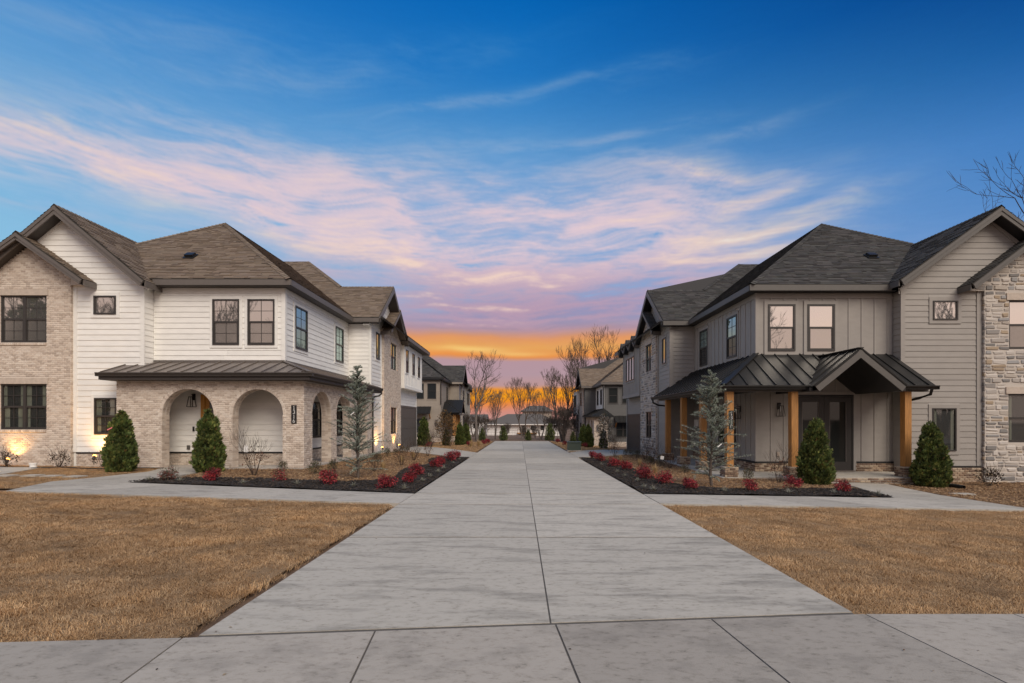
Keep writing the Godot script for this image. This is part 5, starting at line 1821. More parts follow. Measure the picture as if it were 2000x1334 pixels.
	uw = func(t: float) -> Vector2: return Vector2(2.63, 10.92).lerp(Vector2(8.57, 11.71), t)
	for i in 5:
		slab_piece(W, "concrete_panel", [lw.call(i / 5.0), lw.call((i + 1) / 5.0), uw.call((i + 1) / 5.0), uw.call(i / 5.0)], 0.02, M.walk_slabs[rng.randi() % 5])
	slab_piece(W, "concrete_panel", [Vector2(8.57, 11.71), Vector2(10.6, 10.38), Vector2(10.36, 12.6), Vector2(8.75, 12.75)], 0.02, M.walk_slabs[rng.randi() % 5])
	slab_piece(W, "concrete_panel", [Vector2(8.75, 12.75), Vector2(10.36, 12.6), Vector2(10.6, 14.0), Vector2(9.2, 14.05)], 0.02, M.walk_slabs[rng.randi() % 5])
	slab_piece(W, "concrete_panel", [Vector2(9.2, 14.05), Vector2(10.6, 14.0), Vector2(10.85, 15.2), Vector2(8.85, 15.2)], 0.02, M.walk_slabs[rng.randi() % 5])
	W = Node3D.new()
	hang(W, "side_walk", self, Transform3D(Basis(), V(-16, 0, 15)))
	struct(W)
	slab_piece(W, "concrete_panel", [Vector2(-13.97, 13.77), Vector2(-14.83, 15.94), Vector2(-18.5, 15.7), Vector2(-18.5, 12.8)], 0.02, M.walk_slabs[rng.randi() % 5])
	# planted beds: brown mulch with a border of black mulch
	var brown_l := smooth([Vector2(-9.33, 15.2), Vector2(-9.0, 13.2), Vector2(-7, 12.9), Vector2(-3.2, 13.0), Vector2(-3.0, 22.9), Vector2(-4.0, 24.5), Vector2(-6.9, 28.4), Vector2(-6.9, 16.6), Vector2(-6.95, 16.3), Vector2(-9.33, 16.3)], 1)
	var brown_r := smooth([Vector2(2.9, 22.6), Vector2(3.5, 13.0), Vector2(4.4, 12.0), Vector2(8.7, 12.9), Vector2(9.1, 14.2), Vector2(8.85, 15.15), Vector2(6.05, 15.25), Vector2(6.05, 23.2), Vector2(6.8, 24.9), Vector2(6.7, 28.2), Vector2(4.2, 24.6)], 1)
	var brown_e := [Vector2(10.45, 12.0), Vector2(10.6, 10.5), Vector2(18.5, 11.2), Vector2(18.5, 16.6), Vector2(12.3, 16.7), Vector2(12.3, 15.2), Vector2(10.95, 15.2), Vector2(10.65, 13.9)]
	var black_l := [Vector2(-9.4, 12.3)] + smooth_line([Vector2(-9.36, 13.07), Vector2(-8.99, 13.29), Vector2(-8.39, 13.49), Vector2(-7.62, 13.41), Vector2(-6.64, 13.52), Vector2(-6.03, 13.25), Vector2(-5.21, 13.1), Vector2(-4.58, 12.94), Vector2(-3.73, 13.26), Vector2(-3.38, 14.06), Vector2(-3.77, 15.89), Vector2(-3.76, 18.06), Vector2(-3.2, 18.62), Vector2(-3.9, 21.3), Vector2(-3.55, 23.2)]) + [Vector2(-2.27, 23.0), Vector2(-2.27, 11.0)]
	var black_r := [Vector2(2.64, 22.9)] + smooth_line([Vector2(3.6, 22.39), Vector2(3.87, 19.63), Vector2(3.92, 17.42), Vector2(3.74, 14.68), Vector2(3.9, 13.21), Vector2(4.27, 12.46), Vector2(4.73, 12.28), Vector2(5.74, 12.44), Vector2(7.17, 12.91), Vector2(8.09, 13.15), Vector2(8.74, 13.32)]) + [Vector2(8.57, 11.74), Vector2(2.64, 10.95)]
	struct(sheet(self, "mulch_bed", brown_l, 0.012, M.mulch, 0.05))
	struct(sheet(self, "mulch_bed", brown_r, 0.012, M.mulch, 0.05))
	struct(sheet(self, "mulch_bed", brown_e, 0.002, M.mulch, 0.03))
	struct(sheet(self, "mulch_border", black_l, 0.04, M.black_mulch, 0.05))
	struct(sheet(self, "mulch_border", black_r, 0.04, M.black_mulch, 0.05))
	var bc := [Color(0.22, 0.125, 0.06), Color(0.30, 0.185, 0.095), Color(0.15, 0.08, 0.04), Color(0.36, 0.24, 0.13)]
	var kc := [Color(0.02, 0.016, 0.014), Color(0.034, 0.026, 0.021), Color(0.012, 0.01, 0.009), Color(0.055, 0.038, 0.027)]
	chips("mulch_chips", "loose brown bark chips in the bed by the arched porch", brown_l, 260, bc, Vector3(0.06, 0.006, 0.016), 0.02)
	chips("mulch_chips", "loose brown bark chips in the bed by the cedar posts", brown_r, 260, bc, Vector3(0.06, 0.006, 0.016), 0.02)
	chips("mulch_chips", "brown bark chips below the stone gable at the right", brown_e, 260, bc, Vector3(0.06, 0.006, 0.016), 0.012)
	chips("mulch_chips", "black bark chips in the left bed border", black_l, 330, kc, Vector3(0.06, 0.007, 0.018), 0.045)
	chips("mulch_chips", "black bark chips in the right bed border", black_r, 330, kc, Vector3(0.06, 0.007, 0.018), 0.045)
	# dormant lawns
	var lawn_l := [Vector2(-2.36, 9.5), Vector2(-10.7, 10.54), Vector2(-17, 10.9), Vector2(-17, 2.25), Vector2(-2.4, 3.56)]
	var lawn_r := [Vector2(2.63, 9.5), Vector2(10.6, 10.28), Vector2(17, 10.8), Vector2(17, 5.3), Vector2(2.63, 4.03)]
	var lawn_m := [Vector2(-11.0, 11.2), Vector2(-11.4, 12.4), Vector2(-11.15, 13.4), Vector2(-11.0, 15.2), Vector2(-11.5, 16.3), Vector2(-18.5, 16.9), Vector2(-14.9, 16.0), Vector2(-13.9, 13.7), Vector2(-18.5, 12.7), Vector2(-18.5, 11.0)]
	var far_l := [Vector2(-2.4, 27.6), Vector2(-3.9, 30.8), Vector2(-5.5, 33.6), Vector2(-7.0, 34.7), Vector2(-7.3, 47), Vector2(-2.4, 46)]
	var far_r := [Vector2(2.8, 27.6), Vector2(3.9, 30.8), Vector2(5.5, 33.6), Vector2(7.0, 34.7), Vector2(7.3, 45.5), Vector2(2.8, 46)]
	var nm := {"the left front lawn": [lawn_l, 430.0], "the right front lawn": [lawn_r, 430.0], "the strip below the brick gable": [lawn_m, 200.0], "the far left strip": [far_l, 60.0], "the far right strip": [far_r, 60.0]}
	for k in nm:
		var poly: Array = nm[k][0]
		struct(sheet(self, "lawn", poly, -0.006, M.thatch, 0.03))
		grass_field("dormant_grass", "tan dormant grass blades of " + k, ragged(poly), nm[k][1], 1.0 if nm[k][1] > 100.0 else 1.5)

func litter() -> void:
	var mb := Mb.new()
	mb.leaf(Vector3.ZERO, Vector3(1, 0.1, 0).normalized(), Vector3(0, 0, 1), 1.0, 0.55)
	var xs := []
	var cs := []
	for i in 260:
		var x := rnd(-6.0, 7.5)
		var d := rnd(2.9, 14.0)
		if x > -2.25 and x < 2.62:
			if rng.randf() < 0.55:
				x = (-2.2 + absf(rng.randfn(0, 0.3))) if rng.randf() < 0.5 else (2.57 - absf(rng.randfn(0, 0.3)))
		elif d > joint_line(x):
			continue
		var z := rnd(0.008, 0.032)
		xs.append(Transform3D(Basis(UP, rnd(0, TAU)) * Basis.from_scale(Vector3(z, z, z)), V(x, gh(x, d) + 0.025, d)))
		cs.append(([Color(0.12, 0.07, 0.035), Color(0.2, 0.13, 0.07), Color(0.06, 0.045, 0.035), Color(0.3, 0.22, 0.13)][rng.randi() % 4] as Color))
	tag(stuff(many(self, "leaf_litter", mb.mesh(), M.chip, xs, cs)), "scattered bits of dry leaf on the concrete", "leaf litter")

func ragged(l: Array) -> Array:
	var o := []
	for i in l.size():
		var a: Vector2 = l[i]
		var b: Vector2 = l[(i + 1) % l.size()]
		var n := maxi(1, int(a.distance_to(b) / 0.16))
		var s := (b - a).normalized().orthogonal()
		for k in n:
			o.append(a.lerp(b, float(k) / n) + s * rnd(-0.035, 0.05))
	return o

func smooth_line(l: Array) -> Array:
	for k in 2:
		var o := [l[0]]
		for i in l.size() - 1:
			o.append((l[i] as Vector2).lerp(l[i + 1], 0.25))
			o.append((l[i] as Vector2).lerp(l[i + 1], 0.75))
		o.append(l[l.size() - 1])
		l = o
	return l

# ---------------------------------------------------------------- plants
func branch(mb: Mb, p: Vector3, dir: Vector3, l: float, r: float, level: int, o: Dictionary) -> void:
	var pts := PackedVector3Array([p])
	var rr := PackedFloat32Array([r])
	var dirs := [dir]
	var segs := 5 if level > 3 else 4
	var d := dir
	for i in segs:
		d = (d + Vector3(rnd(-1, 1), rnd(-0.6, 0.8), rnd(-1, 1)) * o.wob + UP * o.rise).normalized()
		p += d * l / segs
		pts.append(p)
		rr.append(maxf(lerpf(r, r * 0.6, float(i + 1) / segs), o.thin))
		dirs.append(d)
	if level == 0:
		rr[segs] = o.thin * 0.4
	mb.tube(pts, rr, 7 if level > 4 else 5 if level > 2 else 3)
	if level == 0:
		return
	var forks := 2 if rng.randf() < o.fork else 1
	for i in forks + 1:
		var x := turned(d, rnd(0.25, o.open))
		branch(mb, p, x, l * rnd(0.62, 0.86), r * 0.58, level - 1, o)
	for i in range(1, segs):
		if rng.randf() < o.twig and (level < o.top or i > segs - 2):
			branch(mb, pts[i], turned(dirs[i], rnd(0.6, 1.15)), l * rnd(0.4, 0.7), rr[i] * 0.5, maxi(0, level - 2), o)

func turned(d: Vector3, w: float) -> Vector3:
	var a := d.cross(Vector3(rnd(-1, 1), rnd(-1, 1), rnd(-1, 1))).normalized()
	return d.rotated(a, w) if a.length() > 0.5 else d

func tree_mesh(h: float, r: float, levels: int, o: Dictionary, stems := 1) -> ArrayMesh:
	var mb := Mb.new()
	mb.col = Color.WHITE
	o.top = levels
	for s in stems:
		var d := UP if stems == 1 else Vector3(cos(TAU * s / stems + 0.5) * 0.3, 1, sin(TAU * s / stems + 0.5) * 0.3).normalized()
		branch(mb, Vector3(0, -0.2, 0), d, h, r, levels, o)
	return mb.mesh()

func crown_point(radius: Callable, h: float, jit: float) -> Array:
	var t := rng.randf()
	t = t * 0.97
	while rng.randf() > radius.call(t) / radius.call(0.15) + 0.08:
		t = rng.randf() * 0.97
	var w := rnd(0, TAU)
	var r: float = radius.call(t) * (1.0 - absf(rng.randfn(0, jit)))
	return [Vector3(cos(w) * r, t * h, sin(w) * r), Vector3(cos(w), 0, sin(w)), t]

# upright sprays of a dense conical evergreen
func cone_crown(h: float, width: float, n: int, seed_: int) -> ArrayMesh:
	rng.seed = seed_
	var mb := Mb.new()
	var lump := FastNoiseLite.new()
	lump.seed = seed_
	lump.frequency = 2.4
	var rad := func(t: float) -> float: return width * 0.42 * minf(1.0, 0.78 + t * 1.4) * pow(1.0 - pow(t, 1.7), 0.8)
	for i in n:
		var q := crown_point(rad, h, 0.11)
		var p: Vector3 = q[0]
		var b := lump.get_noise_3d(p.x * 1.6, p.y * 1.1, p.z * 1.6)
		p += q[1] * b * 0.15
		var up: Vector3 = (UP * rnd(0.7, 1.2) + q[1] * rnd(0.25, 0.9) + Vector3(rnd(-0.4, 0.4), 0, rnd(-0.4, 0.4))).normalized()
		var s: Vector3 = up.cross(q[1].rotated(UP, rnd(-1.2, 1.2))).normalized()
		var g := rnd(0.5, 1.25) + b * 0.9
		mb.col = Color(0.072, 0.105, 0.025) * maxf(g, 0.22) if rng.randf() < 0.7 else Color(0.16, 0.175, 0.045) * maxf(g, 0.4)
		if rng.randf() < 0.02:
			mb.col = Color(0.14, 0.09, 0.03)
		var l := rnd(0.06, 0.12)
		mb.leaf(p, up, s, l, l * 0.35)
		mb.leaf(p + up * l * 0.2, (up + s * 0.55).normalized(), s, l * 0.7, l * 0.25)
		mb.leaf(p + up * l * 0.2, (up - s * 0.55).normalized(), s, l * 0.7, l * 0.25)
		mb.leaf(p + up * l * 0.5, (up + s * 0.3).normalized(), s, l * 0.6, l * 0.22)
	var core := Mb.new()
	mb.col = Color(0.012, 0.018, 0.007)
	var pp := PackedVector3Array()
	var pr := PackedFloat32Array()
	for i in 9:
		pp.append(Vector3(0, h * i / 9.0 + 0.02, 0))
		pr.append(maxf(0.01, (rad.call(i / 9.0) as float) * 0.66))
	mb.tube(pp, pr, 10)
	return mb.mesh()

func ball_leaves(n: int, rx: float, ry: float, l: float, w: float, cols: Array, seed_: int, up_bias := 0.3) -> ArrayMesh:
	rng.seed = seed_
	var mb := Mb.new()
	var lump := FastNoiseLite.new()
	lump.seed = seed_
	lump.frequency = 3.0
	for i in n:
		var d := Vector3(rng.randfn(), rng.randfn() * 0.9 + 0.25, rng.randfn()).normalized()
		var r := pow(rng.randf(), 0.35) * (1.0 + 0.35 * lump.get_noise_3d(d.x, d.y, d.z))
		var p := Vector3(d.x * rx * r, ry + d.y * ry * r, d.z * rx * r)
		p.y = maxf(p.y, 0.02)
		var along := (d + UP * up_bias + Vector3(rnd(-0.8, 0.8), rnd(-0.6, 0.6), rnd(-0.8, 0.8))).normalized()
		var s := along.cross(Vector3(rnd(-1, 1), rnd(-1, 1), rnd(-1, 1))).normalized()
		mb.col = (cols[rng.randi() % cols.size()] as Color) * rnd(0.7, 1.3)
		var z := rnd(0.7, 1.3)
		mb.leaf(p, along, s, l * z, w * z)
	return mb.mesh()

func lobed(n: int, r: float, l: float, w: float, cols: Array, seed_: int) -> ArrayMesh:
	rng.seed = seed_
	var mb := Mb.new()
	var lobes := []
	for i in 7:
		var a := TAU * i / 7.0 + rnd(-0.4, 0.4)
		var q := rnd(0.3, 0.72) * r
		lobes.append([Vector3(cos(a) * q, r * rnd(0.5, 1.35), sin(a) * q), r * rnd(0.38, 0.6), rnd(0.75, 1.2)])
	for i in n:
		var b: Array = lobes[rng.randi() % 7]
		var d := Vector3(rng.randfn(), rng.randfn(), rng.randfn()).normalized()
		var p: Vector3 = b[0] + d * b[1] * pow(rng.randf(), 0.4)
		p.y = maxf(p.y, 0.03)
		var along := (d * 0.6 + Vector3(rnd(-1, 1), rnd(-0.9, 0.7), rnd(-1, 1))).normalized()
		var s := along.cross(Vector3(rnd(-1, 1), rnd(-1, 1), rnd(-1, 1))).normalized()
		mb.col = (cols[rng.randi() % cols.size()] as Color) * rnd(0.6, 1.35) * b[2]
		var z := rnd(0.7, 1.3)
		mb.leaf(p, along, s, l * z, w * z)
	return mb.mesh()

func stems(n: int, h: float, spread: float, r: float, seed_: int) -> ArrayMesh:
	rng.seed = seed_
	var mb := Mb.new()
	mb.col = Color(0.10, 0.065, 0.045)
	for i in n:
		var w := rnd(0, TAU)
		var d := Vector3(cos(w) * spread, 1, sin(w) * spread).normalized()
		branch(mb, Vector3(cos(w), 0, sin(w)) * rnd(0, 0.04), d, h * rnd(0.45, 0.7), r, 2, {"wob": 0.12, "rise": 0.08, "thin": r * 0.3, "fork": 0.3, "open": 0.6, "twig": 0.3, "top": 2})
	return mb.mesh()

func tuft(n: int, l: float, wide: float, spread: float, cols: Array, seed_: int) -> ArrayMesh:
	rng.seed = seed_
	var mb := Mb.new()
	for i in n:
		var w := rnd(0, TAU)
		var out := Vector3(cos(w), 0, sin(w))
		var s := Vector3(-sin(w), 0, cos(w)) * wide * 0.5
		var h := l * rnd(0.6, 1.1)
		var lean := rnd(0.1, spread)
		var p := out * rnd(0, l * 0.12)
		var m := p + out * h * lean * 0.45 + UP * h * (1.0 - lean * 0.35) * 0.62
		var tip := p + out * h * lean + UP * h * (1.0 - lean * 0.6)
		mb.col = (cols[rng.randi() % cols.size()] as Color) * rnd(0.75, 1.25)
		mb.quad(p - s, p + s, m + s * 0.8, m - s * 0.8)
		mb.tri(m - s * 0.8, m + s * 0.8, tip)
	return mb.mesh()

# a young blue cedar: whorls of rising, drooping-tipped branches set with needle tufts
func cedar_parts(h: float, seed_: int) -> Array:
	rng.seed = seed_
	var wood := Mb.new()
	wood.col = Color(0.15, 0.11, 0.085)
	var green := Mb.new()
	var tp := PackedVector3Array()
	var tr := PackedFloat32Array()
	for i in 9:
		tp.append(Vector3(sin(i * 1.7) * 0.02, h * i / 8.0 - 0.05 * (1 if i == 0 else 0), cos(i * 2.1) * 0.02))
		tr.append(lerpf(0.042, 0.005, i / 8.0))
	wood.tube(tp, tr, 7)
	for i in 175:
		var t := pow(rng.randf(), 0.95) * 0.9 + 0.08
		var w := rnd(0, TAU)
		var reach := (1.02 * pow(1.0 - t, 0.8) + 0.1) * rnd(0.4, 1.15)
		if t < 0.14:
			reach *= 0.75
		var out := Vector3(cos(w), 0, sin(w))
		var p := Vector3(0, t * h, 0)
		var pts := PackedVector3Array([p])
		var rr := PackedFloat32Array([0.012 * (1.2 - t)])
		var d := (out + UP * rnd(0.15, 0.85) * (0.6 + t)).normalized()
		var k := 9
		for j in k:
			d = (d + Vector3(rnd(-0.15, 0.15), rnd(-0.13, 0.08), rnd(-0.15, 0.15))).normalized()
			p += d * reach / k
			pts.append(p)
			rr.append(lerpf(0.009, 0.003, float(j) / k))
			if t > 0.86 and rng.randf() < 0.5:
				continue
			var many_t := 5 if j > 1 else 3
			for m in many_t:
				var c := p - d * rnd(0, reach / k) + Vector3(rnd(-1, 1), rnd(-0.4, 1), rnd(-1, 1)) * 0.018
				var g := rnd(0.55, 1.3)
				green.col = [Color(0.27, 0.315, 0.255), Color(0.36, 0.395, 0.33), Color(0.2, 0.245, 0.185), Color(0.43, 0.45, 0.385)][rng.randi() % 4] * g
				for z in 7:
					var a := (Vector3(rnd(-1, 1), rnd(-0.5, 1.1), rnd(-1, 1)) + d * 0.5).normalized()
					green.leaf(c, a, a.cross(Vector3(rnd(-1, 1), 1, rnd(-1, 1))).normalized(), rnd(0.03, 0.056), 0.007)
		wood.tube(pts, rr, 4)
	return [wood.mesh(), green.mesh()]

func on_ground(x: float, d: float) -> Vector3:
	return V(x, gh(x, d), d)

func plant(called: String, label: String, cat: String, p: Vector3, parts: Array, group := "", turn := 0.0, size := 1.0) -> Node3D:
	var t := thing(called, label, cat, p, group, turn)
	t.transform = Transform3D(Basis(UP, turn) * Basis.from_scale(Vector3.ONE * size), p)
	wx[t] = t.transform
	for q in parts:
		put(t, q[0], q[1], q[2], wx[t])
	return t

const NTH := ["first", "second", "third", "fourth", "fifth", "sixth", "seventh", "eighth", "ninth", "tenth", "eleventh", "twelfth", "thirteenth"]

func row_of(called: String, cat: String, group: String, protos: Array, spots: Array, wording: Callable, hue := 0) -> void:
	for i in spots.size():
		var s: Array = spots[i]
		var parts: Array = protos[i % protos.size()]
		plant(called, wording.call(i), cat, on_ground(s[0], s[1]), parts, group, rnd(0, TAU), s[2] if s.size() > 2 else rnd(0.85, 1.15))

func plants() -> void:
	# columnar evergreens by the porches
	var cone_a := cone_crown(1.8, 0.92, 5200, 11)
	var cone_b := cone_crown(1.9, 1.05, 5600, 23)
	var trunk := tree_mesh(0.5, 0.035, 0, {"wob": 0.02, "rise": 0.1, "thin": 0.02, "fork": 0.0, "open": 0.5, "twig": 0.0})
	var g := "conical evergreens flanking the porches"
	var t := [
		["dense conical evergreen at the left corner of the arched porch", -11.72, 15.05, cone_a, 1.0, 0.3],
		["dense conical evergreen between the two front brick arches", -9.2, 15.15, cone_a, 1.04, 2.2],
		["dense conical evergreen before the black double door", 8.32, 14.4, cone_b, 0.98, 4.0],
		["broad conical evergreen at the right end of the cedar post porch", 11.9, 14.8, cone_b, 0.99, 1.1]]
	for q in t:
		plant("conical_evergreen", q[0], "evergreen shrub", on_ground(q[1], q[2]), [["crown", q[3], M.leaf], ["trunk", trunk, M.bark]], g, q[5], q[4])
	var tags := thing("plant_tag", "pink ribbon tag tied to the left corner evergreen", "plant tag", V(-11.7, 1.23, 14.62))
	board(tags, "ribbon", V(-11.78, 1.2, 14.62), V(-11.62, 1.27, 14.6), Vector3(0, 0.3, 1), 0.03, 0.004, M.pink)
	# blue cedars
	for q in [["blue grey cedar sapling beside the brick arches", -4.41, 13.94, 3.1, 5, 0.5], ["blue grey cedar sapling before the cedar posts", 4.83, 12.92, 2.95, 8, 2.0]]:
		var cp := cedar_parts(q[3], q[4])
		var c := plant("blue_cedar", q[0], "conifer", on_ground(q[1], q[2]), [["trunk", cp[0], M.bark], ["needles", cp[1], M.leaf]], "", q[5])
		var base: Vector3 = on_ground(q[1], q[2])
		var s := signf(q[1])
		var tg := thing("plant_tag", "white paper tag hanging in the blue cedar " + ("by the arches" if s < 0 else "by the posts"), "plant tag", base + Vector3(0.02, 1.75 if s < 0 else 1.05, 0.5))
		board(tg, "paper", tg.position + Vector3(-0.05, -0.02, 0), tg.position + Vector3(0.05, 0.06, 0), Vector3(0, 0.2, 1), 0.02, 0.003, M.white_plastic)
	# red-leaved shrubs in the black borders
	var reds := [Color(0.23, 0.012, 0.022), Color(0.36, 0.019, 0.034), Color(0.13, 0.009, 0.015), Color(0.30, 0.03, 0.035), Color(0.06, 0.01, 0.012), Color(0.19, 0.018, 0.026), Color(0.46, 0.04, 0.045)]
	var dull := [Color(0.10, 0.06, 0.035), Color(0.16, 0.07, 0.05), Color(0.06, 0.055, 0.025), Color(0.22, 0.04, 0.03), Color(0.13, 0.09, 0.05)]
	var pr := []
	for k in 3:
		pr.append([["leaves", lobed(1050, 0.22, 0.044, 0.018, reds, 31 + k), M.leaf], ["stems", stems(6, 0.3, 0.45, 0.006, 41 + k), M.twig]])
	var pd := [["leaves", lobed(800, 0.22, 0.046, 0.019, dull, 37), M.leaf], ["stems", stems(6, 0.3, 0.45, 0.006, 44), M.bark]]
	var p2 := [["leaves", lobed(650, 0.22, 0.045, 0.018, reds + dull, 39), M.leaf], ["stems", stems(6, 0.3, 0.45, 0.006, 46), M.bark]]
	g = "red shrubs along the black mulch borders"
	plant("red_shrub", "dull brown green shrub at the left tip of black border", "shrub", on_ground(-8.76, 12.75), pd, g, 1.0, 0.95)
	litter()
	var lr := [[-7.62, 12.72, 1.0, 0], [-6.05, 12.9, 0.9, 3], [-4.62, 12.35, 1.02, 1], [-3.04, 11.65, 1.0, 2], [-2.76, 12.9, 0.95, 0], [-3.0, 14.9, 1.0, 1], [-2.85, 17.4, 1.0, 2], [-2.95, 18.9, 0.95, 0], [-2.8, 20.6, 1.1, 1], [-2.75, 22.3, 1.05, 2]]
	for i in lr.size():
		var q: Array = lr[i]
		plant("red_shrub", "red leaved shrub, %s from the left tip of the left border" % NTH[i + 1], "shrub", on_ground(q[0], q[1]), p2 if q[3] == 3 else pr[q[3]], g, rnd(0, 6), q[2])
	var rr := [[3.2, 22.3, 1.05, 0], [3.25, 20.8, 1.0, 1], [3.35, 18.0, 1.05, 2], [3.5, 16.8, 1.0, 0], [3.75, 15.5, 0.95, 3], [3.4, 14.0, 1.0, 1], [3.66, 12.9, 1.0, 2], [3.95, 11.9, 0.88, 0], [5.45, 12.1, 0.82, 1], [6.91, 12.9, 0.98, 2], [7.9, 12.55, 0.9, 0]]
	for i in rr.size():
		var q: Array = rr[i]
		plant("red_shrub", "red leaved shrub, %s from the far end of right border" % NTH[i], "shrub", on_ground(q[0], q[1]), p2 if q[3] == 3 else pr[q[3]], g, rnd(0, 6), q[2])
	# pale ground clumps
	var lav := [Color(0.2, 0.2, 0.16), Color(0.28, 0.27, 0.22), Color(0.12, 0.13, 0.1), Color(0.33, 0.31, 0.25)]
	var pl := []
	for k in 3:
		pl.append([["leaves", tuft(90, 0.19, 0.007, 1.0, lav, 51 + k), M.leaf]])
	var ll := [[-9.15, 12.62], [-8.29, 12.5], [-6.62, 12.25], [-5.35, 12.3], [-3.88, 11.95], [-2.6, 11.55], [-2.5, 13.16], [-2.52, 14.3], [-2.5, 15.66], [-2.5, 16.91], [-2.5, 19.32], [-2.5, 21.27]]
	row_of("pale_clump", "ground plant", "pale clumps at the edge of the black borders", pl, ll, func(i): return "low pale grey clump, %s from the left tip of left border" % NTH[i])
	var rl := [[2.99, 18.78], [3.02, 15.82], [2.99, 14.58], [3.1, 13.46], [2.89, 11.9], [3.0, 11.5], [4.67, 11.65], [6.21, 11.8], [7.42, 12.1], [8.4, 12.0]]
	row_of("pale_clump", "ground plant", "pale clumps at the edge of the black borders", pl, rl, func(i): return "low pale grey clump, %s from the far end of right border" % NTH[i])
	# small green shrubs, bare twiggy shrubs and tan grasses in the brown mulch
	var greens := [Color(0.07, 0.075, 0.03), Color(0.1, 0.09, 0.04), Color(0.045, 0.05, 0.02), Color(0.13, 0.09, 0.05)]
	var bx := [[["leaves", ball_leaves(420, 0.15, 0.19, 0.04, 0.016, greens, 61, 0.9), M.leaf], ["stems", stems(7, 0.34, 0.3, 0.005, 62), M.bark]], [["leaves", ball_leaves(380, 0.17, 0.17, 0.042, 0.016, greens, 63, 0.9), M.leaf], ["stems", stems(7, 0.3, 0.35, 0.005, 64), M.bark]]]
	g = "small green shrubs in the brown mulch"
	var lb := [[-7.21, 15.6], [-5.96, 14.9], [-5.75, 15.74], [-5.6, 20.16], [-5.92, 22.95], [-5.95, 24.5], [-5.94, 25.82], [-5.89, 26.78]]
	row_of("small_shrub", "shrub", g, bx, lb, func(i): return "small green shrub by the arched porch, %s from its front corner" % NTH[i])
	var rb := [[6.4, 14.35], [5.4, 16.7], [5.39, 19.52], [5.25, 20.6], [5.57, 24.2], [5.5, 25.2], [5.45, 26.3]]
	row_of("small_shrub", "shrub", g, bx, rb, func(i): return "small green shrub by the cedar posts, %s from the front walk" % NTH[i])
	var few := [Color(0.12, 0.05, 0.03), Color(0.2, 0.09, 0.05), Color(0.07, 0.04, 0.025)]
	var tw := [[["stems", stems(14, 0.85, 0.35, 0.006, 71), M.twig], ["leaves", ball_leaves(170, 0.27, 0.36, 0.045, 0.024, few, 72), M.leaf]], [["stems", stems(18, 0.6, 0.5, 0.005, 73), M.twig], ["leaves", ball_leaves(110, 0.24, 0.22, 0.04, 0.018, few, 74), M.leaf]]]
	g = "bare twiggy shrubs in the brown mulch"
	var lt := [[-7.42, 14.3, 1.15], [-4.5, 15.89, 1.0], [-4.22, 18.33, 1.0], [-4.33, 20.93, 1.0], [-4.23, 23.6, 0.9]]
	row_of("twiggy_shrub", "shrub", g, tw, lt, func(i): return "brown twiggy shrub in the left bed, %s from the walk" % NTH[i])
	var rt := [[7.32, 14.45, 1.0], [5.4, 18.4, 1.0], [5.5, 21.3, 1.0], [5.69, 23.2, 0.9], [4.53, 24.4, 1.0]]
	row_of("twiggy_shrub", "shrub", g, tw, rt, func(i): return "brown twiggy shrub in the right bed, %s from the walk" % NTH[i])
	var tan := [Color(0.42, 0.28, 0.13), Color(0.5, 0.36, 0.18), Color(0.34, 0.21, 0.09)]
	var gr := [[["blades", tuft(150, 0.42, 0.006, 0.55, tan, 81), M.leaf]]]
	row_of("tan_grass_tuft", "ornamental grass", "tan grass tufts in the beds", gr, [[-4.44, 16.63], [-4.6, 20.0], [-4.7, 22.6]], func(i): return "tan grass tuft in the left bed, %s from the street" % NTH[i])
	row_of("tan_grass_tuft", "ornamental grass", "tan grass tufts in the beds", gr, [[4.26, 16.09], [4.46, 19.0], [4.3, 21.8]], func(i): return "tan grass tuft in the right bed, %s from the street" % NTH[i])
	# shrubs against the outer walls
	var dk := [Color(0.03, 0.026, 0.014), Color(0.06, 0.04, 0.02), Color(0.045, 0.02, 0.014)]
	var sp := [["stems", stems(9, 0.5, 0.6, 0.008, 91), M.twig], ["leaves", ball_leaves(190, 0.3, 0.24, 0.055, 0.03, dk, 92, 0.8), M.leaf]]
	plant("open_shrub", "open dark shrub in front of the leftmost garden light", "shrub", on_ground(-16.3, 16.3), sp, "", 0.4, 0.95)
	plant("open_shrub", "open dark shrub at the right end of the brick gable", "shrub", on_ground(-14.75, 16.4), sp, "", 2.0, 1.0)
	plant("open_shrub", "open dark shrub beside the left corner evergreen", "shrub", on_ground(-13.45, 16.5), sp, "", 3.0, 0.9)
	plant("open_shrub", "dark shrub at the foot of the stone gable", "shrub", on_ground(14.3, 15.6), [["stems", sp[0][1], M.bark], ["leaves", ball_leaves(330, 0.3, 0.26, 0.06, 0.03, dk, 95, 0.8), M.leaf]], "", 1.0, 1.05)
	plant("open_shrub", "dark shrub behind the broad evergreen on the right", "shrub", on_ground(13.1, 16.0), [["stems", sp[0][1], M.bark], ["leaves", ball_leaves(330, 0.26, 0.3, 0.06, 0.03, dk, 96, 0.8), M.leaf]], "", 4.0, 1.0)
	# beyond the garages
	g = "conical evergreens by the far houses"
	for q in [["slim evergreen before the taupe house window", -6.85, 36.6, 0.98, 1.15], ["evergreen left of the pair by the taupe porch", -4.5, 38.5, 0.95, 0.95], ["evergreen right of the pair by the taupe porch", -4.25, 40.5, 0.95, 0.95], ["evergreen left of the pair by the white arches", 5.1, 41.0, 0.98, 1.0], ["evergreen right of the pair by the white arches", 5.3, 39.5, 0.95, 1.0], ["bushy evergreen below the brown leaved tree", -5.4, 37.6, 0.9, 0.7], ["bushy evergreen below the pale leaved tree", 6.3, 38.5, 0.9, 0.8]]:
		plant("conical_evergreen", q[0], "evergreen shrub", on_ground(q[1], q[2]), [["crown", cone_a, M.leaf], ["trunk", trunk, M.bark]], g, rnd(0, 6), q[4])
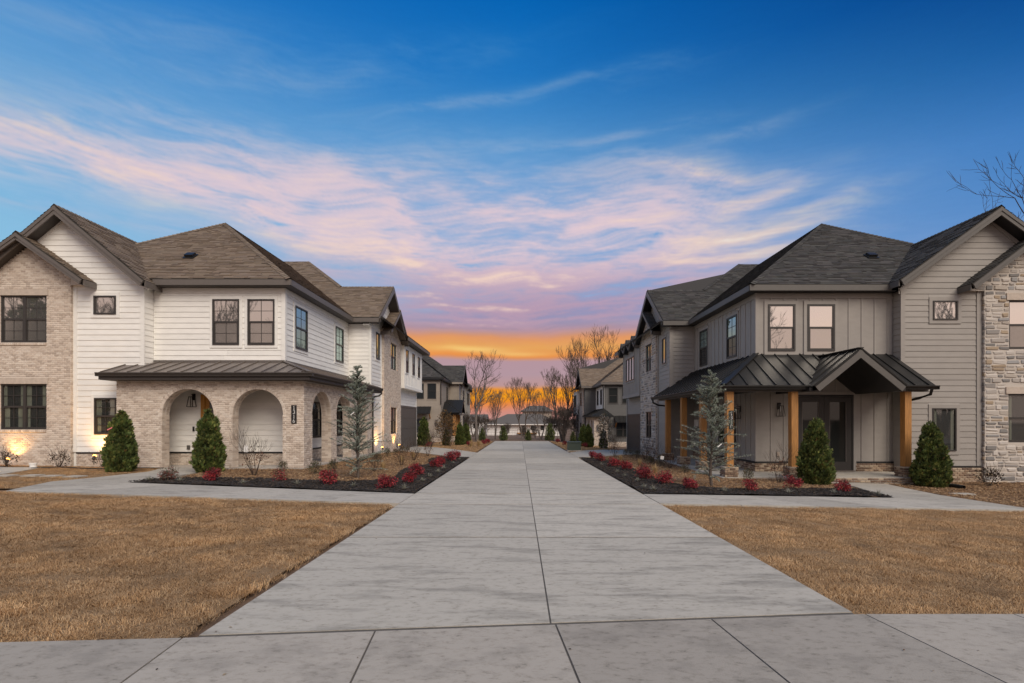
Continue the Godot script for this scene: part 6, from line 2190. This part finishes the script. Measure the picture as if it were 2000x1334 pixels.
	var brown := [Color(0.13, 0.075, 0.03), Color(0.18, 0.1, 0.04), Color(0.08, 0.055, 0.025)]
	var pale := [Color(0.3, 0.25, 0.2), Color(0.18, 0.12, 0.08), Color(0.07, 0.07, 0.03), Color(0.4, 0.36, 0.3)]
	plant("leafy_sapling", "slender sapling with brown leaves before the taupe porch", "tree", on_ground(-5.3, 36.8), [["crown", ball_leaves(1300, 0.72, 1.25, 0.13, 0.06, brown, 101), M.leaf], ["trunk", tree_mesh(0.9, 0.03, 3, {"wob": 0.08, "rise": 0.15, "thin": 0.006, "fork": 0.4, "open": 0.5, "twig": 0.2}), M.bark]])
	plant("leafy_sapling", "slender sapling with pale leaves before white brick arches", "tree", on_ground(6.3, 37.9), [["crown", ball_leaves(1300, 0.5, 1.3, 0.12, 0.06, pale, 102), M.leaf], ["trunk", tree_mesh(0.9, 0.03, 3, {"wob": 0.08, "rise": 0.15, "thin": 0.006, "fork": 0.4, "open": 0.5, "twig": 0.2}), M.bark]])
	var fr := [[-3.6, 36.5], [-2.75, 39.2], [-2.6, 41.4], [-2.7, 43.0], [3.4, 38.6], [4.9, 38.2], [3.3, 44.2], [-6.2, 34.9]]
	row_of("red_shrub", "shrub", "red shrubs by the far houses", pr, fr, func(i): return "small dark red shrub beyond the garages, %s from the left" % NTH[[1, 3, 4, 2, 5, 7, 6, 0][i]])
	row_of("twiggy_shrub", "shrub", "bare twiggy shrubs by the far houses", tw, [[-6.05, 35.3, 1.2], [-4.9, 36.0, 1.1], [7.0, 38.0, 1.1]], func(i): return ["twiggy shrub right of the slim evergreen by taupe house", "twiggy shrub below the brown leaved sapling", "twiggy shrub at the foot of the dark grey house"][i])
	row_of("tan_grass_tuft", "ornamental grass", "tan grass tufts by the far houses", gr, [[-3.3, 34.8, 1.3], [-2.9, 36.2, 1.4], [-3.9, 40.8, 1.3]], func(i): return ["wide tan grass tuft nearest the left apron corner", "tan grass tuft behind the left apron", "tan grass tuft near the end of the drive"][i])

func trees() -> void:
	rng.seed = 400
	var open_ := {"wob": 0.16, "rise": 0.05, "thin": 0.012, "fork": 0.35, "open": 0.75, "twig": 0.35}
	var upright := {"wob": 0.09, "rise": 0.1, "thin": 0.011, "fork": 0.4, "open": 0.5, "twig": 0.35}
	var bushy := {"wob": 0.2, "rise": 0.08, "thin": 0.009, "fork": 0.6, "open": 0.8, "twig": 0.5}
	var a := tree_mesh(3.2, 0.2, 6, open_.duplicate())
	var b := tree_mesh(2.6, 0.14, 6, upright.duplicate(), 2)
	var c := tree_mesh(2.8, 0.17, 6, upright.duplicate(), 3)
	var d := tree_mesh(1.0, 0.04, 5, bushy.duplicate(), 5)
	var big := tree_mesh(6.5, 0.36, 7, open_.duplicate())
	var g := "bare trees beyond the drive"
	var spots := [
		["tall bare tree with crooked limbs left of the drive end", -4.2, 50.5, a, 0.92, 0.6, M.bark_grey],
		["bare tree with an upright crown behind the white bungalow", 0.5, 88, b, 1.1, 0.0, M.bark],
		["many stemmed bare tree right of the drive end", 5.2, 62, c, 1.0, 1.2, M.bark],
		["tallest bare tree, rising behind the far tan roof", 11.2, 72, c, 1.55, 2.6, M.bark],
		["thin bare tree left of the bungalow roof", -7.6, 84, b, 0.9, 4.0, M.bark],
		["slim bare tree beside the crooked one", -2.7, 57, b, 0.6, 5.0, M.bark_grey],
		["slim leaning bare tree at the fence right of centre", 2.3, 56, b, 0.62, 3.3, M.bark_grey]]
	for q in spots:
		plant("bare_tree", q[0], "tree", on_ground(q[1], q[2]), [["trunk_and_branches", q[3], q[6]]], g, q[5], q[4])
	plant("bare_tree", "huge bare tree whose branches reach over the stone gable", "tree", on_ground(35.0, 31.5), [["trunk_and_branches", big, M.twig]], "", 2.4, 0.94)
	# brown thickets at the fence
	var tb := [[4.6, 53, 1.25], [6.4, 56, 1.4], [3.6, 55, 0.9], [-1.6, 60, 0.6], [0.6, 62, 0.5], [-6.0, 58, 1.0], [2.0, 66, 0.55], [-4.8, 66, 1.0], [8.0, 64, 1.6], [-8.8, 70, 1.3]]
	row_of("bare_thicket", "shrub", "brown thickets beyond the fence", [[["twigs", d, M.bark]]], tb, func(i): return "brown leafless thicket beyond the fence, %s from the left" % NTH[[6, 8, 5, 3, 4, 1, 7, 2, 9, 0][i]])
	# small evergreens at the end of the drive
	var cone := cone_crown(1.7, 1.1, 1500, 77)
	var ev := [[-3.6, 49, 0.75, 1.0], [-1.55, 48.6, 0.85, 1.2], [0.82, 48.6, 0.65, 1.0], [2.85, 48.6, 1.0, 1.1], [5.0, 48, 0.7, 1.0]]
	for i in ev.size():
		plant("small_evergreen", "small dark evergreen at the drive's far end, %s from the left" % NTH[i], "evergreen shrub", on_ground(ev[i][0], ev[i][1]), [["crown", cone, M.leaf]], "small evergreens at the end of the drive", rnd(0, 6), ev[i][2])
	# far-off wood on the horizon
	var xs := []
	var cs := []
	for i in 150:
		var dd := rnd(150, 280)
		var x := rnd(-1.15, 1.15) * dd
		xs.append(Transform3D(Basis(UP, rnd(0, 6)) * Basis.from_scale(Vector3.ONE * rnd(0.35, 0.65)), V(x, gh(x, dd) - 0.3, dd)))
		cs.append(Color.WHITE)
	var far := tree_mesh(2.6, 0.2, 5, {"wob": 0.14, "rise": 0.07, "thin": 0.03, "fork": 0.5, "open": 0.7, "twig": 0.4})
	tag(stuff(many(self, "far_woods", far, M.bark, xs, cs)), "far leafless wood along the horizon", "woods")
	# across the street, seen only in the windows
	for q in [["bare street tree across the road, mirrored in upper windows", 24.3, -15, a, 1.5], ["bare street tree across the road opposite the white house", -25.0, -15, a, 1.5], ["bare tree across the road opposite the stone gable", 41.0, -17, c, 1.5], ["bare tree across the road left of its neighbours", -33.0, -18, c, 1.6], ["bare tree across the road straight behind the drive", 3.0, -22, b, 1.4], ["bare tree across the road opposite the white gabled wing", -40.0, -14, c, 1.6]]:
		plant("bare_tree", q[0], "tree", on_ground(q[1], q[2]), [["trunk_and_branches", q[3], M.bark]], "trees across the road", rnd(0, TAU), q[4])
	plant("street_evergreen", "broad dark evergreen across the road on the left", "tree", on_ground(-46, -16), [["crown", cone_crown(1.8, 1.5, 3000, 88), M.leaf]], "", 0.0, 7.6)
	var hs := thing("house", "low brown house across the road, mirrored in lower windows", "house", V(4, 0, -32))
	box(hs, "wall", V(-14, -0.3, -28), V(26, 2.9, -36), M.slate)
	var mb := Mb.new()
	mb.slab([V(-14.6, 2.8, -27.4), V(26.6, 2.8, -27.4), V(26.6, 5.0, -32), V(-14.6, 5.0, -32)], Vector3(0, 0.9, 0.43), 0.1)
	mb.slab([V(-14.6, 2.8, -36.6), V(26.6, 2.8, -36.6), V(26.6, 5.0, -32), V(-14.6, 5.0, -32)], Vector3(0, 0.9, -0.43), 0.1)
	made(hs, "roof", mb, M.deck)
	for x in [-7.0, -2.0, 9.0, 14.0]:
		box(hs, "window", V(x, 0.9, -27.97), V(x + 1.4, 2.2, -28.1), M.pane_dark)

# ---------------------------------------------------------------- small things
func far_houses() -> void:
	var H := thing("house", "low white bungalow behind the fence at the drive end", "house", V(0.5, -2, 124))
	var W := mat(Color(0.72, 0.7, 0.68), 0.7)
	var gy := mat(Color(0.10, 0.09, 0.083), 0.9)
	box(H, "wall", V(-7.6, -2.3, 120), V(9.6, 0.5, 128), W)
	var mb := Mb.new()
	for p in [[V(-8.4, 0.45, 119.2), V(10.4, 0.45, 119.2), V(5.0, 2.9, 124), V(-3.0, 2.9, 124)], [V(-8.4, 0.45, 128.8), V(10.4, 0.45, 128.8), V(5.0, 2.9, 124), V(-3.0, 2.9, 124)], [V(-8.4, 0.45, 119.2), V(-3.0, 2.9, 124), V(-8.4, 0.45, 128.8)], [V(10.4, 0.45, 119.2), V(5.0, 2.9, 124), V(10.4, 0.45, 128.8)]]:
		var n: Vector3 = ((p[1] - p[0]) as Vector3).cross(p[2] - p[0]).normalized()
		mb.slab(p, n if n.y > 0 else -n, 0.12)
	made(H, "roof", mb, gy)
	board(H, "fascia", V(-8.4, 0.4, 119.15), V(10.4, 0.4, 119.15), UP, 0.06, 0.18, W)
	for x in [-4.4, 2.6, 4.9]:
		box(H, "window", V(x, -0.9, 119.96), V(x + 0.9, 0.1, 120.05), M.pane_dark)
	box(H, "door", V(0.4, -1.6, 119.95), V(1.5, 0.1, 120.05), M.frame)
	box(H, "deck", V(-0.6, -1.7, 117.5), V(4.0, -1.5, 120), M.cedar)
	for i in 9:
		box(H, "railing_post", V(-0.6 + i * 0.57, -1.5, 117.5), V(-0.5 + i * 0.57, -0.7, 117.6), M.bark)
	box(H, "hand_rail", V(-0.6, -0.7, 117.48), V(4.1, -0.62, 117.62), M.bark)
	H = thing("house", "pale house with brown roof rising behind the bungalow", "house", V(6, 0, 172))
	box(H, "wall", V(1.0, -2.5, 168), V(10.5, 4.4, 178), M.lintel)
	mb = Mb.new()
	mb.slab([V(0.2, 4.3, 167), V(11.3, 4.3, 167), V(8.3, 6.2, 172), V(3.2, 6.2, 172)], Vector3(0, 0.93, 0.36), 0.15)
	mb.slab([V(0.2, 4.3, 179), V(11.3, 4.3, 179), V(8.3, 6.2, 172), V(3.2, 6.2, 172)], Vector3(0, 0.93, -0.36), 0.15)
	made(H, "roof", mb, gy)
	H = thing("house", "low white house behind the crooked bare tree", "house", V(-11, -2, 130))
	box(H, "wall", V(-15, -2.3, 126), V(-8.6, 1.2, 134), W)
	mb = Mb.new()
	mb.slab([V(-15.6, 1.1, 125.4), V(-8.0, 1.1, 125.4), V(-8.0, 2.9, 130), V(-15.6, 2.9, 130)], Vector3(0, 0.93, 0.36), 0.15)
	mb.slab([V(-15.6, 1.1, 134.6), V(-8.0, 1.1, 134.6), V(-8.0, 2.9, 130), V(-15.6, 2.9, 130)], Vector3(0, 0.93, -0.36), 0.15)
	made(H, "roof", mb, gy)
	for x in [-13.9, -11.4]:
		box(H, "window", V(x, -0.6, 125.95), V(x + 1.3, 0.6, 126.05), M.pane_dark)

func garden_light(label: String, p: Vector3, aim: Vector3, energy: float) -> void:
	var t := thing("garden_light", label, "garden light", p, "garden lights washing the house walls")
	var d := (aim - p).normalized()
	var y := d
	var x := y.cross(Vector3(0.2, 0.1, 1)).normalized()
	var b := Basis(x, y, x.cross(y))
	put(t, "stake", cylinder(0.012, 0.24, 6), M.black, Transform3D(Basis(), p + UP * -0.1))
	put(t, "housing", cylinder(0.045, 0.11, 12), M.bronze_dark, Transform3D(b, p))
	var glow := StandardMaterial3D.new()
	glow.albedo_color = Color(1, 0.8, 0.5)
	glow.emission_enabled = true
	glow.emission = Color(1, 0.66, 0.28)
	glow.emission_energy_multiplier = 5.0
	put(t, "lamp_lens", cylinder(0.05, 0.035, 12), glow, Transform3D(b, p + d * 0.07))
	var l := SpotLight3D.new()
	l.light_color = Color(1, 0.76, 0.45)
	l.light_energy = energy
	l.light_size = 0.04
	l.spot_range = 8
	l.spot_attenuation = 2
	l.spot_angle = 58
	l.spot_angle_attenuation = 1.0
	l.shadow_enabled = true
	l.name = "lamp_beam"
	t.add_child(l, true)
	l.transform = (wx[t] as Transform3D).affine_inverse() * Transform3D(Basis.looking_at(d, Vector3(0.1, 0.2, 1).normalized()), p + d * 0.1)

func details() -> void:
	garden_light("garden light glowing on brick at the far left", V(-16.62, 0.16, 16.6), V(-16.6, 0.9, 16.92), 0.85)
	garden_light("garden light glowing behind the left corner evergreen", V(-13.72, 0.27, 16.5), V(-13.8, 1.0, 16.95), 1.1)
	garden_light("garden light below the narrow side window of white house", V(-6.62, 0.1, 24.75), V(-6.98, 0.9, 24.95), 1.0)
	garden_light("garden light below the brick bay's lower window", V(-6.5, 0.08, 27.75), V(-6.85, 0.8, 27.8), 1.0)
	var t := thing("transformer_box", "grey green steel transformer box beside the drive", "transformer box", V(3.15, gh(3.15, 29.6), 29.6))
	var y := gh(3.15, 29.6)
	box(t, "base", V(2.72, y - 0.1, 29.2), V(3.55, y + 0.06, 30.0), M.slab)
	box(t, "cabinet", V(2.77, y + 0.06, 29.27), V(3.5, y + 0.5, 29.9), M.green_steel)
	board(t, "lid", V(2.74, y + 0.52, 29.58), V(3.53, y + 0.52, 29.58), UP, 0.7, 0.05, M.green_steel)
	# wire fence across the end
	t = thing("wire_fence", "thin wire fence across the end of the drive", "fence", V(0, -0.5, 51))
	for i in 9:
		var x := -7.0 + i * 1.8
		put(t, "post", cylinder(0.045, 1.5, 6), M.bark_grey, Transform3D(Basis(), V(x, gh(x, 51) + 0.7, 51)))
	var mb := Mb.new()
	for k in 6:
		mb.tube(PackedVector3Array([V(-7, gh(-7, 51) + 0.2 + k * 0.24, 51), V(7.4, gh(7.4, 51) + 0.2 + k * 0.24, 51)]), PackedFloat32Array([0.011, 0.011]), 3)
	for k in 96:
		var x := -7.0 + k * 0.15
		mb.tube(PackedVector3Array([V(x, gh(x, 51) + 0.1, 51), V(x, gh(x, 51) + 1.42, 51)]), PackedFloat32Array([0.008, 0.008]), 3)
	stuff(made(t, "mesh_wires", mb, M.bark_grey))
	# odds and ends near the houses
	t = thing("drain_pipe_end", "black drain pipe end lying beside the broad evergreen", "drain pipe", V(12.5, gh(12.5, 14.6) + 0.07, 14.6))
	mb = Mb.new()
	mb.tube(PackedVector3Array([V(12.3, gh(12.3, 15.1) + 0.06, 15.1), V(12.42, gh(12.4, 14.7) + 0.07, 14.7), V(12.5, gh(12.5, 14.4) + 0.06, 14.4)]), PackedFloat32Array([0.06, 0.06, 0.062]), 10)
	made(t, "pipe", mb, M.black)
	t = thing("pipe_cap", "short white pipe cap at the foot of the brick gable", "pipe cap", V(-15.15, gh(-15.15, 15.95), 15.95))
	put(t, "pipe", cylinder(0.09, 0.12, 14), M.white_plastic, Transform3D(Basis(), t.position + UP * 0.06))
	put(t, "lid", cylinder(0.1, 0.04, 14), M.white_plastic, Transform3D(Basis(), t.position + UP * 0.13))
	var st := [[-13.54, 13.5], [-12.95, 13.62], [-12.36, 13.55], [-11.71, 13.49]]
	for i in 4:
		var q: Array = st[i]
		var o := box(self, "stepping_stone", V(q[0] - 0.2, gh(q[0], q[1]) - 0.03, q[1] - 0.16), V(q[0] + 0.2, gh(q[0], q[1]) + 0.035, q[1] + 0.16), M.walk)
		tag(o, "flat grey stepping stone in the grass, %s from the left" % NTH[i], "stepping stone", "stepping stones")
	tag(box(self, "stepping_stone", V(11.0, gh(11.2, 13) - 0.03, 12.9), V(11.5, gh(11.2, 13) + 0.03, 13.15), M.walk), "flat grey stone in the mulch right of entry walk", "stepping stone")
	# black hose along the foot of the white house
	mb = Mb.new()
	var pts := PackedVector3Array()
	var rr := PackedFloat32Array()
	for i in 40:
		var f := i / 39.0
		var x := lerpf(-14.9, -11.2, f)
		var d := 15.6 + 0.35 * sin(f * 9.0) * (1.0 - f) + 0.5 * f
		pts.append(V(x, gh(x, d) + 0.03, d))
		rr.append(0.014)
	mb.tube(pts, rr, 6)
	tag(made(self, "garden_hose", mb, M.black), "thin black hose lying along the foot of the white house", "hose")
	t = thing("plant_tag", "white tag on the twiggy shrub before second front arch", "plant tag", V(-7.5, 0.72, 14.15))
	board(t, "paper", V(-7.55, 0.6, 14.1), V(-7.53, 0.78, 14.1), Vector3(0, 0, 1), 0.1, 0.004, M.white_plastic)
	t = thing("plant_tag", "white tag among the shrubs by the second cedar post", "plant tag", V(5.0, 0.25, 18.0))
	board(t, "paper", V(5.0, 0.1, 18.0), V(5.02, 0.22, 18.0), Vector3(0, 0, 1), 0.12, 0.004, M.white_plastic)

# ---------------------------------------------------------------- sky
var nz := FastNoiseLite.new()
var nw := FastNoiseLite.new()
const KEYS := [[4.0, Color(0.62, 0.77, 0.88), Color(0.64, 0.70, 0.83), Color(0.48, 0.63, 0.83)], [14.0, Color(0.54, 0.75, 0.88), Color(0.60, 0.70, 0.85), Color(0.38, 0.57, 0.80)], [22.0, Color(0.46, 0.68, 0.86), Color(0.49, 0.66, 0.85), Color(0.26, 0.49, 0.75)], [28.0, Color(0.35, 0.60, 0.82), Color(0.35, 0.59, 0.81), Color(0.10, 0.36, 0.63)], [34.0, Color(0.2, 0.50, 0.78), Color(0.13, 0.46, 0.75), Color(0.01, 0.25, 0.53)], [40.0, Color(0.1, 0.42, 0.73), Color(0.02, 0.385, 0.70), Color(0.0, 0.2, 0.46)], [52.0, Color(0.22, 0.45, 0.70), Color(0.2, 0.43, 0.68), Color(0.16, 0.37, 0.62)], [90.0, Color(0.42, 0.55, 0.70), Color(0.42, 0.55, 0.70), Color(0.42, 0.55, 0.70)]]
const LOW := [[0.0, Color(0.62, 0.38, 0.33)], [0.9, Color(0.75, 0.43, 0.33)], [1.7, Color(0.88, 0.50, 0.20)], [2.6, Color(0.97, 0.63, 0.10)], [3.3, Color(0.95, 0.60, 0.17)], [3.75, Color(0.62, 0.44, 0.43)], [5.0, Color(0.585, 0.455, 0.50)], [6.5, Color(0.63, 0.49, 0.53)], [7.0, Color(0.92, 0.58, 0.30)], [8.0, Color(0.91, 0.65, 0.36)], [9.0, Color(0.90, 0.60, 0.38)], [10.0, Color(0.74, 0.56, 0.57)], [11.0, Color(0.68, 0.585, 0.65)], [14.0, Color(0.68, 0.63, 0.74)]]
# drifts of thin cloud: azimuth, elevation, half length, half height (degrees), tilt, weight, warmth
const DRIFTS := [[-47.0, 21.0, 9.0, 1.5, -2.0, 1.08, 0.6], [-38.0, 21.5, 8.0, 1.5, -4.0, 1.15, 0.7], [-33.0, 21.3, 8.0, 1.8, -8.0, 1.08, 0.65], [-27.0, 22.5, 9.0, 2.6, -6.0, 0.68, 0.3], [-24.0, 19.6, 8.0, 1.7, -12.0, 0.94, 0.6], [-16.0, 17.9, 8.5, 1.6, -10.0, 1.49, 1.0], [-8.0, 16.6, 8.0, 1.7, -12.0, 1.35, 0.85], [-2.0, 15.3, 8.0, 1.4, -8.0, 1.08, 0.7], [-10.0, 22.5, 20.0, 4.0, 0.0, 0.61, 0.15], [0.0, 18.0, 18.0, 5.0, 0.0, 0.94, 0.2], [8.0, 14.5, 15.0, 3.5, 0.0, 0.81, 0.3], [16.0, 25.0, 7.0, 0.94, -8.0, 0.57, 0.7], [22.0, 23.6, 5.0, 0.81, -8.0, 0.57, 0.7], [13.0, 22.6, 8.0, 1.5, 2.0, 0.47, 0.3], [20.0, 21.8, 6.0, 0.81, -4.0, 0.57, 0.8], [25.0, 21.6, 4.0, 0.81, 10.0, 0.57, 0.75], [14.0, 19.9, 6.0, 0.94, -3.0, 0.9, 1.0], [20.0, 18.9, 7.0, 0.81, 0.0, 0.76, 0.95], [28.0, 18.9, 6.0, 0.61, 7.0, 0.71, 0.9], [30.0, 20.3, 5.0, 0.5, 6.0, 0.35, 0.7], [13.0, 17.4, 10.0, 0.94, 3.0, 0.76, 0.85], [20.0, 16.6, 9.0, 0.68, 2.0, 0.76, 0.85], [9.0, 15.6, 9.0, 0.81, 4.0, 0.66, 0.8], [15.0, 14.2, 9.0, 0.61, 3.0, 0.62, 0.8], [20.0, 13.2, 8.0, 0.54, 3.0, 0.47, 0.7], [-8.0, 12.2, 9.0, 0.5, 4.0, 1.08, 0.95], [-10.0, 13.4, 8.0, 0.4, 5.0, 0.81, 0.95], [0.0, 11.0, 15.0, 2.4, 0.0, 0.94, 0.1], [6.0, 10.2, 9.0, 0.4, 3.0, 0.68, 0.8], [-25.0, 31.0, 14.0, 1.1, 9.0, 0.13, 0.25], [-37.0, 31.5, 10.0, 1.4, 12.0, 0.13, 0.25], [-8.0, 31.0, 8.0, 0.5, 9.0, 0.24, 0.5], [4.0, 32.6, 9.0, 0.5, 7.0, 0.12, 0.3], [14.0, 33.0, 8.0, 1.2, 3.0, 0.07, 0.15], [10.0, 28.2, 9.0, 0.5, 1.0, 0.24, 0.5], [24.0, 27.0, 5.0, 0.5, 4.0, 0.21, 0.6], [-34.0, 26.2, 6.0, 0.5, 3.0, 0.21, 0.5], [-12.0, 34.5, 14.0, 1.2, 8.0, 0.11, 0.15], [-45.0, 17.5, 12.0, 0.6, 0.0, 0.27, 0.4], [-60.0, 22.0, 14.0, 2.5, 3.0, 0.6, 0.6], [-80.0, 20.0, 20.0, 4.0, 0.0, 0.5, 0.5], [60.0, 16.0, 14.0, 1.2, 3.0, 0.4, 0.7], [85.0, 18.0, 18.0, 3.0, 0.0, 0.4, 0.5], [-22.0, 15.5, 10.0, 1.2, -6.0, 0.35, 0.3], [4.0, 20.5, 14.0, 3.0, -3.0, 0.6, 0.35], [-18.0, 23.5, 14.0, 2.2, -6.0, 0.5, 0.3], [6.0, 12.6, 14.0, 1.0, 2.0, 0.6, 0.55], [10.0, 21.5, 8.0, 1.6, -6.0, 0.5, 0.5], [-5.0, 19.5, 10.0, 1.6, -8.0, 0.5, 0.5], [-3.0, 12.6, 7.0, 0.22, 2.0, 0.9, 1.1], [2.0, 11.4, 9.0, 0.2, 1.0, 0.9, 1.1], [-6.0, 10.6, 6.0, 0.2, 3.0, 0.8, 1.1]]

func keyed(list: Array, e: float, k: int) -> Color:
	if e <= list[0][0]:
		return list[0][k]
	for i in list.size() - 1:
		if e < list[i + 1][0]:
			return (list[i][k] as Color).lerp(list[i + 1][k], (e - list[i][0]) / (list[i + 1][0] - list[i][0]))
	return list[list.size() - 1][k]

func sky_color(a: float, e: float) -> Color:
	var away := absf(a)
	var t := clampf(a / 45.0, -1.0, 1.0)
	var c := keyed(KEYS, e, 2).lerp(keyed(KEYS, e, 1 if t < 0 else 3), absf(t) * (1.0 if t < 0 else absf(t) * 0.35 + 0.65))
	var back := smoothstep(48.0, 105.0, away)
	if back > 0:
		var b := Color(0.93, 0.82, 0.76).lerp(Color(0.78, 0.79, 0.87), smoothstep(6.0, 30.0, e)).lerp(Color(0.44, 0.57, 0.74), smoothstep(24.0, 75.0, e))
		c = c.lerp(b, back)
	var warp := nw.get_noise_2d(a * 1.1, e * 2.5)
	var w2 := nw.get_noise_2d(a * 0.4 + 90.0, e * 0.8)
	var e2 := e + warp * 0.8 + w2 * 0.9
	var a2 := a + warp * 3.0
	var es := e2 - a * 0.05 * sin(a * 0.05 + e * 0.09)
	var st := 0.5 * nz.get_noise_2d(a2 * 0.35, es * 1.5) + 0.5 * nz.get_noise_2d(a2 * 0.75 + 77.0, es * 4.0) + 0.24 * nz.get_noise_2d(a2 * 1.3 + 177.0, es * 12.0)
	var fine := nz.get_noise_2d(a2 * 2.6 + 300.0, es * 34.0)
	if e < 14.0:
		var eb := e + 0.35 * nw.get_noise_2d(a * 2.0 + 50.0, e * 1.5) + 0.25 * st
		var w := (1.0 - smoothstep(9.0, 13.5, e)) * (1.0 - smoothstep(14.0, 30.0, away))
		var lo := keyed(LOW, maxf(eb, 0.0), 1)
		var lens := exp(-pow((a + 5.5) / 4.0, 2) - pow((eb - 7.7) / 0.3, 2)) + 0.7 * exp(-pow((a + 0.5) / 3.5, 2) - pow((eb - 7.3) / 0.22, 2))
		lo = lo.lerp(Color(0.98, 0.83, 0.50), clampf(lens, 0, 1) * 0.8)
		c = c.lerp(lo, w)
	var sum := 0.0
	var warm := 0.0
	for d in DRIFTS:
		var dx: float = a2 - d[0]
		if absf(dx) > d[2] * 2.4:
			continue
		var dy: float = e2 - d[1] - dx * tan(deg_to_rad(d[4])) * 0.9
		if absf(dy) > d[3] * 2.6:
			continue
		var g: float = d[5] * exp(-dx * dx / (d[2] * d[2]) - dy * dy / (d[3] * d[3]))
		sum += g
		warm += g * d[6]
	if sum > 0.004:
		warm /= sum
		var dens := 1.0 - exp(-1.45 * sum * clampf(0.8 + 1.2 * st + 0.32 * fine, 0.0, 1.9))
		var wm := clampf(warm + 0.6 * st + 0.15 * fine, 0.0, 1.2)
		var cc := Color(0.71, 0.72, 0.83).lerp(Color(0.92, 0.80, 0.82), smoothstep(0.0, 0.5, wm)).lerp(Color(0.99, 0.85, 0.77), smoothstep(0.5, 0.95, wm)).lerp(Color(1.0, 0.945, 0.865), smoothstep(0.9, 1.15, wm))
		cc = cc.lerp(cc * Color(0.79, 0.745, 0.83), (1.0 - smoothstep(12.0, 19.0, e)) * (1.0 - 0.75 * smoothstep(0.55, 0.9, wm)))
		c = c.lerp(cc, dens * 0.9 * (0.15 + 0.85 * smoothstep(8.5, 11.5, e)))
	return c * (1.0 + 0.012 * fine)

func make_sky() -> ImageTexture:
	nz.noise_type = FastNoiseLite.TYPE_SIMPLEX_SMOOTH
	nz.frequency = 0.12
	nz.fractal_octaves = 4
	nz.seed = 9
	nw.noise_type = FastNoiseLite.TYPE_SIMPLEX_SMOOTH
	nw.frequency = 0.05
	nw.fractal_octaves = 3
	nw.seed = 4
	var w := 3072
	var h := 1536
	var by := PackedByteArray()
	by.resize(w * h * 3)
	for y in h:
		var e := 90.0 - (y + 0.5) * 180.0 / h
		if e < -0.2:
			var g := Color(0.45, 0.38, 0.34)
			for x in w:
				var i := (y * w + x) * 3
				by[i] = int(g.r * 255)
				by[i + 1] = int(g.g * 255)
				by[i + 2] = int(g.b * 255)
			continue
		var x := 0
		while x < w:
			var a := fposmod((x + 0.5) * 360.0 / w, 360.0)
			a = a if a < 180.0 else a - 360.0
			var n := 1 if absf(a) < 64.0 and e < 46.0 else 8
			if n == 8:
				a += 3.5 * 360.0 / w
			var c: Color
			if n == 8 and y % 4 != 0 and y > 0:
				for k in n:
					var j := (y * w + x + k) * 3
					var q := j - w * 3
					by[j] = by[q]
					by[j + 1] = by[q + 1]
					by[j + 2] = by[q + 2]
				x += n
				continue
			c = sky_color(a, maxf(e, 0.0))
			var r := clampi(int(c.r * 255.0 + rng.randf()), 0, 255)
			var gg := clampi(int(c.g * 255.0 + rng.randf()), 0, 255)
			var b := clampi(int(c.b * 255.0 + rng.randf()), 0, 255)
			for k in n:
				var j := (y * w + x + k) * 3
				by[j] = r
				by[j + 1] = gg
				by[j + 2] = b
			x += n
	return ImageTexture.create_from_image(Image.create_from_data(w, h, false, Image.FORMAT_RGB8, by))

func _ready() -> void:
	rng.seed = 7
	# camera
	var cam := Camera3D.new()
	cam.name = "camera"
	cam.near = 0.1
	cam.far = 900.0
	cam.projection = Camera3D.PROJECTION_FRUSTUM
	cam.size = 0.1334
	cam.frustum_offset = Vector2(-0.0015, 0.0153)
	cam.position = Vector3(0, 1.49, 0)
	add_child(cam)
	# sky, sun and exposure
	var env := Environment.new()
	env.background_mode = Environment.BG_SKY
	var sky := Sky.new()
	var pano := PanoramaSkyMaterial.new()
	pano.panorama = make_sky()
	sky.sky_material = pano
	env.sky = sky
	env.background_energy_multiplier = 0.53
	env.tonemap_mode = Environment.TONE_MAPPER_LINEAR
	env.tonemap_exposure = 1.87
	env.sdfgi_enabled = true
	env.ssao_enabled = true
	env.ssil_enabled = true
	var we := WorldEnvironment.new()
	we.name = "world"
	we.environment = env
	add_child(we)
	var sun := DirectionalLight3D.new()
	sun.name = "evening_light"
	sun.light_color = Color(1.0, 0.945, 0.865)
	sun.light_energy = 0.5
	sun.light_angular_distance = 40.0
	sun.shadow_enabled = true
	add_child(sun)
	sun.look_at_from_position(Vector3(8, 15, 13.6), Vector3.ZERO)
	# the place
	base_meshes()
	materials()
	ground()
	house_1316()
	house_1310()
	house_far_left()
	house_far_right()
	far_houses()
	trees()
	plants()
	details()
